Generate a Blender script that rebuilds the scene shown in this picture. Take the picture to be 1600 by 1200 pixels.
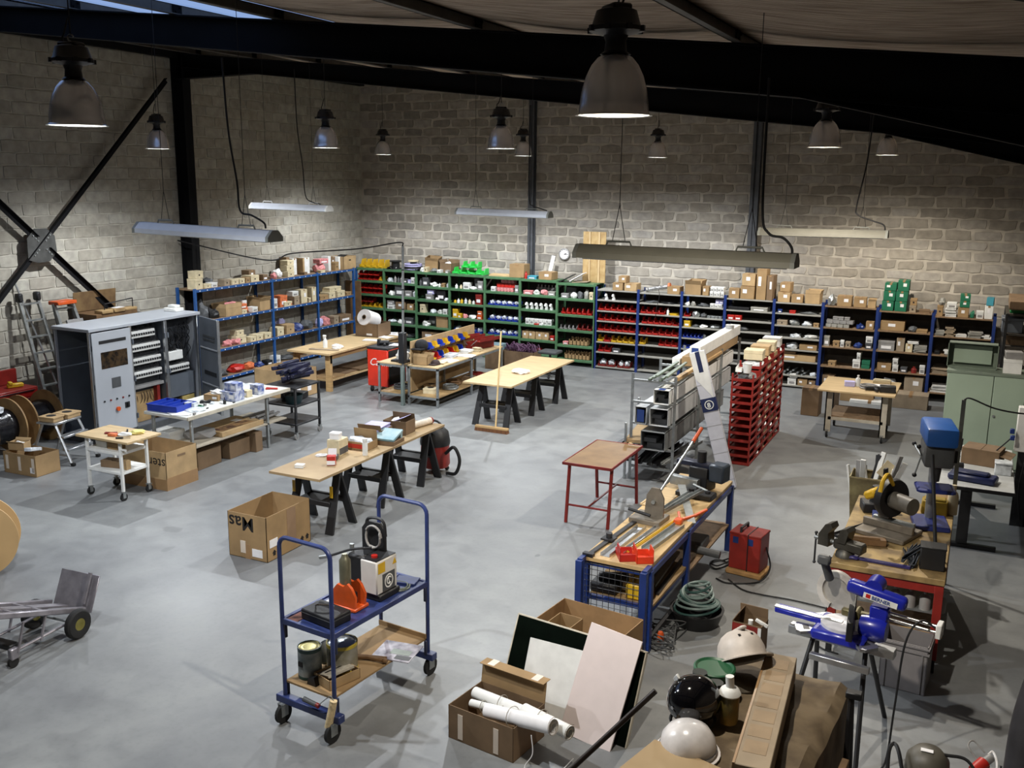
import bpy, bmesh, math, random
from mathutils import Matrix, Vector, Euler
rnd = random.Random(11)
PI = math.pi
def R(a): return math.radians(a)
for o in list(bpy.data.objects): bpy.data.objects.remove(o)
SC = bpy.context.scene
COL = SC.collection
# ------------------------------------------------------------------ camera
HC = 4.1                                       # eye height above the shop floor
FPX = 1515.13
YAW, PIT, ROL = R(-25.887), R(-12.066), R(0.547)
CF = Vector((math.sin(YAW)*math.cos(PIT), math.cos(YAW)*math.cos(PIT), math.sin(PIT)))
_r = Vector((math.cos(YAW), -math.sin(YAW), 0)); _u = _r.cross(CF)
CR = _r*math.cos(ROL) + _u*math.sin(ROL)
CU = -_r*math.sin(ROL) + _u*math.cos(ROL)
cam = bpy.data.cameras.new('camera'); cam.sensor_width = 36; cam.lens = 36*FPX/1600
cam.clip_start = .05; cam.clip_end = 200
camo = bpy.data.objects.new('camera', cam); COL.objects.link(camo)
mw = Matrix((CR, CU, -CF)).transposed().to_4x4(); mw.translation = (0, 0, HC)
camo.matrix_world = mw
SC.camera = camo
def ray(px, py): return CF + CR*((px-800)/FPX) - CU*((py-600)/FPX)
def G(px, py, z=0.0):
    d = ray(px, py); t = (z-HC)/d.z
    return Vector((d.x*t, d.y*t, z))
def GX(px, py, X):
    d = ray(px, py); t = X/d.x
    return Vector((X, d.y*t, HC+d.z*t))
def GY(px, py, Y):
    d = ray(px, py); t = Y/d.y
    return Vector((d.x*t, Y, HC+d.z*t))
def proj(p):
    d = Vector(p)-Vector((0, 0, HC)); z = d.dot(CF)
    return (800+FPX*d.dot(CR)/z, 600-FPX*d.dot(CU)/z, z)
# ------------------------------------------------------------------ world: dusk sky behind the roof lights
W = bpy.data.worlds.new('sky'); SC.world = W; W.use_nodes = True
bg = W.node_tree.nodes['Background']
bg.inputs[0].default_value = (.42, .55, .85, 1); bg.inputs[1].default_value = .85
vs = SC.view_settings
vs.view_transform = 'Standard'; vs.look = 'None'; vs.gamma = 1; vs.use_curve_mapping = False
vs.exposure = 0.0
LAMP_W = 790.0                                   # watts of every lit high-bay lamp
# ------------------------------------------------------------------ materials
MATS = {}
def lin(c): return tuple(((x/255)/12.92 if x/255 <= .04045 else ((x/255+.055)/1.055)**2.4) for x in c)
def mat(key, c, rough=.6, metal=0.0, var=.12, scale=9, bump=0.0, c2=None, coat=0, stretch=None, emit=0, alpha=1, trans=0, spec=.5):
    """procedural Principled material, sRGB colour, blotchy value noise and optional fine bump"""
    if key in MATS: return MATS[key]
    m = bpy.data.materials.new(key); m.use_nodes = True
    nt = m.node_tree; N = nt.nodes; L = nt.links
    b = N['Principled BSDF']
    col = lin(c)
    b.inputs['Roughness'].default_value = rough; b.inputs['Metallic'].default_value = metal
    b.inputs['Specular IOR Level'].default_value = spec
    if coat: b.inputs['Coat Weight'].default_value = coat
    if trans: b.inputs['Transmission Weight'].default_value = trans
    if alpha < 1: b.inputs['Alpha'].default_value = alpha
    if emit:
        b.inputs['Emission Color'].default_value = (*col, 1); b.inputs['Emission Strength'].default_value = emit
    if var or c2 or bump:
        tc = N.new('ShaderNodeTexCoord'); mp = N.new('ShaderNodeMapping'); nz = N.new('ShaderNodeTexNoise')
        L.new(tc.outputs['Object'], mp.inputs[0]); L.new(mp.outputs[0], nz.inputs['Vector'])
        mp.inputs['Scale'].default_value = stretch or (1, 1, 1)
        nz.inputs['Scale'].default_value = scale; nz.inputs['Detail'].default_value = 5
        rp = N.new('ShaderNodeValToRGB'); L.new(nz.outputs[0], rp.inputs[0])
        a = lin(c2) if c2 else tuple(x*(1-var*1.6) for x in col)
        d = col if c2 else tuple(min(1, x*(1+var)) for x in col)
        rp.color_ramp.elements[0].position = .35; rp.color_ramp.elements[1].position = .66
        rp.color_ramp.elements[0].color = (*a, 1); rp.color_ramp.elements[1].color = (*d, 1)
        L.new(rp.outputs[0], b.inputs['Base Color'])
        if bump:
            bp = N.new('ShaderNodeBump'); bp.inputs['Strength'].default_value = bump; bp.inputs['Distance'].default_value = .01
            L.new(nz.outputs[0], bp.inputs['Height']); L.new(bp.outputs[0], b.inputs['Normal'])
    else:
        b.inputs['Base Color'].default_value = (*col, 1)
    MATS[key] = m
    return m
CARD = mat('cardboard', (152, 124, 86), .85, var=.1, scale=4)
CARD2 = mat('cardboard_dark', (120, 97, 72), .85, var=.1, scale=5)
CARDL = mat('cardboard_light', (172, 144, 104), .85, var=.1, scale=5)
CARDG = mat('cardboard_grey', (150, 134, 112), .85, var=.1, scale=5)
TAPE = mat('packing_tape', (150, 118, 82), .35, var=.05)
TAPEW = mat('white_tape', (214, 200, 184), .5, var=.05)
WHITE = mat('white_paint', (222, 222, 218), .5, var=.05)
PAPER = mat('white_paper', (232, 230, 230), .8, var=.04)
PLY = mat('plywood', (190, 164, 122), .55, var=.1, scale=3, stretch=(1, 8, 1))
PLYE = mat('plywood_worn', (176, 146, 100), .6, c2=(138, 112, 76), scale=3.5)
WOOD = mat('pine_wood', (178, 146, 100), .6, var=.12, scale=4, stretch=(1, 1, 8))
WOODD = mat('brown_wood', (112, 84, 54), .7, var=.2, scale=6)
STEEL = mat('galvanised_steel', (160, 164, 164), .4, .7, var=.1, scale=14)
STEELD = mat('dark_steel', (62, 62, 64), .45, .6, var=.15, scale=10)
ALU = mat('aluminium', (186, 188, 190), .32, .85, var=.08, scale=12)
CHROME = mat('chrome', (210, 210, 212), .12, 1, var=0)
BLACK = mat('black_plastic', (26, 26, 28), .5, var=.15)
BLACKG = mat('black_gloss', (10, 10, 13), .08, var=0, coat=.6)
BLACKF = mat('black_fabric', (24, 24, 27), .9, var=.2, scale=20, bump=.3)
RUBBER = mat('black_rubber', (22, 22, 22), .8, var=.1)
CABLE = mat('black_cable', (20, 20, 22), .6, var=0)
GREYP = mat('grey_plastic', (140, 138, 136), .5, var=.06)
DGREY = mat('dark_grey_plastic', (74, 76, 78), .55, var=.1)
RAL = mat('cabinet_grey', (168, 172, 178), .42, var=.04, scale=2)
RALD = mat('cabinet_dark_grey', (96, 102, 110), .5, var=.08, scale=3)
GREEN = mat('green_paint', (74, 112, 78), .45, var=.1, scale=6)
BLUE = mat('blue_paint', (38, 82, 140), .4, var=.1, scale=7)
BLUED = mat('dark_blue_paint', (30, 52, 112), .4, var=.1, scale=7)
TROL = mat('trolley_blue', (44, 57, 106), .38, var=.16, scale=7)
SAWB = mat('saw_blue', (26, 36, 150), .3, var=.05, coat=.3)
RED = mat('red_plastic', (176, 36, 28), .4, var=.08)
REDO = mat('orange_red_plastic', (214, 62, 28), .4, var=.06)
REDD = mat('dark_red_paint', (128, 34, 28), .45, var=.14, scale=8)
REDB = mat('red_paint', (140, 37, 29), .45, var=.1)
YEL = mat('yellow_plastic', (206, 166, 36), .45, var=.06)
ORANGE = mat('orange_paint', (206, 84, 30), .4, var=.1)
BINB = mat('blue_plastic', (30, 58, 160), .4, var=.08)
BRGREEN = mat('bright_green_plastic', (54, 200, 84), .45, var=.06)
BOXGREEN = mat('green_carton', (24, 104, 74), .6, var=.06)
NAVY = mat('navy_plastic', (18, 20, 48), .45, var=.15)
SHELFW = mat('shelf_board_grey', (150, 148, 140), .6, var=.08)
SHELFK = mat('chipboard', (128, 104, 78), .8, var=.15, scale=14)
BACKD = mat('dark_board', (62, 56, 48), .85, var=.12)
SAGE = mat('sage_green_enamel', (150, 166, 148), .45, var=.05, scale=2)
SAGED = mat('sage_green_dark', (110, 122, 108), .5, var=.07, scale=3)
PINK = mat('pink_label', (206, 132, 132), .7, var=.2, scale=25)
ORL = mat('orange_label', (208, 112, 66), .7, var=.2, scale=20)
CREAM = mat('cream_carton', (206, 192, 158), .8, var=.08)
LILAC = mat('lilac_paper', (178, 174, 214), .8, var=.05)
CLEARP = mat('clear_film', (205, 210, 214), .25, var=.15, scale=18)
INK = mat('black_ink', (22, 18, 16), .8, var=0)
INKB = mat('blue_ink', (30, 58, 120), .7, var=0)
# ------------------------------------------------------------------ mesh builder
class MB:
    def __init__(s): s.b = bmesh.new()
    def _t(s, vs_, M):
        if M is not None: bmesh.ops.transform(s.b, matrix=M, verts=vs_)
    def box(s, x0, x1, y0, y1, z0, z1, bev=0.0, M=None, seg=1):
        r = bmesh.ops.create_cube(s.b, size=1)
        v = r['verts']
        for p in v:
            p.co = Vector(((x0+x1)/2+p.co.x*(x1-x0), (y0+y1)/2+p.co.y*(y1-y0), (z0+z1)/2+p.co.z*(z1-z0)))
        if bev:
            ed = list({e for p in v for e in p.link_edges})
            rr = bmesh.ops.bevel(s.b, geom=ed, offset=bev, segments=seg, affect='EDGES', profile=.5)
            v = list({p for f in rr['faces'] for p in f.verts} | {p for p in v if p.is_valid})
        s._t(v, M)
        return s
    def lathe(s, prof, n=20, M=None, a0=0, a1=2*PI, close=True):
        full = abs(a1-a0-2*PI) < 1e-6
        rings = []
        for r, z in prof:
            k = n if full else n+1
            rings.append([s.b.verts.new((r*math.cos(a0+(a1-a0)*i/n), r*math.sin(a0+(a1-a0)*i/n), z)) for i in range(k)] if r > 1e-6 else [s.b.verts.new((0, 0, z))])
        for A, B in zip(rings, rings[1:]):
            m = n
            for i in range(m):
                j = (i+1) % len(A) if full else i+1
                j2 = (i+1) % len(B) if full else i+1
                if len(A) == 1 and len(B) == 1: continue
                if len(A) == 1: s.b.faces.new((A[0], B[j2], B[i]))
                elif len(B) == 1: s.b.faces.new((A[i], A[j], B[0]))
                else: s.b.faces.new((A[i], A[j], B[j2], B[i]))
        vs_ = [v for r in rings for v in r]
        s._t(vs_, M)
        return s
    def cyl(s, p0, p1, r, r2=None, n=12, cap=True):
        p0, p1 = Vector(p0), Vector(p1); d = p1-p0; h = d.length
        if h < 1e-6: return s
        q = Vector((0, 0, 1)).rotation_difference(d).to_matrix().to_4x4()
        r2 = r if r2 is None else r2
        pr = ([(0, 0)] if cap else [])+[(r, 0), (r2, h)]+([(0, h)] if cap else [])
        return s.lathe(pr, n, Matrix.Translation(p0) @ q)
    def tube(s, pts, r, n=8, closed=False):
        pts = [Vector(p) for p in pts]
        rings = []
        up = None
        for i, p in enumerate(pts):
            a = pts[i-1] if i else (pts[-1] if closed else p); b = pts[i+1] if i < len(pts)-1 else (pts[0] if closed else p)
            t = (b-a).normalized()
            if up is None:
                up = t.orthogonal().normalized()
            up = (up-t*up.dot(t)); up = up.normalized() if up.length > 1e-6 else t.orthogonal().normalized()
            w = t.cross(up)
            rings.append([s.b.verts.new(p+up*(r*math.cos(2*PI*k/n))+w*(r*math.sin(2*PI*k/n))) for k in range(n)])
        pr = list(zip(rings, rings[1:]))+([(rings[-1], rings[0])] if closed else [])
        for A, B in pr:
            for k in range(n): s.b.faces.new((A[k], A[(k+1) % n], B[(k+1) % n], B[k]))
        if not closed:
            s.b.faces.new(rings[0][::-1]); s.b.faces.new(rings[-1])
        return s
    def prism(s, poly, z0, z1, M=None):
        A = [s.b.verts.new((x, y, z0)) for x, y in poly]; B = [s.b.verts.new((x, y, z1)) for x, y in poly]
        s.b.faces.new(A[::-1]); s.b.faces.new(B)
        for i in range(len(poly)):
            j = (i+1) % len(poly); s.b.faces.new((A[i], A[j], B[j], B[i]))
        s._t(A+B, M)
        return s
    def sphere(s, c, r, sc=(1, 1, 1), u=16, v=10, M=None):
        rr = bmesh.ops.create_uvsphere(s.b, u_segments=u, v_segments=v, radius=r)
        for p in rr['verts']: p.co = Vector((c[0]+p.co.x*sc[0], c[1]+p.co.y*sc[1], c[2]+p.co.z*sc[2]))
        s._t(rr['verts'], M)
        return s
    def poly(s, pts):
        s.b.faces.new([s.b.verts.new(p) for p in pts]); return s
    def sheet(s, pts, th):
        """quad given by 4 corners thickened by th along its normal"""
        p = [Vector(q) for q in pts]; n = (p[1]-p[0]).cross(p[3]-p[0]).normalized()*th
        A = [s.b.verts.new(q) for q in p]; B = [s.b.verts.new(q+n) for q in p]
        s.b.faces.new(A[::-1]); s.b.faces.new(B)
        for i in range(4):
            j = (i+1) % 4; s.b.faces.new((A[i], A[j], B[j], B[i]))
        return s
    def mesh(s, name, m, smooth=True):
        bmesh.ops.recalc_face_normals(s.b, faces=s.b.faces)
        me = bpy.data.meshes.new(name); s.b.to_mesh(me); s.b.free()
        if smooth:
            me.polygons.foreach_set('use_smooth', [True]*len(me.polygons)); me.set_sharp_from_angle(angle=R(38))
        if m is not None: me.materials.append(m)
        return me
def TR(x=0, y=0, z=0, rx=0, ry=0, rz=0): return Matrix.Translation((x, y, z)) @ Euler((rx, ry, rz)).to_matrix().to_4x4()
def link(name, me, parent=None, loc=(0, 0, 0), rot=(0, 0, 0)):
    o = bpy.data.objects.new(name, me); COL.objects.link(o)
    if parent is not None: o.parent = parent
    o.location = loc; o.rotation_euler = rot
    return o
def tag(o, label, cat=None, group=None):
    o['label'] = label
    if cat: o['category'] = cat
    if group: o['group'] = group
    return o
def T(name, label, cat, loc, rz=0, group=None):
    """a thing: an Empty at its base"""
    o = bpy.data.objects.new(name, None); COL.objects.link(o); o.empty_display_size = .1
    o.location = loc; o.rotation_euler = (0, 0, rz)
    return tag(o, label, cat, group)
def P(parent, name, mb, m, label=None, loc=(0, 0, 0), rot=(0, 0, 0)):
    """a part"""
    me = mb.mesh(name, m) if isinstance(mb, MB) else mb
    o = link(name, me, parent, loc, rot)
    if label: o['label'] = label
    return o
def S(name, label, cat, mb, m, loc=(0, 0, 0), rz=0, group=None):
    """a thing of one mesh"""
    me = mb.mesh(name, m) if isinstance(mb, MB) else mb
    return tag(link(name, me, None, loc, (0, 0, rz)), label, cat, group)
def ST(name, mb, m, parent=None, kind='structure'):
    me = mb.mesh(name, m) if isinstance(mb, MB) else mb
    o = link(name, me, parent)
    if parent is None or kind == 'stuff': o['kind'] = kind
    return o
def copy_tree(o, parent=None):
    c = o.copy(); COL.objects.link(c); c.parent = parent
    for ch in o.children: copy_tree(ch, c)
    return c
def text_mesh(s, size, m, font_shear=0.0, bold=0.0, ext=.0012):
    cu = bpy.data.curves.new('lettering', 'FONT'); cu.body = s; cu.size = size; cu.extrude = ext; cu.shear = font_shear; cu.offset = bold
    cu.resolution_u = 3
    o = bpy.data.objects.new('lettering', cu); COL.objects.link(o)
    dg = bpy.context.evaluated_depsgraph_get(); me = bpy.data.meshes.new_from_object(o.evaluated_get(dg))
    bpy.data.objects.remove(o); me.materials.clear(); me.materials.append(m)
    return me
def arc(c, r, a0, a1, n, plane='xz'):
    out = []
    for i in range(n+1):
        a = a0+(a1-a0)*i/n; u, v = r*math.cos(a), r*math.sin(a)
        out.append((c[0]+u, c[1], c[2]+v) if plane == 'xz' else (c[0], c[1]+u, c[2]+v) if plane == 'yz' else (c[0]+u, c[1]+v, c[2]))
    return out
def spline(pts, n=8):
    """Catmull-Rom through points"""
    P_ = [Vector(p) for p in pts]; P_ = [P_[0]*2-P_[1]]+P_+[P_[-1]*2-P_[-2]]
    out = []
    for i in range(1, len(P_)-2):
        a, b, c, d = P_[i-1:i+3]
        for k in range(n):
            t = k/n
            out.append(.5*((2*b)+(c-a)*t+(2*a-5*b+4*c-d)*t*t+(3*b-a-3*c+d)*t**3))
    out.append(P_[-2]); return out
# ================================================================== STRUCTURE
XL, XR, YB, YN = -14.02, .93, 20.3, -4.0
def zraf(x): return 5.85-.1065*(x+12.07)         # underside of the rafters
def ztop(x): return 5.33-.0955*(x+3.91)          # top flange of the rafters
def zroof(x): return ztop(x)+.11                 # underside of the roof lining
# ---- floor
def floor_mat():
    m = bpy.data.materials.new('power_floated_concrete'); m.use_nodes = True
    nt = m.node_tree; N = nt.nodes; L = nt.links; b = N['Principled BSDF']
    tc = N.new('ShaderNodeTexCoord')
    def noise(s, d, w=0):
        n = N.new('ShaderNodeTexNoise'); n.inputs['Scale'].default_value = s; n.inputs['Detail'].default_value = d
        n.inputs['Distortion'].default_value = w; L.new(tc.outputs['Object'], n.inputs['Vector']); return n
    a = noise(.45, 6, .6); c = noise(3.4, 9, .5); d = noise(22, 5)
    r1 = N.new('ShaderNodeValToRGB'); L.new(a.outputs[0], r1.inputs[0])
    r1.color_ramp.elements[0].position = .32; r1.color_ramp.elements[1].position = .68
    r1.color_ramp.elements[0].color = (*lin((112, 114, 116)), 1); r1.color_ramp.elements[1].color = (*lin((136, 138, 137)), 1)
    r2 = N.new('ShaderNodeValToRGB'); L.new(c.outputs[0], r2.inputs[0])
    r2.color_ramp.elements[0].position = .3; r2.color_ramp.elements[1].position = .62
    r2.color_ramp.elements[0].color = (.83, .83, .845, 1); r2.color_ramp.elements[1].color = (1.04, 1.04, 1.04, 1)
    r3 = N.new('ShaderNodeValToRGB'); L.new(d.outputs[0], r3.inputs[0])
    r3.color_ramp.elements[0].position = .25; r3.color_ramp.elements[1].position = .5
    r3.color_ramp.elements[0].color = (.86, .86, .86, 1); r3.color_ramp.elements[1].color = (1, 1, 1, 1)
    m1 = N.new('ShaderNodeMixRGB'); m1.blend_type = 'MULTIPLY'; m1.inputs[0].default_value = 1
    L.new(r1.outputs[0], m1.inputs[1]); L.new(r2.outputs[0], m1.inputs[2])
    m2 = N.new('ShaderNodeMixRGB'); m2.blend_type = 'MULTIPLY'; m2.inputs[0].default_value = .6
    L.new(m1.outputs[0], m2.inputs[1]); L.new(r3.outputs[0], m2.inputs[2])
    # a few oil stains with their own outline
    prev = m2.outputs[0]
    ge = N.new('ShaderNodeNewGeometry')
    for (x, y, rx, ry, k) in [(G(269, 827).x, G(269, 827).y, .14, .10, .45), (G(262, 858).x, G(262, 858).y, .05, .1, .3), (G(1553, 900).x, G(1553, 900).y, .09, .35, .5), (G(840, 868).x, G(840, 868).y, .03, .05, .5)]:
        mp = N.new('ShaderNodeMapping'); mp.vector_type = 'TEXTURE'; mp.inputs['Location'].default_value = (x, y, 0); mp.inputs['Scale'].default_value = (rx, ry, 1)
        L.new(ge.outputs['Position'], mp.inputs[0])
        ad = N.new('ShaderNodeVectorMath'); ad.operation = 'ADD'; L.new(mp.outputs[0], ad.inputs[0])
        sc = N.new('ShaderNodeVectorMath'); sc.operation = 'SCALE'; sc.inputs[3].default_value = .9
        wn = noise(9, 2); L.new(wn.outputs['Color'], sc.inputs[0]); L.new(sc.outputs[0], ad.inputs[1])
        sb = N.new('ShaderNodeVectorMath'); sb.operation = 'SUBTRACT'; sb.inputs[1].default_value = (.45, .45, .45); L.new(ad.outputs[0], sb.inputs[0])
        le = N.new('ShaderNodeVectorMath'); le.operation = 'LENGTH'; L.new(sb.outputs[0], le.inputs[0])
        mr = N.new('ShaderNodeMapRange'); mr.inputs[1].default_value = .75; mr.inputs[2].default_value = 1.05; mr.inputs[3].default_value = k; mr.inputs[4].default_value = 0
        L.new(le.outputs['Value'], mr.inputs[0])
        mx = N.new('ShaderNodeMixRGB'); L.new(mr.outputs[0], mx.inputs[0]); L.new(prev, mx.inputs[1]); mx.inputs[2].default_value = (*lin((78, 80, 82)), 1)
        prev = mx.outputs[0]
    L.new(prev, b.inputs['Base Color'])
    rr = N.new('ShaderNodeMapRange'); rr.inputs[3].default_value = .32; rr.inputs[4].default_value = .55
    L.new(c.outputs[0], rr.inputs[0]); L.new(rr.outputs[0], b.inputs['Roughness'])
    b.inputs['Specular IOR Level'].default_value = .35
    return m
floor = ST('floor', MB().box(XL-.2, XR+.2, YN-.2, YB+.2, -.2, 0), floor_mat())
floor['label'] = 'smooth grey power-floated concrete floor'
# ---- block walls: a mortar slab with real blocks standing proud of it
def block_mat(key, dark, light, warm):
    m = bpy.data.materials.new(key); m.use_nodes = True
    nt = m.node_tree; N = nt.nodes; L = nt.links; b = N['Principled BSDF']
    at = N.new('ShaderNodeAttribute'); at.attribute_name = 'tint'
    rp = N.new('ShaderNodeValToRGB'); L.new(at.outputs['Fac'], rp.inputs[0])
    rp.color_ramp.elements[0].color = (*lin(dark), 1); rp.color_ramp.elements[1].color = (*lin(light), 1)
    e = rp.color_ramp.elements.new(.5); e.color = (*lin(warm), 1)
    tc = N.new('ShaderNodeNewGeometry'); nz = N.new('ShaderNodeTexNoise'); nz.inputs['Scale'].default_value = 7; nz.inputs['Detail'].default_value = 8
    L.new(tc.outputs['Position'], nz.inputs['Vector'])
    r2 = N.new('ShaderNodeValToRGB'); L.new(nz.outputs[0], r2.inputs[0]); r2.color_ramp.elements[0].position = .3; r2.color_ramp.elements[1].position = .7
    r2.color_ramp.elements[0].color = (.78, .78, .78, 1); r2.color_ramp.elements[1].color = (1.12, 1.12, 1.1, 1)
    mx = N.new('ShaderNodeMixRGB'); mx.blend_type = 'MULTIPLY'; mx.inputs[0].default_value = 1
    L.new(rp.outputs[0], mx.inputs[1]); L.new(r2.outputs[0], mx.inputs[2]); L.new(mx.outputs[0], b.inputs['Base Color'])
    n2 = N.new('ShaderNodeTexNoise'); n2.inputs['Scale'].default_value = 90; L.new(tc.outputs['Position'], n2.inputs['Vector'])
    bp = N.new('ShaderNodeBump'); bp.inputs['Strength'].default_value = .5; bp.inputs['Distance'].default_value = .006
    L.new(n2.outputs[0], bp.inputs['Height']); L.new(bp.outputs[0], b.inputs['Normal'])
    b.inputs['Roughness'].default_value = .95; b.inputs['Specular IOR Level'].default_value = .1
    return m
MORT = mat('mortar', (176, 169, 157), .95, var=.12, scale=5, bump=.4, spec=.1)
MORTL = mat('mortar_left', (172, 167, 155), .95, var=.12, scale=5, bump=.4, spec=.1)
BLKB = block_mat('concrete_block_back', (136, 131, 124), (164, 159, 152), (150, 143, 132))
BLKL = block_mat('concrete_block_left', (148, 144, 135), (166, 162, 152), (156, 150, 138))
def block_shape(w, h, jit, r_):
    """outline of one rough block, counter-clockwise, centred"""
    pts = []
    for (x, y) in ((-1, -1), (-.33, -1), (.33, -1), (1, -1), (1, 0), (1, 1), (.33, 1), (-.33, 1), (-1, 1), (-1, 0)):
        cx = (abs(x) == 1 and abs(y) == 1)
        pts.append((x*(w/2-(.008 if cx else 0))+r_.uniform(-jit, jit), y*(h/2-(.006 if cx else 0))+r_.uniform(-jit, jit)))
    return pts
def block_wall(wall, vertical_axis_map, u0, u1, ztop, w, h, jit, m, mname, seen, rot):
    """vertical_axis_map(u, z, d) -> world; blocks proud by d; 300 largest as objects, the rest one mesh"""
    rr = random.Random(5)
    variants = []
    for k in range(10):
        pts = block_shape(w, h, jit, rr); n = len(pts)
        V = [(x, 0, y) for x, y in pts]+[(x*.985, -.009-rr.uniform(0, .004), y*.96) for x, y in pts]
        F = [tuple(range(n, 2*n))]+[(i, (i+1) % n, n+(i+1) % n, n+i) for i in range(n)]
        t = rr.random()
        me = bpy.data.meshes.new('block'); me.from_pydata(V, [], F); me.materials.append(m)
        a = me.attributes.new('tint', 'FLOAT', 'POINT'); a.data.foreach_set('value', [t]*len(V)); me.update()
        variants.append((me, V, F))
    cells = []
    nc = int(6.6/.2)
    for r_ in range(nc):
        z = r_*.2+.1; off = .25*(r_ % 2)+rr.uniform(-.04, .04)
        u = u0-.5+off
        while u < u1+.25:
            uc = u+.25
            if u0+.2 < uc < u1-.2 and z+.1 < ztop(uc):
                p = vertical_axis_map(uc, z, 0); q = proj(p)
                vis = seen(p) and -20 < q[0] < 1620 and -20 < q[1] < 1220 and q[2] > 0
                cells.append((0 if vis else 1, q[2], p))
            u += .5
    cells.sort(key=lambda c: (c[0], c[1]))
    for c in cells[:300]:
        me = variants[rr.randrange(10)][0]
        o = link('block', me, wall, c[2], (0, 0, rot))
    V, F, tv = [], [], []
    cr, sr = math.cos(rot), math.sin(rot)
    for c in cells[300:]:
        me, v, f = variants[rr.randrange(10)]; b0 = len(V); p = c[2]; t = rr.random()
        V += [(p[0]+x*cr-y*sr, p[1]+x*sr+y*cr, p[2]+z) for x, y, z in v]; F += [tuple(i+b0 for i in q) for q in f]; tv += [t]*len(v)
    me = bpy.data.meshes.new('blockwork'); me.from_pydata(V, [], F); me.materials.append(m)
    a = me.attributes.new('tint', 'FLOAT', 'POINT'); a.data.foreach_set('value', tv); me.update()
    o = link('blockwork', me, wall); o['kind'] = 'stuff'
wb = ST('wall_back', MB().prism([(XL-.2, 0), (XR+.2, 0), (XR+.2, zroof(XR)), (XL-.2, zroof(XL))], 0, .2, Matrix.Translation((0, YB+.2, 0)) @ Euler((PI/2, 0, 0)).to_matrix().to_4x4()), MORT)
wb['label'] = 'grey concrete block wall behind the long shelving runs'
block_wall(wb, lambda u, z, d: Vector((u, YB, z)), XL, XR, lambda u: zroof(u)-.05, .455, .163, .016, BLKB, 'b', lambda p: p.z > 1.6, 0)
wl = ST('wall_left', MB().box(XL-.2, XL, YN, YB, 0, 6.65), MORTL)
wl['label'] = 'grey concrete block wall with the steel cross brace'
block_wall(wl, lambda u, z, d: Vector((XL, u, z)), YN, YB, lambda u: 6.5, .488, .184, .006, BLKL, 'l', lambda p: p.y > 9.5, PI/2)
CLAD = mat('dark_cladding', (70, 62, 54), .8, var=.15, scale=2)
ST('wall_right', MB().box(XR, XR+.15, YN, YB, 0, zroof(XR)+.2), CLAD)['label'] = 'dark right-hand wall close beside the viewer'
ST('wall_front', MB().prism([(XL-.2, 0), (XR+.2, 0), (XR+.2, zroof(XR)), (XL-.2, zroof(XL))], 0, .2, Matrix.Translation((0, YN, 0)) @ Euler((PI/2, 0, 0)).to_matrix().to_4x4()), CLAD)['label'] = 'wall behind the viewer'
# ---- roof: lining sheets between purlins, roof lights, purlins, portal frames
def lining_mat():
    m = bpy.data.materials.new('netted_roof_lining'); m.use_nodes = True
    nt = m.node_tree; N = nt.nodes; L = nt.links; b = N['Principled BSDF']
    ge = N.new('ShaderNodeNewGeometry')
    mp = N.new('ShaderNodeMapping'); mp.inputs['Scale'].default_value = (1.2, 14, 1); L.new(ge.outputs['Position'], mp.inputs[0])
    nz = N.new('ShaderNodeTexNoise'); nz.inputs['Scale'].default_value = 2; nz.inputs['Detail'].default_value = 7; L.new(mp.outputs[0], nz.inputs['Vector'])
    rp = N.new('ShaderNodeValToRGB'); L.new(nz.outputs[0], rp.inputs[0])
    rp.color_ramp.elements[0].position = .33; rp.color_ramp.elements[1].position = .62
    rp.color_ramp.elements[0].color = (*lin((146, 124, 104)), 1); rp.color_ramp.elements[1].color = (*lin((208, 190, 170)), 1)
    wv = N.new('ShaderNodeTexWave'); wv.wave_type = 'BANDS'; wv.bands_direction = 'Y'; wv.inputs['Scale'].default_value = 9; wv.inputs['Distortion'].default_value = 1.2
    L.new(ge.outputs['Position'], wv.inputs['Vector'])
    bp = N.new('ShaderNodeBump'); bp.inputs['Strength'].default_value = .7; bp.inputs['Distance'].default_value = .03
    ad = N.new('ShaderNodeMath'); ad.operation = 'ADD'; L.new(nz.outputs[0], ad.inputs[0]); L.new(wv.outputs['Fac'], ad.inputs[1])
    L.new(ad.outputs[0], bp.inputs['Height']); L.new(bp.outputs[0], b.inputs['Normal'])
    L.new(rp.outputs[0], b.inputs['Base Color']); b.inputs['Roughness'].default_value = .75
    return m
LINING = lining_mat()
BEAM = mat('dark_steel_beam', (20, 20, 22), .75, var=.12, scale=3, spec=.12)
purl = [-13.4, -12.1, -10.7, -9.25, -7.78, -6.46, -4.26, -1.95, .3]
ceil_ = MB()
def rsheet(mb, x0, x1, y0, y1, sag=.05, nx=8, ny=12):
    g = []
    for i in range(nx+1):
        x = x0+(x1-x0)*i/nx; row = []
        for j in range(ny+1):
            y = y0+(y1-y0)*j/ny
            s_ = sag*math.sin(PI*i/nx)*(.75+.25*math.sin(y*2.1+x))
            row.append(mb.b.verts.new((x, y, zroof(x)-s_)))
        g.append(row)
    for i in range(nx):
        for j in range(ny): mb.b.faces.new((g[i][j], g[i+1][j], g[i+1][j+1], g[i][j+1]))
ys = [YN, 8.0, YB]
light_bays = [(-10.7, -9.25), (-9.25, -7.78), (-7.78, -6.46)]
edges = [XL]+purl+[XR]
for x0, x1 in zip(edges, edges[1:]):
    if (x0, x1) in light_bays:
        rsheet(ceil_, x0, x1, 9.5, YB)
        rsheet(ceil_, x0, x1, YN, 4.5, ny=10)
    else:
        rsheet(ceil_, x0, x1, YN, YB, .07, ny=40)
cl = ST('ceiling', ceil_, LINING); cl['label'] = 'brown netted insulation lining under the sloping roof'
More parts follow.
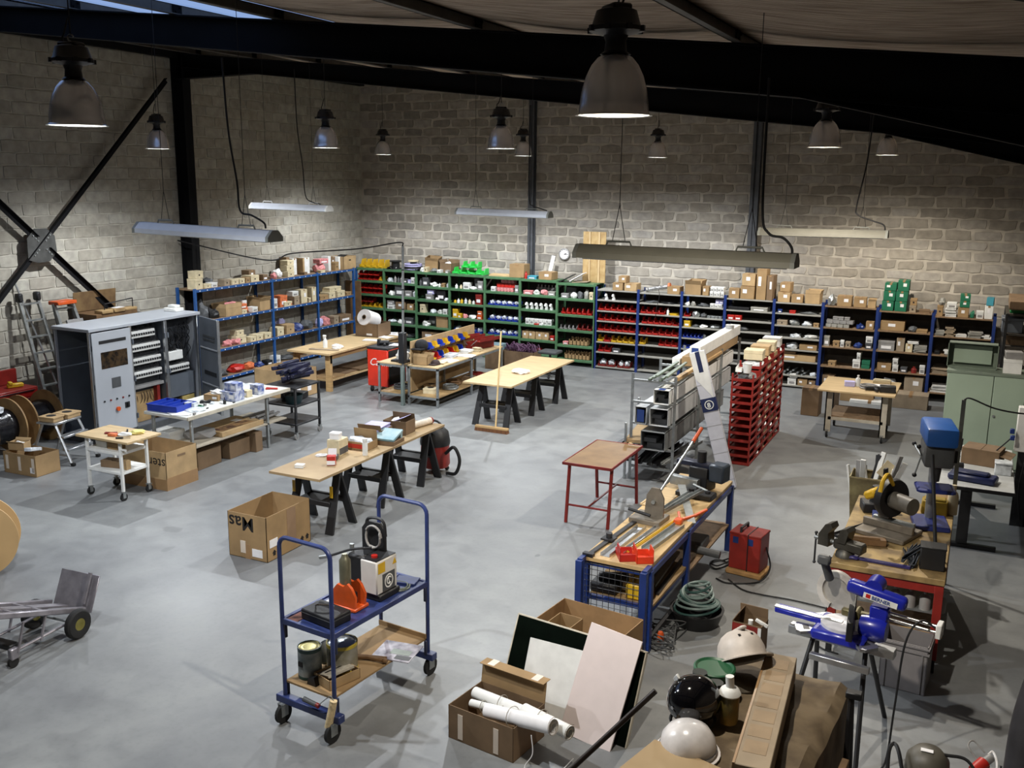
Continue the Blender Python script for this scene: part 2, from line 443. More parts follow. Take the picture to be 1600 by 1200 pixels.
ST('trim_1', MB().prism([(XL-.2, zroof(XL)+.09), (-10.72, zroof(-10.72)+.09), (-10.72, zroof(-10.72)+.14), (XL-.2, zroof(XL)+.14)], YN, YB, Matrix(((1, 0, 0, 0), (0, 0, 1, 0), (0, 1, 0, 0), (0, 0, 0, 1)))), BEAM)['label'] = 'roof decking left of the roof lights'
ST('trim_2', MB().prism([(-6.44, zroof(-6.44)+.09), (XR+.2, zroof(XR)+.09), (XR+.2, zroof(XR)+.14), (-6.44, zroof(-6.44)+.14)], YN, YB, Matrix(((1, 0, 0, 0), (0, 0, 1, 0), (0, 1, 0, 0), (0, 0, 0, 1)))), BEAM)['label'] = 'roof decking right of the roof lights'
GLZ = bpy.data.materials.new('translucent_roof_sheet'); GLZ.use_nodes = True
_n = GLZ.node_tree; _b = _n.nodes['Principled BSDF']; _tr = _n.nodes.new('ShaderNodeBsdfTransparent'); _mx = _n.nodes.new('ShaderNodeMixShader')
_tl = _n.nodes.new('ShaderNodeBsdfTranslucent'); _tl.inputs[0].default_value = (.7, .78, .9, 1); _tr.inputs[0].default_value = (.9, .95, 1, 1)
_mx.inputs[0].default_value = .15; _n.links.new(_tr.outputs[0], _mx.inputs[1]); _n.links.new(_tl.outputs[0], _mx.inputs[2])
_n.links.new(_mx.outputs[0], _n.nodes['Material Output'].inputs[0])
for k, (x0, x1) in enumerate(light_bays):
    mb = MB()
    mb.sheet([(x0, 4.5, zroof(x0)+.004), (x1, 4.5, zroof(x1)+.004), (x1, 9.5, zroof(x1)+.004), (x0, 9.5, zroof(x0)+.004)], .01)
    ST('window_%d' % (k+1), mb, GLZ)['label'] = 'translucent roof light between purlins, pale blue with evening sky'
for k, x in enumerate(purl):
    mb = MB(); z = ztop(x)
    mb.box(x-.006, x+.006, YN, YB, z, z+.105); mb.box(x-.006, x+.06, YN, YB, z, z+.008); mb.box(x-.06, x+.006, YN, YB, z+.097, z+.105)
    o = ST('trim_%d' % (k+3), mb, mat('purlin_grey', (92, 90, 86), .55, .3, var=.1)); o['label'] = 'cold-rolled steel purlin under the roof lining'
    for y in (8.0, 14.26):
        cl_ = MB().box(x+.01, x+.022, y-.06, y+.06, z-.02, z+.1); cl_.cyl((x+.0, y-.03, z+.035), (x+.04, y-.03, z+.035), .012, n=6); cl_.cyl((x, y+.03, z+.075), (x+.04, y+.03, z+.075), .012, n=6)
        P(o, 'purlin_cleat', cl_, BEAM)
def ibeam_x(mb, pts_bottom, pts_top, y, w=.17, tf=.014):
    """rafter running along x: web prism plus flange strips"""
    poly = pts_bottom+pts_top[::-1]
    M = Matrix(((1, 0, 0, 0), (0, 0, 1, y), (0, 1, 0, 0), (0, 0, 0, 1)))
    mb.prism(poly, -.005, .005, M)
    for pts, s_ in ((pts_bottom, 1), (pts_top, -1)):
        for (x0, z0), (x1, z1) in zip(pts, pts[1:]):
            mb.prism([(x0, z0), (x1, z1), (x1, z1+tf*s_), (x0, z0+tf*s_)], -w/2, w/2, M)
for k, y in enumerate((1.75, 8.0, 14.26)):
    mb = MB()
    bot = [(-13.9, 5.82), (-12.1, 5.85), (-1.42, zraf(-1.42)), (.7, 4.22)]
    topp = [(-13.9, ztop(-13.9)), (.7, ztop(.7))]
    # straight rafter and two haunches
    ibeam_x(mb, [(-13.9, zraf(-13.9)), (.7, zraf(.7))], topp, y)
    ibeam_x(mb, [(-13.9, 5.82), (-12.1, 5.853)], [(-13.9, zraf(-13.9)+.02), (-12.1, zraf(-12.1)+.02)], y)
    ibeam_x(mb, [(-1.42, zraf(-1.42)), (.7, 4.22)], [(-1.42, zraf(-1.42)+.02), (.7, zraf(.7)+.02)], y)
    o = ST('trim_%d' % (k+14), mb, BEAM); o['label'] = ['steel rafter over the viewer', 'near dark steel rafter crossing the top of the view', 'far dark steel rafter in front of the back wall'][k]
    mb = MB()
    for x0, x1, zt in ((-14.0, -13.72, 6.4), (.68, .92, 4.9)):
        c = MB(); c.box(x0, x0+.014, y-.1, y+.1, 0, zt); c.box(x1-.014, x1, y-.1, y+.1, 0, zt); c.box(x0, x1, y-.005, y+.005, 0, zt)
        P(o, 'column', c, BEAM)
# eave beam on the left wall, back-wall wind posts, cross brace
ST('trim_20', MB().box(XL, XL+.14, YN, YB, 6.2, 6.48), BEAM)['label'] = 'dark eave beam along the top of the left block wall'
for k, (x, w) in enumerate(((-9.35, .13), (-4.36, .17))):
    mb = MB(); zt = ztop(x)
    mb.box(x-w/2, x+w/2, YB-.17, YB-.155, 0, zt); mb.box(x-w/2, x+w/2, YB-.035, YB-.02, 0, zt); mb.box(x-.006, x+.006, YB-.17, YB-.02, 0, zt)
    ST('trim_%d' % (k+21), mb, mat('wind_post_grey', (78, 80, 84), .5, .2, var=.1))['label'] = ['slim steel wind post on the back wall left of the clock', 'steel wind post on the back wall behind the near tube light'][k]
br = T('cross_brace', 'dark steel X-shaped wind brace with a bolted centre plate on the left wall', 'brace', (XL+.16, 10.94, 0))
def brace(y0, z0, y1, z1, dx):
    d = Vector((0, y1-y0, z1-z0)); n = d.length; a = math.atan2(d.z, d.y)
    mb = MB(); M = TR(dx, y0, z0, rx=a)
    mb.box(0, .008, 0, n, -.05, .05, M=M); mb.box(0, .07, 0, n, .042, .05, M=M)
    return mb
P(br, 'brace_arm', brace(-2.8, .25, 2.95, 5.77, .0), BEAM)
P(br, 'brace_arm', brace(-2.75, 5.55, -.1, 3.05, .015), BEAM)
P(br, 'brace_arm', brace(.1, 2.86, 2.95, .2, .015), BEAM)
gp = MB().prism([(-.28, -.22), (-.1, -.28), (.12, -.27), (.27, -.12), (.25, .14), (.1, .27), (-.12, .27), (-.27, .12)], 0, .012, Matrix(((0, 0, 1, .026), (1, 0, 0, 0), (0, 1, 0, 2.94), (0, 0, 0, 1))))
gpo = P(br, 'gusset_plate', gp, mat('gusset_steel', (74, 74, 72), .5, .4, var=.15))
for sy in (-1, 1):
    for sz in (-1, 1):
        for q in (.1, .16, .22): P(gpo, 'bolt', MB().cyl((.03, sy*q*.72, 2.94+sz*q*.72), (.052, sy*q*.72, 2.94+sz*q*.72), .013, n=6), STEEL)
# ================================================================== LAMPS
REFL = mat('spun_aluminium', (228, 230, 236), .27, .72, var=.1, scale=5, stretch=(1, 1, .3))
HOUS = mat('lamp_housing_black', (20, 20, 24), .45, var=.1)
REFLIN = mat('reflector_inside', (226, 226, 220), .35, .3, var=0)
BULB = mat('discharge_bulb', (255, 244, 224), .3, var=0, emit=30)
D_ = .178
prof_o = [(.058, .285), (.085, .27), (.115, .235), (.140, .185), (.158, .125), (.168, .06), (.172, .012), (D_, .004), (D_+.012, .0)]
prof_i = [(D_+.012, -.003), (D_-.004, .0), (.166, .012), (.162, .06), (.152, .125), (.134, .182), (.109, .231), (.08, .264), (.04, .275), (0, .275)]
me_ref = MB().lathe(prof_o, 40).mesh('reflector', REFL)
me_in = MB().lathe(prof_i, 40).mesh('reflector_lining', REFLIN)
nk = MB().lathe([(.0, .285), (.075, .285), (.055, .30), (.05, .345), (.06, .372), (.0, .372)], 24)
me_neck = nk.mesh('lamp_neck', HOUS)
hs = MB().lathe([(0, .372), (.06, .372), (.13, .39), (.13, .41), (.118, .42), (.098, .485), (.06, .5), (0, .5)], 28)
for a in range(0, 360, 45): hs.box(.112, .142, -.012, .012, .386, .414, M=TR(rz=R(a)))
hs.box(-.07, .07, -.05, .05, .485, .515, .008)
me_hous = hs.mesh('ballast_housing', HOUS)
hk = MB().tube(arc((0, 0, .54), .022, -PI/2, PI*.9, 10), .005, 6); hk.cyl((0, 0, .505), (0, 0, .52), .01, n=8)
me_hook = hk.mesh('hook', STEEL)
me_lead = MB().tube(spline([(.05, 0, .505), (.055, .01, .54), (.03, .02, .57), (.004, .01, .66)]), .006, 6).mesh('lead', CABLE)
me_bulb = MB().lathe([(0, .045), (.02, .05), (.028, .09), (.026, .15), (.018, .2), (.016, .25), (0, .25)], 16).mesh('bulb', BULB)
def photometry(ld):
    """wide-beam reflector: weaker straight down, strongest near 60 degrees, then cut off"""
    ld.use_nodes = True; nt = ld.node_tree; em = nt.nodes['Emission']
    tc = nt.nodes.new('ShaderNodeTexCoord'); sx = nt.nodes.new('ShaderNodeSeparateXYZ'); ab = nt.nodes.new('ShaderNodeMath'); ab.operation = 'ABSOLUTE'
    rp = nt.nodes.new('ShaderNodeValToRGB'); rp.color_ramp.interpolation = 'EASE'
    for k, (p, v) in enumerate(((.18, 0.0), (.32, .09), (.45, .36), (.58, .92), (.66, 1.0), (.8, .74), (1.0, .42))):
        e = rp.color_ramp.elements[k] if k < 2 else rp.color_ramp.elements.new(p)
        e.position = p; e.color = (v, v, v, 1)
    nt.links.new(tc.outputs['Normal'], sx.inputs[0]); nt.links.new(sx.outputs[2], ab.inputs[0]); nt.links.new(ab.outputs[0], rp.inputs[0]); nt.links.new(rp.outputs[0], em.inputs['Strength'])
LX = (-11.5, -8.35, -5.6, -1.7); LYS = (4.7, 11.4, 17.6)
names = {(0, 1): 'distant bell lamp hanging beside the left wall steel column', (1, 1): 'shiny bell lamp hanging left of the room corner', (2, 1): 'bell lamp in the middle of the ceiling, in front of a smaller one',
         (3, 1): 'dull grey bell lamp half hidden under the rafter at right', (0, 2): 'smallest bell lamp hanging in the far corner', (1, 2): 'small bell lamp close to the slim wind post',
         (2, 2): 'small bell lamp hanging right of the largest bell lamp', (3, 2): 'small bell lamp furthest to the right under the rafter', (2, 0): 'large bell lamp at the upper left with blue glints', (3, 0): 'largest and nearest bell lamp with a bright inside', (1, 0): 'bell lamp beyond the left edge of the view'}
ZR = 4.45
adj = {(3, 0): (-1.72, 4.66, 4.40), (2, 0): (-5.4, 4.62, 4.40), (0, 1): (-11.62, 11.4, 4.47), (1, 1): (-8.42, 11.35, 4.47), (2, 1): (-5.72, 11.4, 4.45), (3, 1): (-1.73, 11.4, 4.45), (0, 2): (-11.6, 17.6, 4.53), (1, 2): (-8.35, 17.6, 4.5), (2, 2): (-5.62, 17.6, 4.47), (3, 2): (-1.66, 17.6, 4.51)}
for j, y in enumerate(LYS):
    for i, x in enumerate(LX):
        if (i, j) == (0, 0): continue
        x_, y_, z_ = adj.get((i, j), (x, y, ZR))
        t = T('high_bay_lamp', names[(i, j)], 'lamp', (x_, y_, z_), rnd.uniform(0, 6), 'aluminium bell lamps hanging from the roof')
        r_ = P(t, 'reflector', me_ref, None); P(r_, 'reflector_lining', me_in, None)
        P(t, 'lamp_neck', me_neck, None); h = P(t, 'ballast_housing', me_hous, None); P(h, 'hook', me_hook, None); P(h, 'lead', me_lead, None)
        P(t, 'bulb', me_bulb, None)
        top_ = zroof(x_)-z_+.02
        P(t, 'suspension_cable', MB().cyl((0, 0, .56), (0, 0, top_), .0045, n=6), STEELD if j else CABLE)
        ld = bpy.data.lights.new('lamp_light', 'SPOT'); ld.energy = LAMP_W*(.55 if (i, j) == (1, 0) else 1); ld.spot_size = R(164); ld.spot_blend = .08; photometry(ld)
        ld.shadow_soft_size = .045; ld.color = (1.0, .92, .80) if i == 3 else (.92, .96, 1.0)
        lo = bpy.data.objects.new('lamp_light', ld); COL.objects.link(lo); lo.parent = t; lo.location = (0, 0, .036)
# ---- hanging linear tube fixtures (switched off)
FIX = mat('fixture_enamel', (196, 200, 208), .4, var=.03)
FIXG = mat('fixture_grey', (126, 128, 122), .45, var=.05)
def fixture(label, p, tilt, m, cap, cable_pts, chains=True, ln=1.55):
    t = T('linear_light_fixture', label, 'light fixture', (p[0], p[1], p[2]), 0, 'long tube light fixtures on wires')
    A = Matrix.Rotation(tilt, 4, 'Y')
    sec = [(-.1, -.045), (.1, -.045), (.1, -.005), (.04, .05), (-.04, .05), (-.1, -.005)]
    Mx = A @ Matrix(((0, 0, 1, 0), (1, 0, 0, 0), (0, 1, 0, 0), (0, 0, 0, 1)))
    bd = P(t, 'fixture_body', MB().prism(sec, -ln/2, ln/2, Mx), m)
    for s_ in (-1, 1):
        P(t, 'end_cap', MB().prism([(x*1.03, y*1.04) for x, y in sec], min(s_*ln/2, s_*(ln/2+.03)), max(s_*ln/2, s_*(ln/2+.03)), Mx), cap)
    P(t, 'fluorescent_tube', MB().cyl(A @ Vector((-ln/2+.03, -.035, -.045)), A @ Vector((ln/2-.03, -.035, -.045)), .013, n=10), mat('tube_glass', (214, 214, 208), .3, var=0))
    P(t, 'fluorescent_tube', MB().cyl(A @ Vector((-ln/2+.03, .035, -.045)), A @ Vector((ln/2-.03, .035, -.045)), .013, n=10), MATS['tube_glass'])
    for s_ in (-1, 1):
        c = A @ Vector((s_*ln*.31, 0, .045))
        b = MB(); b.tube([(c.x-.1, 0, c.z), (c.x-.085, 0, c.z+.035), (c.x+.085, 0, c.z+.035), (c.x+.1, 0, c.z)], .008, 6); b.cyl((c.x-.1, -.05, c.z-.02), (c.x-.1, .05, c.z-.02), .01, n=6)
        P(t, 'hanger_bracket', b, cap)
        zt = zroof(p[0]+c.x)-p[2]+.02
        w = MB(); w.tube([(c.x-.05, 0, c.z+.035), (c.x, 0, c.z+.30)], .003, 5); w.tube([(c.x+.05, 0, c.z+.035), (c.x, 0, c.z+.30)], .003, 5); w.tube([(c.x, 0, c.z+.3), (c.x, 0, zt)], .003, 5)
        P(t, 'suspension_wire', w, STEELD)
    if cable_pts:
        P(t, 'supply_cable', MB().tube(spline([Vector(q) for q in cable_pts], 6), .009, 7), CABLE)
    return t
fixture('white tube light hanging nearest the left wall column', (-6.42, 6.8, 3.585), .02, FIX, FIXG, [(.70, 0, .05), (.68, 0, .10), (.55, .0, .16), (.42, 0, .2), (.40, 0, .45), (.33, 0, .9), (.30, 0, 1.5)])
fixture('small far tube light in front of the left block wall', (-10.56, 13.2, 3.57), .012, FIX, WHITE, [(.62, 0, .06), (.45, 0, .09), (.32, 0, .2), (.28, 0, .7), (.2, 0, 1.3), (.18, 0, 2.2)])
fixture('far tube light in front of the slim wind post', (-6.8, 13.64, 3.55), .012, FIX, FIXG, [(.74, 0, .05), (.6, 0, .09), (.5, 0, .12), (.44, 0, .3), (.44, 0, 1.6)])
fixture('largest tube light, dark grey, over the middle of the back shelves', (-1.96, 6.8, 3.56), .004, mat('fixture_olive', (118, 116, 104), .45, var=.04), FIXG, [(.77, 0, .03), (.76, 0, .09), (.70, 0, .15), (.60, 0, .18), (.55, 0, .35), (.54, 0, 1.2)])
fixture('thin tube light at right merging with the block wall', (-1.94, 13.1, 3.43), -.008, mat('fixture_pale', (112, 110, 100), .5, var=.04), FIXG, [(.76, 0, .03), (.74, 0, .12), (.6, 0, .17), (.42, 0, .24), (.40, 0, .36), (.48, 0, .9), (.52, 0, 1.6)])
# ================================================================== SHELVING AND WHAT STANDS ON IT
YF = 19.6                                        # front of the back-wall shelving
_mc = {}
def cached(key, fn):
    if key not in _mc: _mc[key] = fn()
    return _mc[key]
def bin_mesh(w, d, h, m):
    """open-front picking bin: low front lip, sloping sides, front towards -y, origin at base centre"""
    def mk():
        b = MB(); t = .006; fh = h*.38
        b.box(-w/2, w/2, -d/2, d/2, 0, t)
        b.box(-w/2, w/2, d/2-t, d/2, 0, h*.5)
        b.prism([(-d/2-.012, fh), (-d/2+.0, 0), (-d/2+t, 0), (-d/2-.012+t, fh)], -w/2, w/2, Matrix(((0, 0, 1, 0), (1, 0, 0, 0), (0, 1, 0, 0), (0, 0, 0, 1))))
        for s_ in (-1, 1):
            b.prism([(-d/2, 0), (d/2, 0), (d/2, h), (-d/2+d*.38, h), (-d/2+d*.22, fh), (-d/2-.012, fh)], min(s_*w/2, s_*(w/2-t)), max(s_*w/2, s_*(w/2-t)), Matrix(((0, 0, 1, 0), (1, 0, 0, 0), (0, 1, 0, 0), (0, 0, 0, 1))))
        b.box(-w*.28, w*.28, -d/2-.016, -d/2-.006, fh*.3, fh*.85)
        return b.mesh('storage_bin', m)
    return cached(('bin', round(w, 3), round(d, 3), round(h, 3), m.name), mk)
def carton_mesh(w, d, h, m):
    """closed carton: body, raised meeting flaps with a seam on top"""
    def mk():
        b = MB(); e = min(.004, w*.03)
        b.box(-w/2, w/2, -d/2, d/2, 0, h-.004, min(.006, h*.1))
        b.box(-w/2+.001, -e, -d/2+.001, d/2-.001, h-.006, h); b.box(e, w/2-.001, -d/2+.001, d/2-.001, h-.006, h)
        return b.mesh('carton', m)
    return cached(('car', round(w, 2), round(d, 2), round(h, 2), m.name), mk)
def lidbox_mesh(w, d, h, m):
    """shallow-lidded box: body with a slightly wider lid"""
    def mk():
        b = MB(); l = min(.05, h*.35)
        b.box(-w/2+.004, w/2-.004, -d/2+.004, d/2-.004, 0, h-l*.5); b.box(-w/2, w/2, -d/2, d/2, h-l, h, .004)
        return b.mesh('lidded_box', m)
    return cached(('lid', round(w, 2), round(d, 2), round(h, 2), m.name), mk)
def open_carton_parts(parent, w, d, h, m, flaps=(1, 1, 1, 1), fl=.5, name='carton_body'):
    """hollow carton with flaps standing or folded out; flaps: angle in degrees from vertical, None = missing"""
    b = MB(); t = .006
    b.box(-w/2, w/2, -d/2, d/2, 0, t); b.box(-w/2, w/2, -d/2, -d/2+t, 0, h); b.box(-w/2, w/2, d/2-t, d/2, 0, h)
    b.box(-w/2, -w/2+t, -d/2, d/2, 0, h); b.box(w/2-t, w/2, -d/2, d/2, 0, h)
    bd = P(parent, name, b, m)
    for k, a in enumerate(flaps):
        if a is None: continue
        L_ = (d if k % 2 == 0 else w)*fl*.5 if False else min(w, d)*fl*.5
        W_ = w if k % 2 == 0 else d
        M = TR(0, 0, h, rz=[0, PI/2, PI, -PI/2][k]) @ TR(0, -(d if k % 2 == 0 else w)/2, 0, rx=R(a))
        P(parent, 'flap', MB().box(-W_/2+.004, W_/2-.004, -t/2, t/2, 0, L_, M=M), m)
    return bd
def lump_mesh(seed, m, w, d, h):
    """crumpled bag or heap of small parts"""
    def mk():
        r_ = random.Random(seed); b = MB()
        bmesh.ops.create_icosphere(b.b, subdivisions=2, radius=1)
        for v in b.b.verts:
            n = v.co.copy(); k = 1+r_.uniform(-.22, .22)
            v.co = Vector((n.x*w/2*k, n.y*d/2*k, max(0, (n.z*.75+.42)*h*.85*k)))
        return b.mesh('bag', m, smooth=False)
    return cached(('lump', seed % 5, round(w, 2), round(d, 2), round(h, 2), m.name), mk)
def coil_mesh(r1, r2, turns, m, seed=0, rw=.008):
    b = MB(); r_ = random.Random(seed); pts = []
    for i in range(turns*20):
        a = 2*PI*i/20; k = i/(turns*20)
        rr = r1+(r2-r1)*(.5+.5*math.sin(k*turns*2.4))+r_.uniform(-.004, .004)
        pts.append((rr*math.cos(a), rr*math.sin(a), rw+k*turns*rw*.9))
    return b.tube(pts, rw, 6).mesh('cable_coil', m)
def cupped_mesh(w, d, h, m, seed):
    """cut-down tray with short rods standing in it"""
    b = MB(); b.box(-w/2, w/2, -d/2, d/2, 0, .01); b.box(-w/2, w/2, -d/2, -d/2+.006, 0, h*.7); b.box(-w/2, w/2, d/2-.006, d/2, 0, h)
    b.box(-w/2, -w/2+.006, -d/2, d/2, 0, h*.9); b.box(w/2-.006, w/2, -d/2, d/2, 0, h*.9)
    r_ = random.Random(seed)
    for _ in range(3):
        x, y = r_.uniform(-w*.35, w*.35), r_.uniform(-d*.3, d*.3); b.cyl((x, y, .01), (x+r_.uniform(-.01, .01), y, h*1.25), .009, n=6)
    return b.mesh('parts_tray', m)
def bars_mesh(w, d, h, m, seed, n=10):
    b = MB(); r_ = random.Random(seed)
    for i in range(n):
        x = -w/2+w*(i+.5)/n; z = (i % 3)*h*.28; a = r_.uniform(-.25, .25)*min(1, .3/d); q = .018
        b.box(-q, q, -d/2, d/2, 0, q*1.4, M=TR(x, 0, z, rz=a))
    return b.mesh('metal_profiles', m)
def bottle_mesh(r_, h, m):
    return cached(('bot', r_, h, m.name), lambda: MB().lathe([(0, 0), (r_, 0), (r_, h*.62), (r_*.75, h*.74), (r_*.35, h*.8), (r_*.35, h*.88), (r_*.45, h*.9), (r_*.45, h), (0, h)], 14).mesh('bottle', m))
def stack_mesh(w, d, h, m, seed, n=6):
    b = MB(); r_ = random.Random(seed)
    for i in range(n):
        b.box(-w/2, w/2, -d/2, d/2, h*i/n, h*(i+.82)/n, M=TR(r_.uniform(-.015, .015), r_.uniform(-.015, .015), 0, rz=r_.uniform(-.12, .12)))
    return b.mesh('paper_stack', m)
CN = {'r': (RED, 'red'), 'y': (YEL, 'yellow'), 'b': (BINB, 'blue'), 'w': (WHITE, 'white'), 'g': (GREYP, 'grey'), 'k': (CARD, 'brown cardboard'), 'K': (CARD2, 'dark brown cardboard'),
      'l': (CARDL, 'pale cardboard'), 'c': (CREAM, 'cream'), 'd': (DGREY, 'dark grey'), 'n': (BLACK, 'black'), 'G': (BOXGREEN, 'green'), 'p': (PINK, 'pink-labelled'), 'o': (ORL, 'orange-labelled'),
      'R': (REDD, 'dark red'), 'f': (CLEARP, 'translucent'), 'v': (LILAC, 'lilac'), 'm': (STEEL, 'grey metal'), 'e': (BRGREEN, 'bright green'), 'h': (CARDG, 'grey-brown cardboard'), 'B': (BLUED, 'dark blue'), 't': (mat('teal_box', (60, 140, 158), .6, var=.05), 'teal'), 's': (SHELFW, 'stone grey'), 'O': (ORANGE, 'orange')}
KN = {'bin': ('storage_bin', 'open-front bin', 'bin'), 'car': ('carton', 'carton', 'box'), 'lid': ('lidded_box', 'lidded box', 'box'), 'bag': ('parts_bag', 'bag of parts', 'bag'), 'tray': ('parts_tray', 'tray of rods', 'tray'),
      'bars': ('metal_profiles', 'bundle of profiles', 'profiles'), 'bot': ('bottle', 'bottle', 'bottle'), 'stk': ('paper_stack', 'stack of papers', 'papers'), 'fit': ('pipe_fitting', 'pipe fitting', 'fitting'), 'opn': ('open_carton', 'open carton', 'box'), 'fil': ('filled_bin', 'bin of bagged parts', 'bin')}
POS = ['left end', 'left of middle', 'middle', 'right of middle', 'right end']
NTH = ['first', 'second', 'third', 'fourth', 'fifth', 'sixth', 'seventh', 'eighth']
NUM = ['', 'one', 'two', 'three', 'four', 'five', 'six', 'seven', 'eight']
ORD = ['top', 'second', 'third', 'fourth', 'fifth', 'sixth', 'seventh', 'lowest']
used_labels = {}
def shelf_items(items, origin, ux, uy, width, depth, lvl, bay, rz):
    """items: (kind, colour, u0, u1, height[, depth, rows-back offset, z offset]); laid along the shelf front"""
    for it in items:
        kind, cc, u0, u1, h = it[:5]
        dd = it[5] if len(it) > 5 and it[5] else None; back = it[6] if len(it) > 6 else .03; zo = it[7] if len(it) > 7 else 0.0
        m, cn = CN[cc]; nm, kn, cat = KN[kind]
        n = 1
        if kind in ('bin', 'fil', 'fit', 'tray') or (len(it) > 8): n = it[8] if len(it) > 8 else max(1, round((u1-u0)*width/.155))
        w = (u1-u0)*width/n
        for k in range(n):
            u = u0*width+(k+.5)*w; ww = w*.95
            d_ = dd or {'bin': .22, 'fil': .24, 'car': min(.38, max(.2, ww)), 'lid': min(.3, max(.14, ww)), 'bag': min(.3, ww), 'tray': .2, 'bars': .35, 'bot': .1, 'stk': .28, 'fit': .1, 'opn': min(.36, max(.2, ww))}[kind]
            d_ = min(d_, depth-back-.02)
            p = origin+ux*u+uy*(back+d_/2)+Vector((0, 0, zo))
            pos = POS[min(4, int((u0+u1)/2*5))]
            key = ORD[lvl]+' shelf of '+bay
            st = 'stacked ' if zo > 0 else ''
            if n == 1:
                lab = '%s%s %s, %s, %s' % (st, cn, kn, key, pos)
                c_ = used_labels.get(lab, 0); used_labels[lab] = c_+1
                if c_: lab = ['', 'smaller ', 'further ', 'last '][min(3, c_)]+lab
                grp = None
            else:
                lab = '%s%s %s, %s of %s, %s' % ('upper-row ' if zo > 0 else '', cn, kn, NTH[k], NUM[n], key)
                c_ = used_labels.get(lab, 0); used_labels[lab] = c_+1
                if c_: lab = 'right-hand '+lab
                grp = '%s %ss on the %s' % (cn, kn, key)
                if kind == 'fil' and cc == 'R': lab = lab.replace('bin of bagged parts', 'bagged bin')
            sd = rnd.randrange(1000); yaw = rz+(rnd.uniform(-.06, .06) if kind in ('car', 'lid', 'opn') else 0)
            if kind in ('bin', 'fil'):
                o = S(nm, lab, cat, bin_mesh(ww, d_, h, m), None, p, rz, grp)
                if kind == 'fil':
                    P(o, 'bagged_parts', lump_mesh(sd, CLEARP, ww*.8, d_*.8, h*.9), None, loc=(0, 0, h*.3))
            elif kind == 'car':
                o = S(nm, lab, cat, carton_mesh(ww, d_, h, m), None, p, yaw, grp)
                if h > .1 and ww > .12:
                    P(o, 'label', MB().box(-ww*.18, ww*.12, -d_/2-.002, -d_/2+.001, h*.45, h*.75), PAPER, loc=(ww*.15*(sd % 3-1), 0, 0))
                    P(o, 'tape', MB().box(-.02, .02, -d_/2-.0015, d_/2+.0015, h-.03, h+.0012), TAPE)
            elif kind == 'lid':
                o = S(nm, lab, cat, lidbox_mesh(ww, d_, h, m), None, p, yaw, grp)
                if cc in 'kclh' and h > .07:
                    P(o, 'finger_hole', MB().cyl((0, -d_/2-.001, h*.45), (0, -d_/2+.002, h*.45), min(.016, h*.13), n=10), INK)
                elif h > .06: P(o, 'label', MB().box(-ww*.3, ww*.3, -d_/2-.002, -d_/2+.001, h*.2, h*.5), PAPER if cc != 'w' else GREYP)
            elif kind == 'bag': S(nm, lab, cat, lump_mesh(sd, m, ww, d_, h), None, p, rz, grp)
            elif kind == 'tray': S(nm, lab, cat, cupped_mesh(ww, d_, h, m, sd), None, p, rz, grp)
            elif kind == 'bars': S(nm, lab, cat, bars_mesh(ww, d_, h, m, sd, max(4, int(ww/.045))), None, p, rz, grp)
            elif kind == 'bot': S(nm, lab, cat, bottle_mesh(min(.05, ww/2), h, m), None, p, rz, grp)
            elif kind == 'stk': S(nm, lab, cat, stack_mesh(ww, d_, h, m, sd, max(2, int(h/.025))), None, p, rz, grp)
            elif kind == 'fit':
                b = MB(); r_ = min(.035, ww*.3)
                b.cyl((0, 0, 0), (0, 0, h*.35), r_*1.35, r_, n=14); b.tube([(0, 0, h*.2)]+arc((0, -h*.25, h*.55), h*.25, 0, PI, 8, 'yz'), r_*.8, 10)
                S(nm, lab, cat, cached(('fit', round(ww, 2), h, cc), lambda: b.mesh('pipe_fitting', m)), None, p, rz, grp)
            elif kind == 'opn':
                t = T(nm, lab, cat, p, yaw, grp)
                open_carton_parts(t, ww, d_, h, m, (sd % 40-10, 15, 20, -30))
def bay_frame(name, label, o, ux, uy, width, depth, levels, htop, post, board, rz, right_post, back=None, wid=.045, beam=None):
    """one shelving bay: posts, boards with a front lip, optional dark back sheet"""
    t = T(name, label, 'shelving', o, rz)
    for x in ([0] + ([width] if right_post else [])):
        for y in (0, depth):
            b = MB(); s_ = -1 if y else 1
            b.box(x-wid/2, x+wid/2, y-.002, y+.002, 0, htop); b.box(x-wid/2, x-wid/2+.004, min(y, y+s_*.04), max(y, y+s_*.04), 0, htop); b.box(x+wid/2-.004, x+wid/2, min(y, y+s_*.04), max(y, y+s_*.04), 0, htop)
            P(t, 'post', b, post)
    for k, z in enumerate(levels):
        s_ = P(t, 'shelf_board', MB().box(wid/2, width-wid/2-.002, .004, depth, z-.028, z, .002), board)
        if beam: P(s_, 'front_beam', MB().box(wid/2+.001, width-wid/2-.001, -.006, .012, z-.055, z-.004, .003), beam)
    if back: P(t, 'back_sheet', MB().box(wid/2, width-wid/2-.002, depth+.003, depth+.007, .05, levels[-1]), back)
    return t
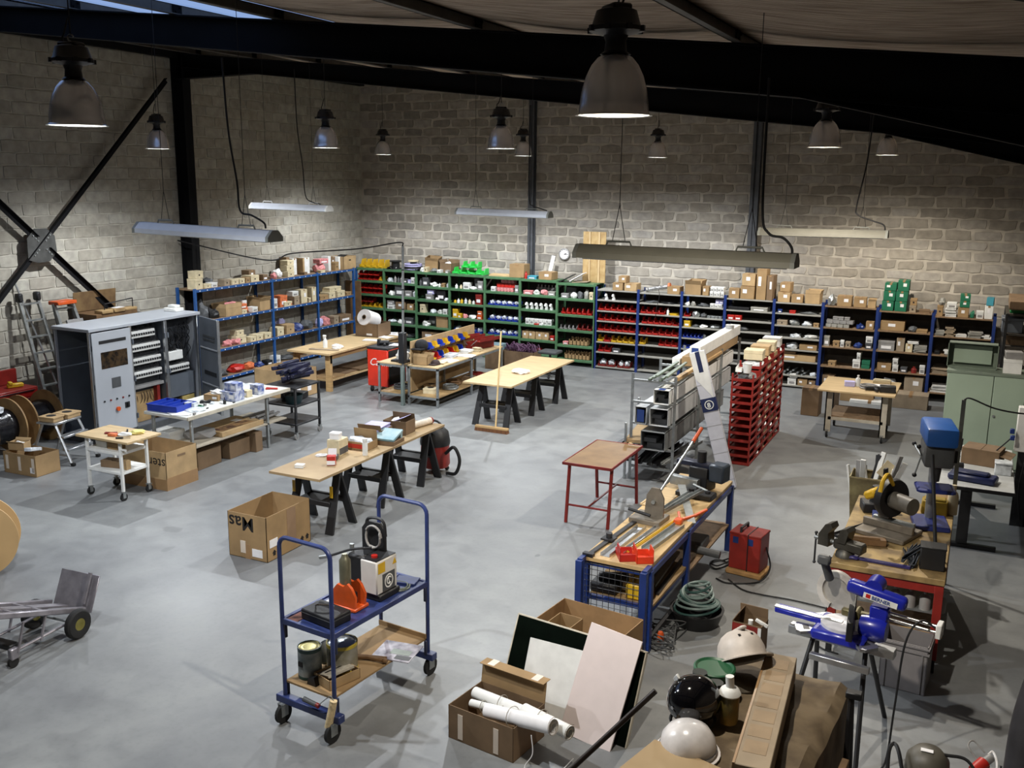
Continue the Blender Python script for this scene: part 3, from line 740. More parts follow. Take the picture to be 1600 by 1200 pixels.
# ---- data for the back-wall run: (left px, right px, [shelf-front px rows, top first], y of px = column middle, contents)
GR = 'green_shelving_bay'; BL = 'blue_shelving_bay'
b1s = ('bin', 'r', .03, .82, .11)
BAYS = [
 (GR, 'first green bay', 557, 600, [419, 438, 459, 480, 502, 524], [
   [('bin', 'y', .05, .98, .2, .3, .06, 0, 4)],
   [('bin', 'r', .02, .8, .1), ('bin', 'y', .82, .98, .1, None, .03, 0, 1), ('bin', 'r', .02, .8, .1, .2, .03, .115)],
   [('bin', 'r', .02, .97, .1), ('bin', 'r', .02, .97, .1, .2, .03, .115)],
   [('bin', 'y', .02, .97, .1), ('bin', 'R', .02, .55, .1, .2, .03, .115)],
   [('bin', 'R', .1, .97, .1)], []]),
 (GR, 'second green bay', 600, 650, [422, 442, 463, 484, 506, 528], [
   [('bars', 'n', .03, .25, .1)],
   [('bag', 'f', .02, .22, .1), ('bot', 'g', .26, .34, .16), ('bot', 'd', .36, .45, .13), ('bot', 'g', .47, .56, .15), ('lid', 'd', .6, .72, .1), ('lid', 'v', .74, .84, .08), ('lid', 'w', .85, .97, .14)],
   [('bag', 'w', .02, .3, .12), ('lid', 'd', .3, .62, .26), ('lid', 'g', .64, .86, .14), ('bag', 'f', .88, .99, .13)],
   [('lid', 'w', .04, .28, .1), ('lid', 'g', .04, .28, .09, .2, .03, .105), ('car', 'K', .32, .66, .18), ('car', 'k', .7, .92, .15)],
   [('bag', 'f', .02, .3, .09), ('bag', 'w', .32, .6, .1), ('lid', 'd', .62, .92, .16)], [('bag', 'd', .1, .9, .1)]]),
 (GR, 'third green bay', 650, 702, [426, 448, 469, 490, 511, 533], [
   [('bag', 'w', .04, .22, .1), ('lid', 'c', .2, .32, .12), ('bag', 'm', .36, .6, .09), ('lid', 'w', .62, .74, .07), ('lid', 's', .88, .99, .07)],
   [('bot', 'd', .03, .12, .16), ('lid', 'd', .15, .34, .2), ('bag', 'w', .36, .6, .1), ('bot', 'w', .64, .72, .08), ('lid', 'k', .76, .86, .09), ('bot', 'f', .9, .98, .1)],
   [('lid', 'g', .25, .48, .13), ('lid', 'v', .3, .52, .1, .2, .03, .135), ('lid', 'n', .6, .9, .24), ('bag', 'w', .55, .72, .06, .12, .0), ('bag', 'f', .84, .98, .07, .12, .0)],
   [('lid', 'c', .06, .24, .2), ('bag', 'f', .34, .56, .09), ('bag', 'w', .58, .78, .1), ('lid', 'w', .8, .95, .12)],
   [('bag', 'w', .06, .36, .14), ('lid', 'd', .2, .45, .22, .2, .25), ('opn', 'k', .58, .97, .2)], [('car', 'K', .1, .8, .2)]]),
 (GR, 'fourth green bay', 702, 757, [429, 452, 475, 498, 520, 542], [
   [('bin', 'e', .02, .96, .14, .3, .05, 0, 4), ('bin', 'e', .3, .76, .14, .28, .06, .145, 2)],
   [('bot', 'w', .1, .18, .1), ('bot', 'c', .24, .32, .09), ('lid', 'w', .36, .56, .15), ('lid', 'd', .6, .76, .24, .2, .2), ('lid', 'g', .8, .97, .2), ('bag', 'w', .56, .78, .06, .14, .0)],
   [('bot', 'y', .06, .14, .07), ('bot', 'w', .16, .24, .1), ('bot', 'y', .26, .34, .1), ('bot', 'f', .38, .46, .12), ('lid', 'R', .74, .94, .24), ('bot', 'c', .5, .58, .1), ('bot', 'w', .62, .7, .08)],
   [('lid', 'y', .04, .2, .2), ('lid', 'y', .2, .3, .1), ('bag', 'p', .32, .48, .1), ('bag', 'w', .5, .72, .08), ('lid', 'O', .78, .95, .1), ('lid', 'o', .8, .94, .08, .2, .03, .11)],
   [('fil', 'b', .05, .95, .1, None, .03, 0, 4)], [('bag', 'd', .1, .5, .12)]]),
 (GR, 'fifth green bay', 757, 812, [433, 456, 478, 502, 524, 546], [
   [],
   [('lid', 'w', .12, .26, .1, .14, .05), ('car', 'p', .3, .8, .09, .14, .06, 0, 5), ('car', 'r', .28, .86, .09, .14, .09, .092, 5), ('car', 'p', .4, .8, .09, .14, .11, .184, 4), ('lid', 'g', .86, .98, .16)],
   [('fil', 'b', .05, .97, .1, None, .03, 0, 5)], [('fil', 'b', .05, .97, .1, None, .03, 0, 5)], [('fil', 'b', .05, .97, .1, None, .03, 0, 5)], []]),
 (GR, 'sixth green bay', 812, 870, [437, 461, 484, 508, 531, 554], [
   [('bot', 'r', .06, .14, .16), ('lid', 't', .15, .42, .07), ('car', 'k', .48, .88, .17)],
   [('lid', 'p', .04, .3, .08), ('bag', 'w', .3, .5, .1), ('bag', 'p', .52, .74, .11), ('lid', 's', .76, .97, .09), ('bot', 'g', .3, .9, .2, .08, .25, 0, 6)],
   [('fit', 'w', .06, .9, .15, .1, .06, 0, 6)],
   [('lid', 'w', .1, .86, .13, .14, .06, 0, 6), ('lid', 'r', .38, .52, .03, .08, .0), ('lid', 'w', .53, .64, .03, .08, .0)],
   [('car', 'l', .02, .8, .17, .24, .04, 0, 4), ('lid', 'r', .84, .97, .11)],
   [('bag', 'R', .4, .6, .14)]]),
 (GR, 'last green bay', 870, 929, [443, 467, 492, 516, 540, 562], [
   [],
   [('lid', 'g', .06, .26, .1), ('bag', 'w', .3, .5, .13), ('bag', 'd', .5, .68, .16), ('bag', 's', .7, .84, .2), ('lid', 'c', .86, .98, .16), ('lid', 'd', .1, .4, .22, .14, .25)],
   [('bin', 'r', .08, .96, .13, None, .03, 0, 6)],
   [('bin', 'g', .04, .52, .09, None, .03, 0, 4), ('bin', 'R', .54, .96, .13, None, .03, 0, 3)],
   [('lid', 'p', .14, .3, .07), ('tray', 'k', .32, .86, .14, .2, .03, 0, 5)], [('tray', 'k', .2, .92, .14, .2, .03, 0, 7)]]),
 (BL, 'first blue bay', 931, 997, [454, 470, 487, 503, 519, 536, 552, 576], [
   [('car', 'k', .36, .62, .16), ('car', 'l', .66, .98, .16, .3), ('car', 'k', .5, .7, .14, .24, .06, .165)],
   [('fit', 'w', .14, .26, .14, .1, .05, 0, 1), ('fit', 'w', .32, .44, .14, .1, .05, 0, 1)],
   [('bin', 'r', .02, .97, .13, None, .03, 0, 6)], [('bin', 'r', .02, .97, .13, None, .03, 0, 6)], [('bin', 'r', .02, .97, .13, None, .03, 0, 6)],
   [('bin', 'y', .02, .17, .13, None, .03, 0, 1), ('bin', 'r', .18, .36, .13, None, .03, 0, 1), ('bin', 'y', .37, .97, .13, None, .03, 0, 4)],
   [('bin', 'r', .04, .36, .13, None, .03, 0, 2), ('lid', 'd', .4, .6, .1)],
   [('fil', 'R', .04, .48, .12, None, .03, 0, 2), ('fil', 'R', .54, .86, .12, None, .03, 0, 2)]]),
 (BL, 'second blue bay', 997, 1065, [459, 475, 492, 508, 525, 541, 559, 581], [
   [('car', 'k', .66, .98, .16)],
   [('bag', 'd', .06, .5, .05, .3), ('bag', 'n', .52, .9, .05, .3)],
   [('bin', 'r', .02, .62, .13, None, .03, 0, 4), ('bot', 'w', .66, .72, .14), ('stk', 'y', .74, .94, .04)],
   [('bin', 'r', .06, .8, .13, None, .03, 0, 5), ('bin', 'r', .82, .97, .09, None, .03, 0, 1)],
   [('bin', 'r', .02, .97, .13, None, .03, 0, 6)],
   [('bin', 'y', .02, .16, .13, None, .03, 0, 1), ('bin', 'r', .5, .97, .13, None, .03, 0, 3)], [], []]),
 (BL, 'third blue bay', 1065, 1133, [462, 480, 497, 513, 530, 547, 562, 588], [
   [('opn', 'k', .02, .44, .22), ('car', 'k', .46, .62, .19), ('lid', 'w', .64, .98, .09, .16, .04, 0, 4), ('lid', 'w', .64, .98, .09, .16, .05, .095, 4)],
   [('bag', 'w', .03, .16, .09), ('bag', 's', .17, .3, .1), ('bag', 'd', .34, .62, .07), ('lid', 'w', .66, .96, .08, .14, .04, 0, 3), ('lid', 'v', .78, .97, .08, .14, .06, .085, 2)],
   [('bin', 'r', .02, .18, .1, None, .03, 0, 1), ('bag', 'm', .22, .42, .12), ('bag', 'd', .44, .58, .1), ('lid', 'm', .6, .97, .05, .12, .03, 0, 4)],
   [('lid', 'y', .03, .2, .13), ('bag', 'd', .24, .4, .06), ('bag', 'w', .42, .62, .07), ('bag', 'm', .64, .96, .08)],
   [('bin', 'b', .02, .5, .08, None, .03, 0, 5), ('bag', 's', .8, .96, .13)], [('bin', 'b', .02, .74, .1, None, .03, 0, 3)], [('fil', 'b', .02, .5, .12, None, .03, 0, 2)], []]),
 (BL, 'fourth blue bay', 1133, 1210, [468, 486, 502, 519, 536, 553, 570, 594], [
   [('car', 'k', .02, .26, .2), ('car', 'k', .28, .6, .26), ('car', 'l', .3, .6, .24, .3, .04, .265), ('car', 'k', .62, .84, .62, .3), ('car', 'K', .85, .99, .5, .3)],
   [('lid', 'n', .02, .5, .06), ('lid', 's', .52, .9, .08)], [('lid', 'r', .02, .34, .1, .16, .03, 0, 2)], [('bag', 'd', .1, .5, .1)], [], [], [], []]),
 (BL, 'fifth blue bay', 1210, 1287, [474, 491, 510, 529, 547, 565, 587, 612], [
   [('car', 'l', .02, .3, .2), ('car', 'k', .06, .3, .18, .3, .05, .205), ('car', 'k', .32, .58, .16), ('opn', 'l', .62, .96, .2)],
   [('lid', 'B', .04, .14, .07), ('lid', 'r', .3, .44, .06), ('bag', 'm', .5, .94, .05)],
   [('lid', 'h', .04, .28, .1), ('bag', 'm', .3, .56, .13), ('bag', 'f', .58, .8, .1), ('lid', 'k', .84, .97, .08)],
   [('bag', 'f', .32, .6, .09), ('bag', 'w', .62, .96, .08)],
   [('bag', 'R', .06, .2, .12), ('bag', 'f', .26, .54, .12), ('car', 'k', .56, .96, .11)],
   [('car', 'l', .06, .97, .12, .3), ('lid', 'K', .2, .5, .05, .2, .08, .125)],
   [('bars', 'm', .04, .8, .14), ('bag', 'f', .82, .98, .07)],
   [('lid', 'w', .36, .56, .14), ('lid', 'w', .4, .58, .08, .2, .03, .145), ('car', 'k', .6, .82, .13, .5, .02), ('car', 'K', .83, .99, .12, .5, .02)]]),
 (BL, 'sixth blue bay', 1287, 1373, [480, 514, 544, 575, 610], [
   [('bag', 'm', .04, .2, .2), ('car', 'k', .22, .52, .2), ('car', 'k', .54, .8, .19), ('opn', 'l', .82, .98, .14)],
   [('car', 's', .04, .5, .07, .2, .03, 0, 4), ('car', 'g', .04, .58, .07, .2, .04, .075, 4), ('lid', 'g', .16, .5, .06, .2, .05, .15, 3), ('bag', 'B', .62, .8, .1), ('car', 'k', .82, .98, .16)],
   [('lid', 's', .02, .14, .2), ('lid', 'k', .2, .34, .11), ('lid', 'w', .35, .43, .13), ('lid', 'h', .45, .56, .11), ('bag', 'B', .6, .78, .1), ('lid', 'd', .84, .98, .12), ('lid', 'w', .84, .98, .12, .2, .03, .125)],
   [('lid', 'k', .14, .3, .1), ('lid', 'w', .62, .78, .16), ('lid', 'w', .7, .78, .14, .2, .03, .165), ('car', 'G', .8, .97, .08, .2, .03, 0, 1), ('car', 'G', .8, .97, .08, .2, .03, .082, 1)],
   [('car', 'K', .05, .3, .25), ('car', 'h', .32, .6, .2), ('bag', 'f', .62, .8, .2), ('car', 'h', .82, .98, .22)]]),
 (BL, 'seventh blue bay', 1373, 1461, [488, 519, 551, 583, 612], [
   [('car', 'G', .03, .27, .19, .32, .04), ('car', 'G', .28, .52, .19, .32, .04), ('car', 'G', .04, .28, .19, .32, .04, .192), ('car', 'G', .28, .52, .19, .32, .04, .192), ('car', 'G', .05, .29, .14, .32, .05, .384), ('car', 'G', .3, .53, .2, .32, .05, .384), ('lid', 'h', .56, .7, .13), ('lid', 'k', .56, .7, .12, .2, .04, .135), ('lid', 'K', .74, .96, .06)],
   [('car', 'k', .03, .52, .18, .3), ('bag', 'd', .56, .76, .1), ('stk', 'k', .74, .96, .06)],
   [('lid', 'g', .02, .36, .19), ('car', 'h', .38, .54, .26), ('car', 'c', .56, .7, .16), ('stk', 's', .72, .97, .15), ('stk', 'w', .58, .8, .05, .26, .03, .165)],
   [('car', 'k', .03, .32, .14), ('lid', 'w', .34, .46, .13), ('lid', 'w', .34, .45, .12, .2, .03, .135), ('lid', 'd', .5, .64, .1), ('bot', 'R', .7, .82, .12), ('lid', 'w', .86, .97, .16)],
   [('car', 'h', .6, .98, .28), ('bag', 'f', .1, .5, .2)]]),
 (BL, 'last blue bay', 1461, 1558, [497, 528, 558, 588, 618], [
   [('lid', 'k', .02, .13, .2), ('bag', 's', .03, .16, .14, .2, .03, .2), ('stk', 'w', .16, .36, .16), ('lid', 'w', .18, .36, .1, .2, .03, .165), ('car', 'k', .38, .58, .18), ('car', 'G', .4, .58, .12, .24, .05, .185), ('car', 'G', .4, .58, .12, .24, .05, .307), ('bag', 'G', .6, .68, .14), ('lid', 'w', .7, .83, .14), ('car', 'w', .84, .99, .24), ('car', 't', .86, .99, .14, .24, .05, .245)],
   [('stk', 's', .02, .18, .1), ('stk', 'h', .2, .36, .17), ('stk', 'w', .38, .58, .05), ('stk', 's', .6, .84, .12), ('stk', 'w', .86, .99, .06)],
   [('lid', 'n', .04, .14, .06), ('stk', 'w', .22, .36, .1), ('lid', 'n', .4, .62, .14), ('stk', 's', .64, .84, .18), ('car', 'h', .86, .99, .24)],
   [('stk', 'h', .04, .34, .1), ('lid', 'K', .4, .7, .1)],
   [('stk', 'w', .04, .36, .14), ('bag', 's', .4, .8, .14)]]),
]
bay_z = {}
for bi, (kind, phrase, pl, pr, rows, cont) in enumerate(BAYS):
    x0 = GY(pl, 470, YF).x; x1 = GY(pr, 470, YF).x; pm = (pl+pr)/2
    zs = [max(.06, GY(pm, py, YF).z) for py in rows]
    gk = kind == GR
    dep = .5
    top_extra = {0: 0}.get(bi, 0)
    htop = zs[0]+(.02 if gk else .06)
    lab = {GR: 'green steel shelving unit along the back wall, %s counted from the corner', BL: 'blue-posted shelving unit along the back wall, %s right of the green ones'}[kind] % phrase
    o = Vector((x0, YF, 0))
    post = (BLUE if bi == 0 else GREEN) if gk else BLUED
    bay_frame('shelving_unit', lab, o, None, None, x1-x0, dep, zs[::-1], htop, post, GREEN if gk else SHELFW if bi < 12 else SHELFK, 0, bi in (6, len(BAYS)-1), BACKD, .05 if gk else .055, GREEN if gk else None)
    bay_z[bi] = (x0, x1, zs)
    for lv, items in enumerate(cont):
        shelf_items(items, Vector((x0+.03, YF, zs[lv])), Vector((1, 0, 0)), Vector((0, 1, 0)), x1-x0-.06, dep, lv if lv < len(cont)-1 else 7, 'the '+phrase, 0)
# ---- left-wall run, facing +x
XF = -13.5
LB = [('near left-wall bay', 305, 426, [
   [('lid', 'c', .0, .1, .2), ('lid', 'c', .02, .12, .14, .2, .05, .205), ('lid', 'c', .12, .2, .08), ('lid', 'w', .2, .28, .09), ('bag', 'd', .24, .34, .16, .2, .2), ('lid', 'h', .36, .44, .12), ('lid', 'c', .46, .56, .1), ('lid', 'c', .56, .64, .1), ('lid', 'k', .65, .71, .11), ('lid', 'c', .72, .84, .13), ('car', 'K', .78, .88, .22, .2, .2), ('lid', 'K', .89, .96, .12)],
   [('bag', 'd', .06, .2, .34), ('bag', 'n', .2, .32, .2), ('opn', 'l', .36, .58, .16), ('bag', 'p', .4, .55, .12, .2, .05, .16), ('lid', 'c', .58, .65, .08), ('lid', 'o', .6, .7, .1, .2, .12, .085), ('bag', 'o', .64, .74, .13, .2, .1), ('lid', 'w', .72, .8, .1), ('lid', 'w', .68, .74, .14, .16, .2, .1), ('opn', 'l', .82, .98, .2)],
   [('bag', 's', .2, .34, .22, .2, .16), ('bag', 'p', .36, .46, .12), ('bag', 'p', .47, .58, .12), ('lid', 'c', .52, .66, .16, .24, .1), ('lid', 'c', .54, .64, .1, .2, .12, .165), ('lid', 'c', .68, .76, .1), ('lid', 'c', .76, .86, .12), ('lid', 'c', .88, .98, .12)],
   [('bag', 'd', .26, .4, .14), ('bag', 'r', .44, .62, .16), ('bag', 'o', .63, .76, .14), ('bag', 'B', .78, .88, .1), ('lid', 'n', .9, .98, .1)]]),
 ('middle left-wall bay', 426, 497, [
   [('bag', 'p', .04, .14, .12), ('bag', 'w', .12, .3, .18), ('lid', 'c', .34, .5, .12), ('lid', 'c', .36, .52, .12, .2, .06, .125), ('lid', 'c', .38, .54, .1, .2, .08, .25), ('car', 'K', .5, .58, .4, .2, .25), ('car', 'w', .6, .7, .36, .2, .2), ('lid', 'K', .72, .8, .06), ('car', 'l', .76, .8, .36, .25, .1), ('car', 'w', .84, .96, .36, .2, .15)],
   [('lid', 'w', .02, .1, .2), ('lid', 'o', .16, .32, .24), ('lid', 'c', .22, .4, .1, .14, .0), ('bag', 'o', .34, .42, .08, .1, .0), ('lid', 'h', .46, .6, .18), ('lid', 'w', .46, .6, .1, .2, .06, .185), ('car', 'c', .62, .78, .3), ('lid', 'c', .8, .86, .1), ('car', 'c', .88, .99, .32)],
   [('lid', 'c', .06, .22, .18), ('lid', 'l', .26, .46, .2), ('bag', 'v', .3, .5, .3, .2, .25), ('bag', 'B', .5, .72, .16), ('bag', 'd', .72, .96, .2)],
   [('lid', 'w', .0, .12, .16), ('bag', 'd', .2, .5, .1), ('lid', 'h', .7, .9, .16)]]),
 ('far left-wall bay', 497, 553, [
   [('bag', 'p', .08, .32, .2), ('lid', 'p', .1, .34, .1, .2, .05, .2), ('lid', 'c', .06, .2, .06, .12, .0), ('car', 'w', .38, .46, .34, .2, .1), ('lid', 'k', .5, .62, .2), ('car', 'K', .6, .72, .3, .2, .22), ('car', 'w', .7, .78, .3, .2, .12), ('lid', 'c', .8, .92, .08)],
   [('lid', 'k', .04, .3, .1), ('lid', 'c', .3, .5, .14), ('lid', 'c', .34, .7, .1, .22, .05, .145), ('lid', 'c', .54, .78, .14), ('lid', 'k', .82, .97, .08)],
   [('bag', 'v', .02, .16, .2), ('bag', 'p', .18, .4, .2), ('lid', 'h', .42, .58, .18), ('lid', 'K', .6, .95, .16)],
   [('bag', 'd', .1, .4, .2)]])]
for bi, (phrase, pl, pr, cont) in enumerate(LB):
    y0 = GX(pl, 450, XF).y; y1 = GX(pr, 430, XF).y
    zs = [1.93, 1.31, .70, .12]
    o = Vector((XF, y0, 0))
    bay_frame('shelving_unit', 'blue-framed shelving unit along the left block wall, the '+phrase, o, None, None, y1-y0, .48, zs[::-1], 1.95, BLUE, SHELFK, PI/2, bi == 2, None, .05, BLUE)
    for lv, items in enumerate(cont):
        shelf_items(items, Vector((XF, y0+.03, zs[lv])), Vector((0, 1, 0)), Vector((-1, 0, 0)), y1-y0-.06, .48, lv if lv < 3 else 7, 'the '+phrase, PI/2)
    if True:
        b = MB()
        for k in range(int((y1-y0)/.2)):
            for z in zs: b.box(XF+.005, XF+.009, y0+.1+k*.2, y0+.125+k*.2, z-.04, z-.022)
        o2 = ST('price_tags', b, PAPER, None, 'stuff'); tag(o2, 'small white tags stuck along the beams of the '+phrase, 'tags')
S('plywood_sheet', 'dark sheet standing on edge at the end of the left-wall shelving', 'board', MB().box(-.45, 0, 0, .02, 0, 1.6, .003), WOODD, (XF-.02, 19.44, .0))
# ================================================================== TABLES, CABINETS, THINGS ON THE LEFT AND IN THE MIDDLE
def caster(parent, x, y, r=.05, m=RUBBER, dirz=0.0, name='caster', zt=None):
    b = MB(); zt = zt or r*2.35
    b.cyl((x-.014, y, r), (x+.014, y, r), r, n=18)
    c = P(parent, name, b, m)
    f = MB(); f.box(x-.02, x-.015, y-r*.45, y+r*.45, r*.75, zt); f.box(x+.015, x+.02, y-r*.45, y+r*.45, r*.75, zt); f.box(x-.03, x+.03, y-.03, y+.03, zt-.008, zt)
    P(c, 'fork', f, STEEL)
    return c
def leg_box(x, y, s, z0, z1): return MB().box(x-s/2, x+s/2, y-s/2, y+s/2, z0, z1, .003)
def carton(label, x0, x1, y0, y1, h, m=CARD, rz=0, flaps=(None,)*4, z=0, name='open_carton', cat='box', fl=.5):
    t = T(name, label, cat, ((x0+x1)/2, (y0+y1)/2, z), rz)
    open_carton_parts(t, x1-x0, y1-y0, h, m, flaps, fl)
    return t
# ---------- big carton marked Mas (print upside down)
t = carton('tall open carton printed Mas upside down near the blue trolley', -7.17, -6.64, 7.69, 8.44, .51)
me = text_mesh('Mas', .22, INK, bold=.0022)
P(t, 'printed_lettering', me, None, loc=(.1, -.3765, .47), rot=(PI/2, PI, 0))
P(t, 'tape', MB().box(-.04, .035, -.377, -.374, .0, .17), TAPE)
P(t, 'tape', MB().box(.264, .267, -.03, .12, .13, .5), mat('brown_tape', (140, 112, 84), .4, var=.05))
P(t, 'paper_label', MB().box(-.1, -.03, -.378, -.375, .06, .2), TAPEW)
P(t, 'paper_label', MB().box(.06, .2, -.378, -.375, .04, .13), PAPER)
P(t, 'paper_label', MB().box(.265, .268, -.33, -.2, .15, .24), PAPER)
for k, y in enumerate((-.26, .22, .31)): P(t, 'printed_arrow', MB().prism([(-.02, 0), (.02, 0), (.02, .03), (.035, .03), (0, .065), (-.035, .03), (-.02, .03)], 0, .001, Matrix(((0, 0, 1, .2665), (1, 0, 0, y), (0, 1, 0, .05), (0, 0, 0, 1)))), INK)
# ---------- large carton under the white table corner
t = carton('large open carton with upside-down black print beside the wooden-topped cart', -10.22, -9.4, 9.0, 9.56, .52, CARDL)
P(t, 'printed_lettering', text_mesh('ster', .19, INK), None, loc=(.405, -.2815, .43), rot=(PI/2, PI, 0))
P(t, 'tape', MB().box(.41, .4125, -.28, .28, .0, .17), TAPE); P(t, 'tape', MB().box(-.41, .41, -.2825, -.28, .0, .15), TAPE)
P(t, 'hand_hole', MB().box(.4105, .413, -.07, .07, .42, .45), CARD2)
# ---------- small carton by the step stool
t = carton('low open carton with white labels in front of the aluminium step stool', -12.04, -11.42, 8.6, 9.0, .3, CARD, .03)
P(t, 'paper_label', MB().box(.2, .28, -.202, -.199, .05, .13), PAPER)
for x in (-.24, 0.0, .26): P(t, 'tape', MB().box(x-.025, x+.025, -.202, -.2, .06, .26), TAPEW)
o = T('small_carton', 'small open carton perched on the low carton by the step stool', 'box', (-11.93, 8.78, .3), .3); open_carton_parts(o, .24, .16, .11, CARDL, (60, None, 40, None)); P(o, 'packing_foam', lump_mesh(3, WHITE, .17, .1, .09), None, loc=(0, 0, .02))
S('plastic_box', 'clear plastic box hanging out of the low carton by the step stool', 'box', MB().box(-.05, .05, -.17, .17, 0, .05, .008, M=TR(rx=R(-14))), CLEARP, (-11.58, 8.72, .33), .5)
# ---------- cart with wooden top and casters
t = T('wheeled_cart', 'white-framed cart with a square wooden top and three tiers', 'cart', (-9.86, 8.66, 0))
P(t, 'wooden_top', MB().box(-.44, .48, -.28, .28, .785, .815, .004), PLY)
for x in (-.33, .26):
    for y in (-.2, .22):
        P(t, 'leg', leg_box(x, y, .035, .12, .785), WHITE); caster(t, x, y, .05)
P(t, 'tray', MB().box(-.34, .27, -.22, .24, .60, .64, .004), WHITE); P(t, 'tray', MB().box(-.34, .27, -.22, .24, .34, .375, .004), WHITE)
P(t, 'handle', MB().tube([(.27, -.2, .68), (.36, -.2, .68)], .015), WHITE)
for nm, lab, cat, mm, mesh_, x, y, z, rz in (
  ('pliers', 'dark red-handled pliers on the wooden-topped cart', 'tool', REDD, MB().tube([(-.08, .015, .012), (0, 0, .014), (.07, .03, .012)], .012).tube([(-.08, -.015, .012), (0, 0, .014), (.07, -.03, .012)], .012), -9.9, 8.6, .815, .4),
  ('tape_measure', 'orange block on the wooden-topped cart', 'tool', ORL, MB().box(-.06, .06, -.035, .035, 0, .035, .006), -9.8, 8.54, .815, .2),
  ('glove', 'white work glove on the wooden-topped cart', 'glove', WHITE, lump_mesh(7, WHITE, .2, .12, .05), -9.68, 8.62, .815, .3),
  ('cloth', 'yellow cloth on the wooden-topped cart', 'cloth', YEL, lump_mesh(8, mat('pale_yellow', (220, 208, 130), .8), .2, .14, .05), -9.62, 8.76, .815, 1.0),
  ('screwdriver', 'black-handled screwdriver on the wooden-topped cart edge', 'tool', BLACK, MB().cyl((-.09, 0, .012), (0, 0, .012), .012).cyl((0, 0, .012), (.09, 0, .012), .004), -9.58, 8.5, .815, .5),
  ('socket', 'short black socket on the wooden-topped cart', 'tool', BLACK, MB().cyl((0, -.05, .01), (0, .03, .01), .011), -9.83, 8.8, .815, .8)):
    S(nm, lab, cat, mesh_, mm if isinstance(mesh_, MB) else None, (x, y, z), rz)
S('lidded_box', 'white box on the upper tray of the wooden-topped cart', 'box', lidbox_mesh(.2, .14, .08, WHITE), None, (-10.02, 8.6, .64)); S('small_carton', 'brown box on the upper tray of the wooden-topped cart', 'box', carton_mesh(.18, .14, .09, CARD), None, (-9.8, 8.58, .64))
S('small_carton', 'open brown flat carton on the lower tray of the wooden-topped cart', 'box', carton_mesh(.28, .16, .09, CARD2), None, (-9.92, 8.62, .375), .2); S('wood_block', 'upright wood block on the lower tray of the wooden-topped cart', 'block', MB().box(-.05, .05, -.04, .04, 0, .12, .004), CARDL, (-9.68, 8.6, .375))
# ---------- white work table
t = T('work_table', 'long white table with grey legs covered in small parts', 'table', (-9.95, 10.75, 0))
P(t, 'table_top', MB().box(-.42, .38, -1.16, 1.02, .81, .85, .004), mat('white_laminate', (214, 214, 206), .4, var=.05))
P(t, 'edge_strip', MB().box(.38, .40, -1.16, 1.02, .80, .852, .003), mat('beige_edge', (190, 182, 164), .5, var=.08))
for x in (-.36, .34):
    for y in (-1.05, .52): P(t, 'leg', leg_box(x, y, .04, 0, .81), STEEL)
for y in (-1.05, .52): P(t, 'cross_rail', MB().box(-.36, .34, y-.015, y+.015, .34, .37), STEEL)
P(t, 'lower_shelf', MB().box(-.36, .36, -1.03, .95, .37, .39), mat('pale_board', (170, 160, 142), .7, var=.1))
t = T('parts_tray', 'blue plastic tray with four compartments on the white table', 'tray', (-10.1, 9.83, .85), .05)
tb = MB().box(-.27, .25, -.16, .22, 0, .006)
for x in (-.27, -.14, -.01, .12, .25): tb.box(x-.004, x+.004, -.16, .22, 0, .1)
tb.box(-.27, .25, -.166, -.16, 0, .1); tb.box(-.27, .25, .22, .226, 0, .1)
P(t, 'tray_body', tb, BINB); P(t, 'rim', MB().box(-.28, .26, -.175, -.164, .085, .1).box(-.28, .26, .224, .234, .085, .1), BINB)
BW = mat('blue_printed_carton', (206, 208, 214), .7, c2=(60, 84, 150), scale=14)
for lab, x, y, w, d, h, m, z in (('blue and white patterned carton standing on the white table', -9.78, 10.72, .28, .22, .14, BW, .85), ('blue and white carton stacked on another on the white table', -9.76, 10.74, .22, .16, .12, BW, .99), ('blue and white carton nearest the red pliers on the white table', -9.72, 11.2, .16, .14, .15, BW, .85), ('small cream carton between the patterned cartons', -9.74, 10.98, .14, .12, .1, CREAM, .85), ('low brown carton on the white table', -10.02, 10.62, .24, .22, .09, CARD, .85)):
    o = S('small_carton', lab, 'box', carton_mesh(w, d, h, m), None, (x, y, z), rnd.uniform(-.2, .2))
    P(o, 'label', MB().box(w*.1, w*.4, -d/2-.002, -d/2+.001, h*.3, h*.7), PAPER)
for k, (lab, x, y, w, d, h, m) in enumerate((('white plastic bag on the brown carton of the white table', -9.98, 10.64, .24, .18, .06, WHITE), ('bunch of clear bags near the blue tray', -9.78, 9.95, .34, .3, .04, CLEARP), ('white paper heap at the near end of the white table', -9.82, 9.72, .36, .24, .02, PAPER), ('crumpled clear film at the back of the white table', -10.1, 11.3, .3, .26, .12, CLEARP), ('white wrapping behind the patterned cartons', -9.9, 11.1, .24, .2, .1, PAPER))):
    S('packing_bag', lab, 'bag', lump_mesh(20+k, m, w, d, h), None, (x, y, .85+(.09 if k == 0 else 0)))
S('black_connectors', 'black row of connectors on the white table', 'part', MB().box(-.1, .1, -.02, .02, 0, .03, .004).box(-.09, -.05, -.03, .03, 0, .04).box(.02, .06, -.03, .03, 0, .045), BLACK, (-9.95, 10.38, .85), .6)
S('pliers', 'red-handled pliers at the far end of the white table', 'tool', MB().tube([(-.1, .03, .014), (0, 0, .016), (.08, .01, .012)], .014).tube([(-.1, -.03, .014), (0, 0, .016), (.08, -.01, .012)], .014), RED, (-9.72, 11.55, .85), .4)
S('clamp', 'small black clamp standing near the patterned cartons', 'tool', MB().box(-.015, .015, -.02, .02, 0, .06, .004).cyl((0, 0, .06), (0, 0, .1), .006), BLACK, (-9.68, 10.45, .85))
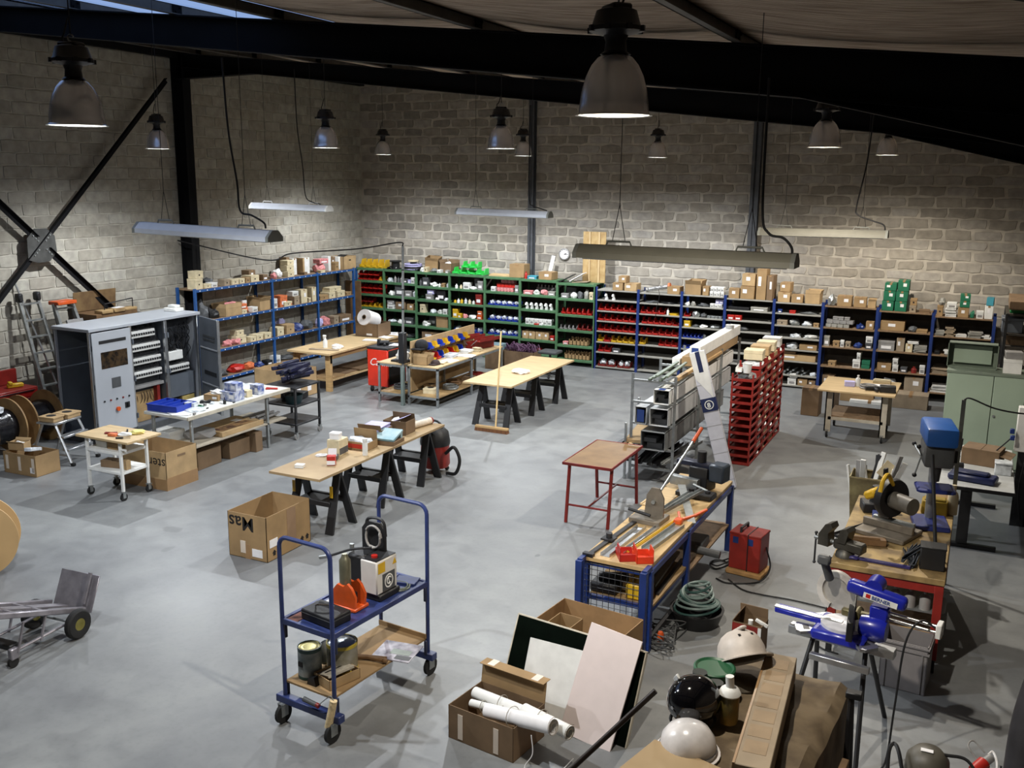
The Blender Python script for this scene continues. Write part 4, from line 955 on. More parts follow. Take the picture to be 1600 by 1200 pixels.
S('circuit_part', 'green circuit part on the white table', 'part', MB().box(-.05, .05, -.02, .02, 0, .015, .002).box(-.03, .02, -.012, .012, .015, .03), mat('circuit_green', (50, 110, 80), .5), (-9.86, 10.15, .85), .3)
S('clear_jar', 'clear box beside the blue tray', 'box', MB().box(-.08, .08, -.05, .05, 0, .05, .006).box(-.085, .085, -.055, .055, .05, .06, .004), CLEARP, (-9.9, 10.02, .852+.03), .2)
o = S('flat_carton', 'flat printed brown carton on the lower shelf of the white table', 'box', carton_mesh(.56, .9, .07, CARDL), None, (-9.9, 10.75, .39))
P(o, 'printed_band', MB().box(.02, .22, -.38, .3, .0695, .0715), mat('brown_print', (70, 40, 30), .8, c2=(190, 150, 100), scale=8)); P(o, 'label', MB().box(-.12, 0, .16, .3, .0695, .072), PAPER)
S('profile_bundle', 'bundle of grey trunking lengths on the lower shelf of the white table', 'profiles', bars_mesh(.4, .55, .1, GREYP, 4, 9), None, (-9.88, 11.42, .39), .05)
for lab, x, y, w, d, h in (('wide brown carton on the floor under the white table', -9.95, 10.1, .5, .5, .26), ('dark carton with tape under the white table', -9.9, 10.75, .4, .5, .24), ('furthest brown carton under the white table', -9.75, 11.05, .3, .06+.1, .3)):
    o = S('carton', lab, 'box', carton_mesh(w, d, h, CARD2), None, (x, y, 0), .05); P(o, 'tape', MB().box(-.03, .03, -d/2-.002, d/2+.002, h*.5, h+.002), TAPE)
S('lidded_box', 'white box low under the near end of the white table', 'box', lidbox_mesh(.34, .3, .14, WHITE), None, (-10.25, 9.9, .39)); S('document_bag', 'grey plastic bag under the near end of the white table', 'bag', lump_mesh(31, GREYP, .4, .5, .12), None, (-9.95, 10.2, .39))
for k in range(16):
    kk = k % 4; lab_ = ['white packet', 'grey terminal block', 'clear bag of fittings', 'black clip'][kk]; wh = ['by the blue tray', 'in front of the clear bags', 'near the black connectors', 'beside the patterned cartons'][k//4]
    xy = (-10.2+.62*rnd.random(), [9.75, 10.1, 10.45, 11.2][k//4]+.28*rnd.random())
    ms = [lidbox_mesh(.1, .06, .02, PAPER), lidbox_mesh(.06, .03, .035, GREYP), lump_mesh(k, CLEARP, .1, .08, .03), lidbox_mesh(.05, .02, .015, BLACK)][kk]
    S(['packet', 'terminal_block', 'parts_bag', 'clip'][kk], '%s lying on the white table %s' % (lab_, wh), 'part', ms, None, (xy[0], xy[1], .85), rnd.random()*3)
# ---------- electrical control cabinet
t = T('control_cabinet', 'grey electrical control cabinet with two open bays full of breakers', 'cabinet', (-12.0, 10.16, 0))
CW = 2.26; CD = .78; CH = 1.8
P(t, 'roof_panel', MB().box(-CD, .03, -.03, CW+.03, CH-.05, CH, .006), RAL)
P(t, 'plinth', MB().box(-CD, 0, 0, CW, 0, .1), DGREY)
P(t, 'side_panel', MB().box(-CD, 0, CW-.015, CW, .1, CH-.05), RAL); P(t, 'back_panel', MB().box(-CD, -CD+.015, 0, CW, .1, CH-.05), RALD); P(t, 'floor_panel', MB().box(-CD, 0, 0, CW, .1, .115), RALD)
ys_ = [0, .78, 1.52, CW]
for y in ys_:
    P(t, 'frame_post', MB().box(-.05, 0, max(0, y-.03), min(CW, y+.03), .1, CH-.05, .004), ALU)
P(t, 'frame_post', MB().box(-CD, -CD+.04, 0, .04, .1, CH-.05), RAL)
for y0, y1 in zip(ys_, ys_[1:]): P(t, 'divider', MB().box(-CD+.02, -.06, y1-.008, y1, .1, CH-.05), RALD) if y1 < CW else None
d = P(t, 'door', MB().box(.0, .03, .02, .76, .12, CH-.07, .006), RAL)
DK = BLACK
P(d, 'slot_window', MB().box(.028, .033, .14, .66, 1.55, 1.6), DK); P(d, 'viewing_window', MB().box(.028, .033, .16, .67, 1.16, 1.42, .003), mat('window_black', (22, 20, 18), .15, var=.4, scale=14, c2=(70, 54, 36)))
P(d, 'display', MB().box(.028, .04, .33, .5, .84, 1.0, .003), DGREY)
for k, y in enumerate((.16, .28, .40, .52, .64)): P(d, 'push_button', MB().cyl((.03, y, .66), (.045, y, .66), .014, n=10), BLACK if k % 2 == 0 else REDD)
P(d, 'emergency_stop', MB().cyl((.03, .4, .5), (.05, .4, .5), .03, n=16).cyl((.05, .4, .5), (.065, .4, .5), .036, n=16), ORANGE); P(d, 'rotary_switch', MB().box(.03, .04, .55, .64, .48, .57).box(.04, .065, .585, .605, .49, .56), BLACK)
for z in (.3, .9, 1.5):
    for y in (0.03, .75, .81, 1.49, 1.55): P(t, 'hinge', MB().cyl((.012, y, z-.04), (.012, y, z+.04), .014, n=8), RALD)
for bay, (y0, y1) in enumerate(((.82, 1.49), (1.56, 2.2))):
    P(t, 'mounting_plate', MB().box(-.2, -.19, y0, y1, .3, CH-.1), mat('plate_dark', (40, 42, 46), .5, var=.2))
    rows = ((1.52, .0, .52), (1.30, .0, .62), (1.08, .0, .62), (.86, .0, .62)) if bay == 0 else ((1.05, .0, .3), (.84, .05, .5))
    for z, a, b_ in rows:
        rr_ = P(t, 'breaker_row', MB().box(-.19, -.07, y0+.02+a, y0+.02+b_, z, z+.115, .01), WHITE)
        lv_ = MB()
        n_ = int((b_-a)/.05)
        for k in range(n_): lv_.box(-.072, -.05, y0+.035+a+k*.05, y0+.06+a+k*.05, z+.04, z+.075)
        P(rr_, 'toggles', lv_, BLACK)['kind'] = 'stuff'
        w_ = MB()
        for k in range(n_*2):
            yy = y0+.03+a+k*.025; w_.tube([(-.1, yy, z+.1), (-.09, yy+.004, z+.15), (-.16, yy+rnd.uniform(-.03, .03), z+.2)], .006, 5)
        P(rr_, 'wires', w_, CABLE)['kind'] = 'stuff'
    if bay == 0:
        P(t, 'cable_duct', MB().box(-.19, -.08, y0, y1, .69, .74, .004), GREYP); P(t, 'cable_duct', MB().box(-.19, -.1, y1-.14, y1-.08, .15, .68), REDD)
        w_ = MB()
        for k in range(14):
            yy = y0+.1+k*.03; w_.tube(spline([(-.22, yy, .68), (-.18+rnd.uniform(-.04, .04), yy+.02, .5), (-.24, yy+rnd.uniform(-.08, .1), .3), (-.28, yy+.05, .13)], 4), .006, 5)
        P(t, 'loose_wires', w_, mat('brown_wires', (60, 44, 34), .6, var=.2))['kind'] = 'stuff'
        P(t, 'wooden_board', MB().box(-.2, -.185, y0, y1, .12, .62), PLYE)
    else:
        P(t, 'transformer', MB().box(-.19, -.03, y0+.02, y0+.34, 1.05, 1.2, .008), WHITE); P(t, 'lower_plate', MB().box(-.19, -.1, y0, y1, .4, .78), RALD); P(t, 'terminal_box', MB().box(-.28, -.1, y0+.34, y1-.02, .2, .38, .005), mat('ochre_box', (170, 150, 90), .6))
        P(t, 'transformer', MB().box(-.28, -.1, y0+.02, y0+.32, .18, .34, .01), BLACK)
        w_ = MB()
        for k in range(34):
            yy = y0+.04+rnd.random()*.56; z_ = rnd.uniform(1.25, 1.65); w_.tube(spline([(-.17, yy, z_), (-.08, yy+rnd.uniform(-.04, .04), z_-.08), (-.16, yy+rnd.uniform(-.05, .05), z_-.22)], 3), .008, 5)
        P(t, 'wiring_loom', w_, BLACK)['kind'] = 'stuff'
# open right-hand door, hinged at the far post
dv = Vector((.87, -.36, 0)); ang = math.atan2(dv.y, dv.x)
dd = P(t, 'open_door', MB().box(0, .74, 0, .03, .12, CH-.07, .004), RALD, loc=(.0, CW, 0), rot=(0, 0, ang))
P(dd, 'door_edge', MB().box(.72, .75, -.012, .034, .12, CH-.07, .003), ALU)
for z in (.32, .75, 1.34, 1.4): P(dd, 'door_slot', MB().box(.16, .62, -.004, .002, z, z+(.07 if z < 1 else .035)), BLACK if z < 1 else DGREY)
for z in (.58, 1.2): P(dd, 'stiffener', MB().box(.05, .7, -.008, .001, z, z+.02), RAL)
S('label_printer', 'white device on the far end of the control cabinet roof', 'device', MB().box(-.14, .14, -.1, .1, 0, .06, .01).box(-.08, .1, -.06, .06, .06, .11, .01), WHITE, (-12.4, 12.28, CH))
# ---------- rack with crate behind the cabinet
t = T('storage_rack', 'dark low rack along the left wall behind the control cabinet', 'rack', (-13.62, 12.1, 0))
for x in (-.3, .26):
    for y in (-.56, .56): P(t, 'post', leg_box(x, y, .05, 0, 1.66), REDD)
for z in (.2, .55, .95, 1.3, 1.66): P(t, 'shelf_board', MB().box(-.32, .28, -.58, .58, z-.03, z), BACKD)
for k, (y, z) in enumerate(((-.35, .55), (.1, .55), (-.35, .95), (.1, .95), (-.3, 1.3), (-.35, .2))):
    S('small_carton', 'dark carton %s of the dark rack behind the control cabinet' % ['second shelf left', 'second shelf right', 'third shelf left', 'third shelf right', 'fourth shelf', 'lowest shelf'][k], 'box', carton_mesh(.34, .3, .16, CARD2), None, (-13.62, 12.1+y, z), PI/2)
t = T('wooden_crate', 'old brown wooden crate with a raised lid above the control cabinet', 'crate', (-13.6, 11.9, 1.66))
P(t, 'crate_body', MB().box(-.28, .26, -.42, .46, 0, .1, .004), WOODD); P(t, 'crate_lid', MB().box(-.29, -.27, -.44, .46, .08, .42, .004, M=TR(ry=R(6))), mat('weathered_board', (120, 96, 62), .75, c2=(92, 68, 42), scale=5)); P(t, 'lid_stay', MB().tube([(.2, -.2, .1), (.22, -.2, .26), (.2, .42, .3), (.2, .42, .1)], .01), STEELD)
S('packing_foam', 'row of brown packing pieces on top of the wooden crate', 'packing', MB().box(-.1, .1, -.34, -.1, 0, .06, .01).box(-.08, .1, -.08, .16, 0, .07, .01).box(-.1, .08, .18, .44, 0, .05, .01), PLYE, (-13.42, 11.93, 1.76)); S('paper_sheet', 'white paper on the wooden crate', 'paper', MB().box(-.07, .07, -.1, .1, 0, .004), PAPER, (-13.4, 11.98, 1.832), .1)
# ---------- ladders against the left wall
def lean(label, cat, name, pb, pt, w, rungs, m, top=None, th=.07, extra=None):
    """ladder between bottom centre pb and top centre pt, width along y"""
    t = T(name, label, cat, pb); d = Vector(pt)-Vector(pb); L_ = d.length; u = d/L_
    for s_ in (-1, 1):
        b = MB(); a = Vector((0, s_*w/2, 0)); q = Vector((0, s_*w/2*.8, 0))+d
        b.tube([a, q], th/2, 4); P(t, 'stile', b, m)
    for k in range(rungs):
        f = (k+.7)/rungs; c = d*f; ww = w/2*(1-.2*f)
        P(t, 'rung', MB().box(-.03, .03, -ww, ww, -.012, .012, M=Matrix.Translation(c)), m)
    if top: P(t, 'top_cap', MB().box(-.12, .12, -w*.42, w*.42, -.02, .04, .01, M=Matrix.Translation(d)), top)
    return t
LADA = mat('ladder_aluminium', (150, 152, 150), .4, .6, var=.15, scale=10)
lean('grey extension ladder leaning on the left wall with dark end caps', 'ladder', 'extension_ladder', (-13.42, 10.75, .0), (-13.84, 10.6, 2.1), .42, 8, LADA, None)
P(bpy.data.objects['extension_ladder'], 'end_cap', MB().box(-.06, .06, -.21, -.12, -.04, .1, .02, M=TR(-.42, -.15, 2.1)), BLACK); P(bpy.data.objects['extension_ladder'], 'end_cap', MB().box(-.06, .06, .12, .21, -.04, .1, .02, M=TR(-.42, -.15, 2.1)), BLACK)
t = lean('folded stepladder with an orange top standing against the left wall', 'ladder', 'stepladder', (-13.15, 11.28, .0), (-13.6, 11.05, 2.0), .44, 7, LADA, ORANGE)
P(t, 'platform', MB().box(-.02, .02, -.16, .16, -.18, .18, .006, M=TR(-.30, -.12, 1.55, ry=R(-14))), GREYP)
b_ = MB().tube([(-.3, -.2, 0), (-.45, -.42, 1.95)], .018, 5).tube([(-.3, .2, 0), (-.45, -.06, 1.95)], .018, 5); P(t, 'rear_frame', b_, LADA)
S('metal_pole', 'thin pale pole leaning on the left wall across the ladder', 'pole', MB().cyl((.45, .42, 0), (-.06, -.02, 2.36), .016, n=8), ALU, (-13.9, 10.5, 0))
# ---------- red tool chest and cable reels at the left edge
t = T('tool_chest', 'red drawer chest at the left edge behind the cable reels', 'chest', (-13.62, 9.85, 0), PI/2)
P(t, 'chest_body', MB().box(-.7, .4, -.27, .27, .1, .78, .01), REDD)
for k in range(5):
    dr = P(t, 'drawer', MB().box(-.66, .36, -.285, -.268, .14+k*.125, .25+k*.125, .004), mat('chest_red', (138, 26, 22), .35, var=.08)); P(dr, 'drawer_pull', MB().box(-.62, .32, -.298, -.284, .232+k*.125, .246+k*.125), BLACK)
P(t, 'lid', MB().box(-.7, .4, .2, .26, .78, 1.02, .01), REDD)
S('red_toolbox', 'small red toolbox on top of the drawer chest', 'toolbox', MB().box(-.2, .2, -.12, .12, 0, .16, .01).tube([(-.1, 0, .16), (-.1, 0, .2), (.1, 0, .2), (.1, 0, .16)], .01), REDB, (-13.65, 9.5, .78), PI/2); S('yellow_tool', 'yellow and orange tool on top of the drawer chest', 'tool', MB().box(-.12, .12, -.04, .04, 0, .07, .015).box(-.1, -.04, -.05, .05, .05, .1, .01), YEL, (-13.55, 10.0, .78), 1.2)
def reel(label, x, ya, yb, r, flange_m, wrap, hub=.2):
    t = T('cable_reel', label, 'cable reel', (x, (ya+yb)/2, 0)); h = (yb-ya)/2
    M = TR(0, 0, r, rx=PI/2)
    for s_ in (-1, 1):
        P(t, 'flange', MB().lathe([(.05, s_*h-.012), (r, s_*h-.012), (r, s_*h+.012), (.05, s_*h+.012), (.05, s_*h-.012)], 40, M), flange_m)
    P(t, 'cable_winding', MB().lathe([(0, -h+.02), (r*.62, -h+.02), (r*.66, -h*.5), (r*.6, 0), (r*.67, h*.5), (r*.6, h-.02), (0, h-.02)], 28, M), wrap)
    return t
RF = mat('reel_flange', (150, 120, 76), .7, c2=(120, 92, 58), scale=5)
WRAP = mat('black_film_wrap', (24, 24, 28), .18, var=.3, scale=16, bump=.6)
reel('cable reel wound in black film at the left edge, brown flanges', -12.85, 8.85, 9.32, .41, RF, WRAP); reel('second brown cable reel behind, next to the step stool', -12.95, 9.6, 10.05, .40, RF, WRAP)
S('film_scrap', 'torn white film hanging on the black cable reel', 'film', lump_mesh(12, CLEARP, .16, .22, .1), None, (-12.62, 9.05, .62)); bpy.data.objects['film_scrap'].location = (-12.75, 9.08, .655)
# big plywood reel flange cut by the left edge of the view
_g = G(-34, 905)
t = T('cable_drum', 'large tan plywood drum cut off by the left edge of the view', 'drum', (_g.x, _g.y, 0))
Mv = Matrix.Translation((0, 0, .41)) @ Euler((PI/2, 0, R(48))).to_matrix().to_4x4()
for s_ in (-.26, .0): P(t, 'flange', MB().lathe([(0, s_-.01), (.41, s_-.01), (.41, s_+.01), (0, s_+.01)], 48, Mv), mat('tan_plywood', (190, 156, 108), .6, var=.06, scale=2.5))
P(t, 'drum_core', MB().lathe([(.0, -.25), (.2, -.25), (.2, -.01), (0, -.01)], 24, Mv), CARD2)
# ---------- aluminium step stool
t = T('step_stool', 'aluminium two-step stool with cardboard-topped platform in front of the reels', 'step stool', (-11.85, 9.42, 0), R(8))
for s_ in (-1, 1):
    y = .22*s_
    P(t, 'side_frame', MB().tube([(.38, y*1.15, 0), (.1, y, .58)], .02, 6).tube([(-.36, y*1.15, 0), (-.12, y, .58)], .02, 6).tube([(-.3, y*1.1, .14), (.31, y*1.1, .14)], .012, 5), ALU)
for x, z in ((.27, .22), (.2, .4)): P(t, 'tread', MB().box(x-.06, x+.06, -.24, .24, z-.015, z+.015, .004), ALU)
P(t, 'platform', MB().box(-.2, .14, -.26, .26, .57, .6, .006), ALU)
for s_ in (-1, 1):
    for x in (.39, -.37): P(t, 'foot', MB().box(x-.03, x+.03, .25*s_-.025, .25*s_+.025, 0, .045, .006), RUBBER)
for k, (y, w) in enumerate(((-.13, .2), (.14, .26))):
    o = S('foam_tray', ['smaller tan moulded tray on the step stool', 'larger tan moulded tray on the step stool'][k], 'tray', MB().box(-.13, .13, -w/2, w/2, 0, .05, .006).box(-.14, .14, -w/2-.01, w/2+.01, .05, .075, .005), CARDL, (-11.88, 9.42+y, .6), R(8)); P(o, 'hollow', MB().cyl((0, 0, .07), (0, 0, .077), .07, n=14), INK)
# ---------- black cart with navy plastic
t = T('wheeled_cart', 'black three-tier cart loaded with navy plastic trunking', 'cart', (-9.8, 12.14, 0))
for x in (-.28, .28):
    for y in (-.3, .3): P(t, 'leg', leg_box(x, y, .035, .12, .84), STEELD); caster(t, x, y, .05, GREYP)
for z in (.25, .55, .84): P(t, 'tray', MB().box(-.3, .3, -.32, .32, z-.03, z, .004), STEELD)
b_ = MB()
o = T('trunking_pile', 'heap of navy plastic trunking lids on the black cart', 'plastic', (-9.8, 12.2, .84))
for k in range(16):
    P(o, 'trunking_length', MB().box(-.03, .03, -rnd.uniform(.2, .34), rnd.uniform(.18, .3), 0, .06, .006), NAVY, loc=(-.24+.5*rnd.random(), -.05+.1*rnd.random(), .03+.014*k), rot=(rnd.uniform(-.06, .1), rnd.uniform(-.2, .2), rnd.uniform(-.5, .5)))
S('plastic_tub', 'dark green tub at the front of the black cart', 'tub', MB().lathe([(0, 0), (.12, 0), (.15, .13), (.16, .14), (.14, .14), (.11, .01), (0, .01)], 20), mat('dark_teal', (22, 48, 52), .4), (-9.68, 11.86, .84+.0)); bpy.data.objects['plastic_tub'].location = (-9.68, 12.0, .55)
S('cable_box', 'black box with cables on the middle tray of the black cart', 'box', MB().box(-.18, .18, -.14, .14, 0, .1, .01).cyl((-.05, -.145, .05), (-.05, -.139, .05), .02, n=10), BLACK, (-9.9, 12.3, .55), .2)
t = carton('wide open carton with white labels behind the black cart', -12.2, -11.3, 14.0, 14.72, .52, CARDL, 0)
for y in (-.2, .12): P(t, 'paper_label', MB().box(.451, .454, y-.05, y+.06, .1, .2), PAPER)
P(t, 'hand_hole', MB().box(.45, .453, -.06, .06, .4, .43), INK)
# ---------- solid wooden table by the left shelving
t = T('workbench', 'solid plank-legged wooden table beside the left-wall shelving', 'table', (-11.56, 16.2, 0))
P(t, 'bench_top', MB().box(-.5, .5, -1.4, 1.4, .73, .77, .004), PLY)
for x in (-.38, .38):
    for y in (-1.25, 1.25): P(t, 'leg', MB().box(x-.06, x+.06, y-.035, y+.035, 0, .73, .003).prism([(-.06, .73), (.06, .73), (.06, .55)] if x > 0 else [(-.06, .73), (.06, .73), (-.06, .55)], y-.03, y+.03, Matrix(((1, 0, 0, x), (0, 0, 1, 0), (0, 1, 0, 0), (0, 0, 0, 1)))), WOOD)
for x in (-.4, .4): P(t, 'apron', MB().box(x-.02, x+.02, -1.3, 1.3, .63, .73), WOOD)
P(t, 'lower_shelf', MB().box(-.4, .4, -1.25, 1.25, .19, .215), PLY)
S('cardboard_sheets', 'flattened dark cardboard lying on the lower shelf of the wooden table', 'cardboard', MB().box(-.36, .3, -1.0, .6, 0, .02).box(-.2, .36, -.2, 1.1, .02, .045), CARD2, (-11.56, 16.2, .215)); S('cardboard_sheets', 'flat pale cardboard lying on the lower shelf near the table front', 'cardboard', MB().box(-.3, .1, -.2, .3, 0, .03, .004).box(-.28, .08, -.19, .28, .03, .04), CARD, (-11.3, 15.2, .26-.045))
S('spray_bottle', 'white spray bottle on the solid wooden table', 'bottle', MB().lathe([(0, 0), (.045, 0), (.045, .13), (.02, .18), (.018, .21), (0, .21)], 14).box(-.05, .025, -.015, .015, .21, .25, .006).box(-.045, -.035, -.006, .006, .17, .21), WHITE, (-11.55, 15.35, .77)); S('crumpled_paper', 'crumpled white paper by the spray bottle', 'paper', lump_mesh(14, PAPER, .24, .2, .08), None, (-11.3, 15.4, .77))
S('wood_offcut', 'flat brown offcut at the edge of the solid wooden table', 'offcut', MB().box(-.3, .3, -.03, .03, 0, .02, .003).box(-.28, -.2, -.035, .035, .02, .025), CARDG, (-11.4, 15.1, .77), .25)
t = T('open_carton', 'carton holding a big paper roll on the solid wooden table', 'box', (-11.6, 17.1, .77)); open_carton_parts(t, .56, .5, .28, CARD2, (None, None, None, 8)); P(t, 'paper_label', MB().box(.0, .14, -.252, -.249, .03, .07), PAPER)
t = T('paper_roll', 'large white paper roll standing slanted in the carton', 'paper roll', (-11.66, 17.05, 1.0)); P(t, 'roll_body', MB().lathe([(.05, -.2), (.17, -.2), (.17, .2), (.05, .2), (.05, -.2)], 28, TR(0, 0, .12, rx=R(72))), PAPER); P(t, 'core', MB().lathe([(.035, -.205), (.05, -.205), (.05, .205), (.035, .205)], 16, TR(0, 0, .12, rx=R(72))), CARD2)
for k, (x, y, rz) in enumerate(((-11.25, 16.5, .3), (-11.2, 16.95, -.2), (-11.15, 17.35, .1), (-11.4, 17.45, .5))):
    S('paper_sheets', ['first loose white sheet near the wooden table edge', 'loose sheets beside the paper roll carton', 'loose sheets at the far end of the wooden table', 'white sheets behind the paper roll carton'][k], 'paper', stack_mesh(.3, .22, .012, PAPER, k, 2), None, (x, y, .77), rz)
# ---------- red tool trolley
t = T('tool_trolley', 'bright red tool trolley with white script lettering', 'tool trolley', (-10.3, 15.62, 0), 0)
P(t, 'trolley_body', MB().box(-.24, .22, -.3, .36, .12, .84, .01), mat('bright_red_enamel', (208, 50, 30), .35, var=.04)); P(t, 'top_tray', MB().box(-.25, .23, -.31, .37, .84, .88, .006), STEELD)
me = text_mesh('Cannil', .2, WHITE, .35, 0); P(t, 'script_lettering', me, None, loc=(-.2, -.3015, .53), rot=(PI/2, 0, 0))
P(t, 'drawer_side', MB().box(.22, .226, -.26, .32, .15, .82), BLACK)
for x in (-.18, .16):
    for y in (-.24, .3): caster(t, x, y, .05)
S('power_tool', 'black power tool lying on the red tool trolley', 'tool', MB().cyl((-.1, 0, .05), (.1, .03, .05), .045).box(-.12, -.06, -.04, .04, .0, .12, .01).box(.02, .06, -.1, .02, .0, .05, .008), BLACK, (-10.35, 15.6, .88), .3); S('paper_sheets', 'white sheet lying on the red tool trolley', 'paper', stack_mesh(.2, .24, .01, PAPER, 9, 2), None, (-10.16, 15.75, .88), .2)
# ---------- twin steel-framed packing tables with plywood divider
for lab, x0, x1 in (('narrow steel-framed packing table left of the plywood divider', -9.9, -9.34), ('steel-framed packing table right of the plywood divider', -9.26, -8.62)):
    t = T('packing_table', lab, 'table', ((x0+x1)/2, 14.72, 0)); w = x1-x0
    P(t, 'table_top', MB().box(-w/2, w/2, 0, 2.6, .72, .745, .003), PLY); P(t, 'frame_rail', MB().box(-w/2, w/2, 0, .03, .68, .72), STEEL); P(t, 'frame_rail', MB().box(w/2-.03, w/2, .03, 2.57, .68, .72), STEEL)
    for x in (-w/2+.02, w/2-.02):
        for y in (.02, 1.3, 2.58): P(t, 'leg', leg_box(x, y, .04, 0, .72), STEEL)
    P(t, 'lower_shelf', MB().box(-w/2+.02, w/2-.02, .02, 2.5, .17, .195), PLYE); P(t, 'lower_rail', MB().box(-w/2, w/2, 0, .03, .14, .18), STEEL)
t = T('divider_panel', 'plywood divider panel standing between the packing tables', 'panel', (-9.3, 14.9, 0)); P(t, 'panel_board', MB().box(-.012, .012, 0, 2.45, .2, 1.14), CARDL); P(t, 'support_ledge', MB().box(.012, .16, .35, 2.0, .93, .95), CARD2)
for k in range(8):
    c_ = (BINB, YEL)[k % 2]
    S('storage_bin', '%s bin on the upper divider ledge, %s from the black cap' % (('blue', 'yellow')[k % 2], ['first', 'second', 'third', 'fourth', 'fifth', 'sixth', 'seventh', 'eighth'][k]), 'bin', bin_mesh(.17, .16, .11, c_), None, (-9.19, 15.34+k*.2, .95), PI/2, 'bins on the divider ledge')
for k in range(8):
    cc = (BLACK, YEL, RED, BINB, YEL, RED, YEL, BINB)[k]; cn = ('black', 'yellow', 'red', 'blue', 'yellow', 'red', 'yellow', 'blue')[k]
    S('storage_bin', '%s bin on the packing table below the ledge, %s along' % (cn, ['first', 'second', 'third', 'fourth', 'fifth', 'sixth', 'seventh', 'eighth'][k]), 'bin', bin_mesh(.17, .2, .12, cc), None, (-9.14, 15.1+k*.19, .745), PI/2, 'bins under the divider ledge')
S('cap', 'black cap hung over the near end of the divider ledge', 'cap', MB().sphere((0, 0, .1), .13, (1, 1, .85)).prism([(-.1, -.22), (.1, -.22), (.12, -.08), (-.12, -.08)], .04, .06), BLACKF, (-9.2, 15.12, .95))
t = T('open_carton', 'small open carton at the near end of the packing table', 'box', (-9.04, 14.92, .745)); open_carton_parts(t, .3, .24, .15, CARD, (-30, None, 40, None))
S('cap', 'small dark brown cap beside the small open carton', 'cap', MB().sphere((0, 0, .0), .09, (1, 1, .9), v=12).prism([(-.06, -.15), (.06, -.15), (.08, -.06), (-.08, -.06)], .0, .012), mat('dark_brown_felt', (56, 42, 40), .9), (-8.82, 14.98, .757))
for k, (x, y, w, d, h, m, lab) in enumerate(((-8.78, 15.4, .24, .3, .012, PAPER, 'white sheet beside the brown cap on the packing table'), (-8.78, 15.15, .16, .24, .03, CREAM, 'cream pad on the packing table'), (-8.75, 16.0, .3, .26, .012, PAPER, 'white sheet in the middle of the packing table'), (-8.95, 15.8, .2, .3, .06, CLEARP, 'clear bags in front of the lower bins'), (-8.9, 16.3, .2, .2, .07, WHITE, 'white packs near the red toolbox'), (-8.8, 16.55, .14, .12, .08, CREAM, 'cream block near the red toolbox'))):
    S('papers' if h < .04 else 'packs', lab, 'paper' if h < .04 else 'pack', stack_mesh(w, d, h, m, k, max(2, int(h/.015))), None, (x, y, .745), rnd.uniform(-.2, .2))
t = T('cantilever_toolbox', 'dark red open cantilever toolbox at the far end of the packing table', 'toolbox', (-8.95, 16.95, .745), R(75))
tb = MB(); tb.box(-.3, .3, -.11, .11, 0, .01); tb.box(-.3, .3, -.11, -.1, 0, .14); tb.box(-.3, .3, .1, .11, 0, .14); tb.box(-.3, -.29, -.11, .11, 0, .14); tb.box(.29, .3, -.11, .11, 0, .14)
P(t, 'box_body', tb, REDD)
for s_ in (-1, 1): P(t, 'tray', MB().box(-.29, .29, s_*.2-.08, s_*.2+.08, .17, .178).box(-.29, .29, s_*.2-.08, s_*.2-.072, .17, .24).box(-.29, .29, s_*.2+.072, s_*.2+.08, .17, .24), REDD); P(t, 'hinge_arm', MB().tube([(-.31, s_*.05, .08), (-.31, s_*.2, .2)], .008, 5).tube([(.31, s_*.05, .08), (.31, s_*.2, .2)], .008, 5), STEEL)
S('white_bundle', 'dirty white bundle on the narrow packing table', 'bundle', lump_mesh(41, WHITE, .26, .2, .2), None, (-9.5, 14.95, .78)); S('black_case', 'flat black case under the white bundle', 'case', MB().box(-.17, .17, -.12, .12, 0, .035, .006).box(-.05, .05, -.135, -.12, .01, .03, .004), BLACK, (-9.52, 14.95, .745))
for k, (x, y, kind) in enumerate(((-9.62, 15.1, 'c'), (-8.95, 15.02, 'b'), (-8.8, 15.5, 'c'), (-8.95, 15.9, 'c'), (-8.85, 16.3, 'b'), (-9.1, 15.3, 'b'), (-8.9, 16.75, 'c'))):
    lab = ['dark cable coil on the lower shelf of the narrow packing table', 'cream box with a round hole on the lower shelf', 'grey cable coil low on the packing table shelf', 'brown cable coil low on the packing table shelf', 'brown box low at the far end of the packing table', 'small brown box low behind the cream one', 'far cable coil low on the packing table shelf'][k]
    if kind == 'c': S('cable_coil', lab, 'cable', coil_mesh(.1, .15, 6, [DGREY, 0, STEEL, WOODD, 0, 0, REDD][k], k, .012), None, (x, y, .195))
    else:
        o = S('parts_box', lab, 'box', lidbox_mesh(.24, .2, .1, [0, CREAM, 0, 0, CARD2, CARD][k]), None, (x, y, .195), .2); P(o, 'round_hole', MB().cyl((0, 0, .099), (0, 0, .1015), .06, n=14), INK)
# ---------- power pole with a cable swag
t = T('power_pole', 'tall galvanised pole carrying a cable beside the packing table', 'pole', (-9.3, 14.62, 0))
P(t, 'pole_tube', MB().cyl((0, 0, 0), (-.02, .1, 2.88), .022, n=10), STEEL); P(t, 'socket_box', MB().box(-.07, .05, -.03, .09, .78, 1.34, .01), BLACK); P(t, 'pole_foot', MB().box(-.03, .03, -.03, .03, 0, .72, .004), mat('green_grey_post', (104, 116, 112), .5, var=.08))
for z in (1.75, 2.1, 2.45): P(t, 'cable_tie', MB().cyl((-.02*z/2.88, .1*z/2.88, z), (-.02*z/2.88, .1*z/2.88, z+.02), .026, n=10), BLACK)
top_ = Vector((-.02, .1, 2.88)); wallp = Vector((XL+.1+9.3, 14.0-14.62, 2.85)); cpts = [top_, top_+Vector((-.08, -.01, .06)), top_+Vector((-.9, -.1, -.08)), top_+Vector((-2.2, -.3, -.2)), wallp*.6+top_*.4+Vector((0, 0, -.32)), wallp]
P(t, 'cable', MB().tube(spline(cpts, 8), .012, 6), CABLE)
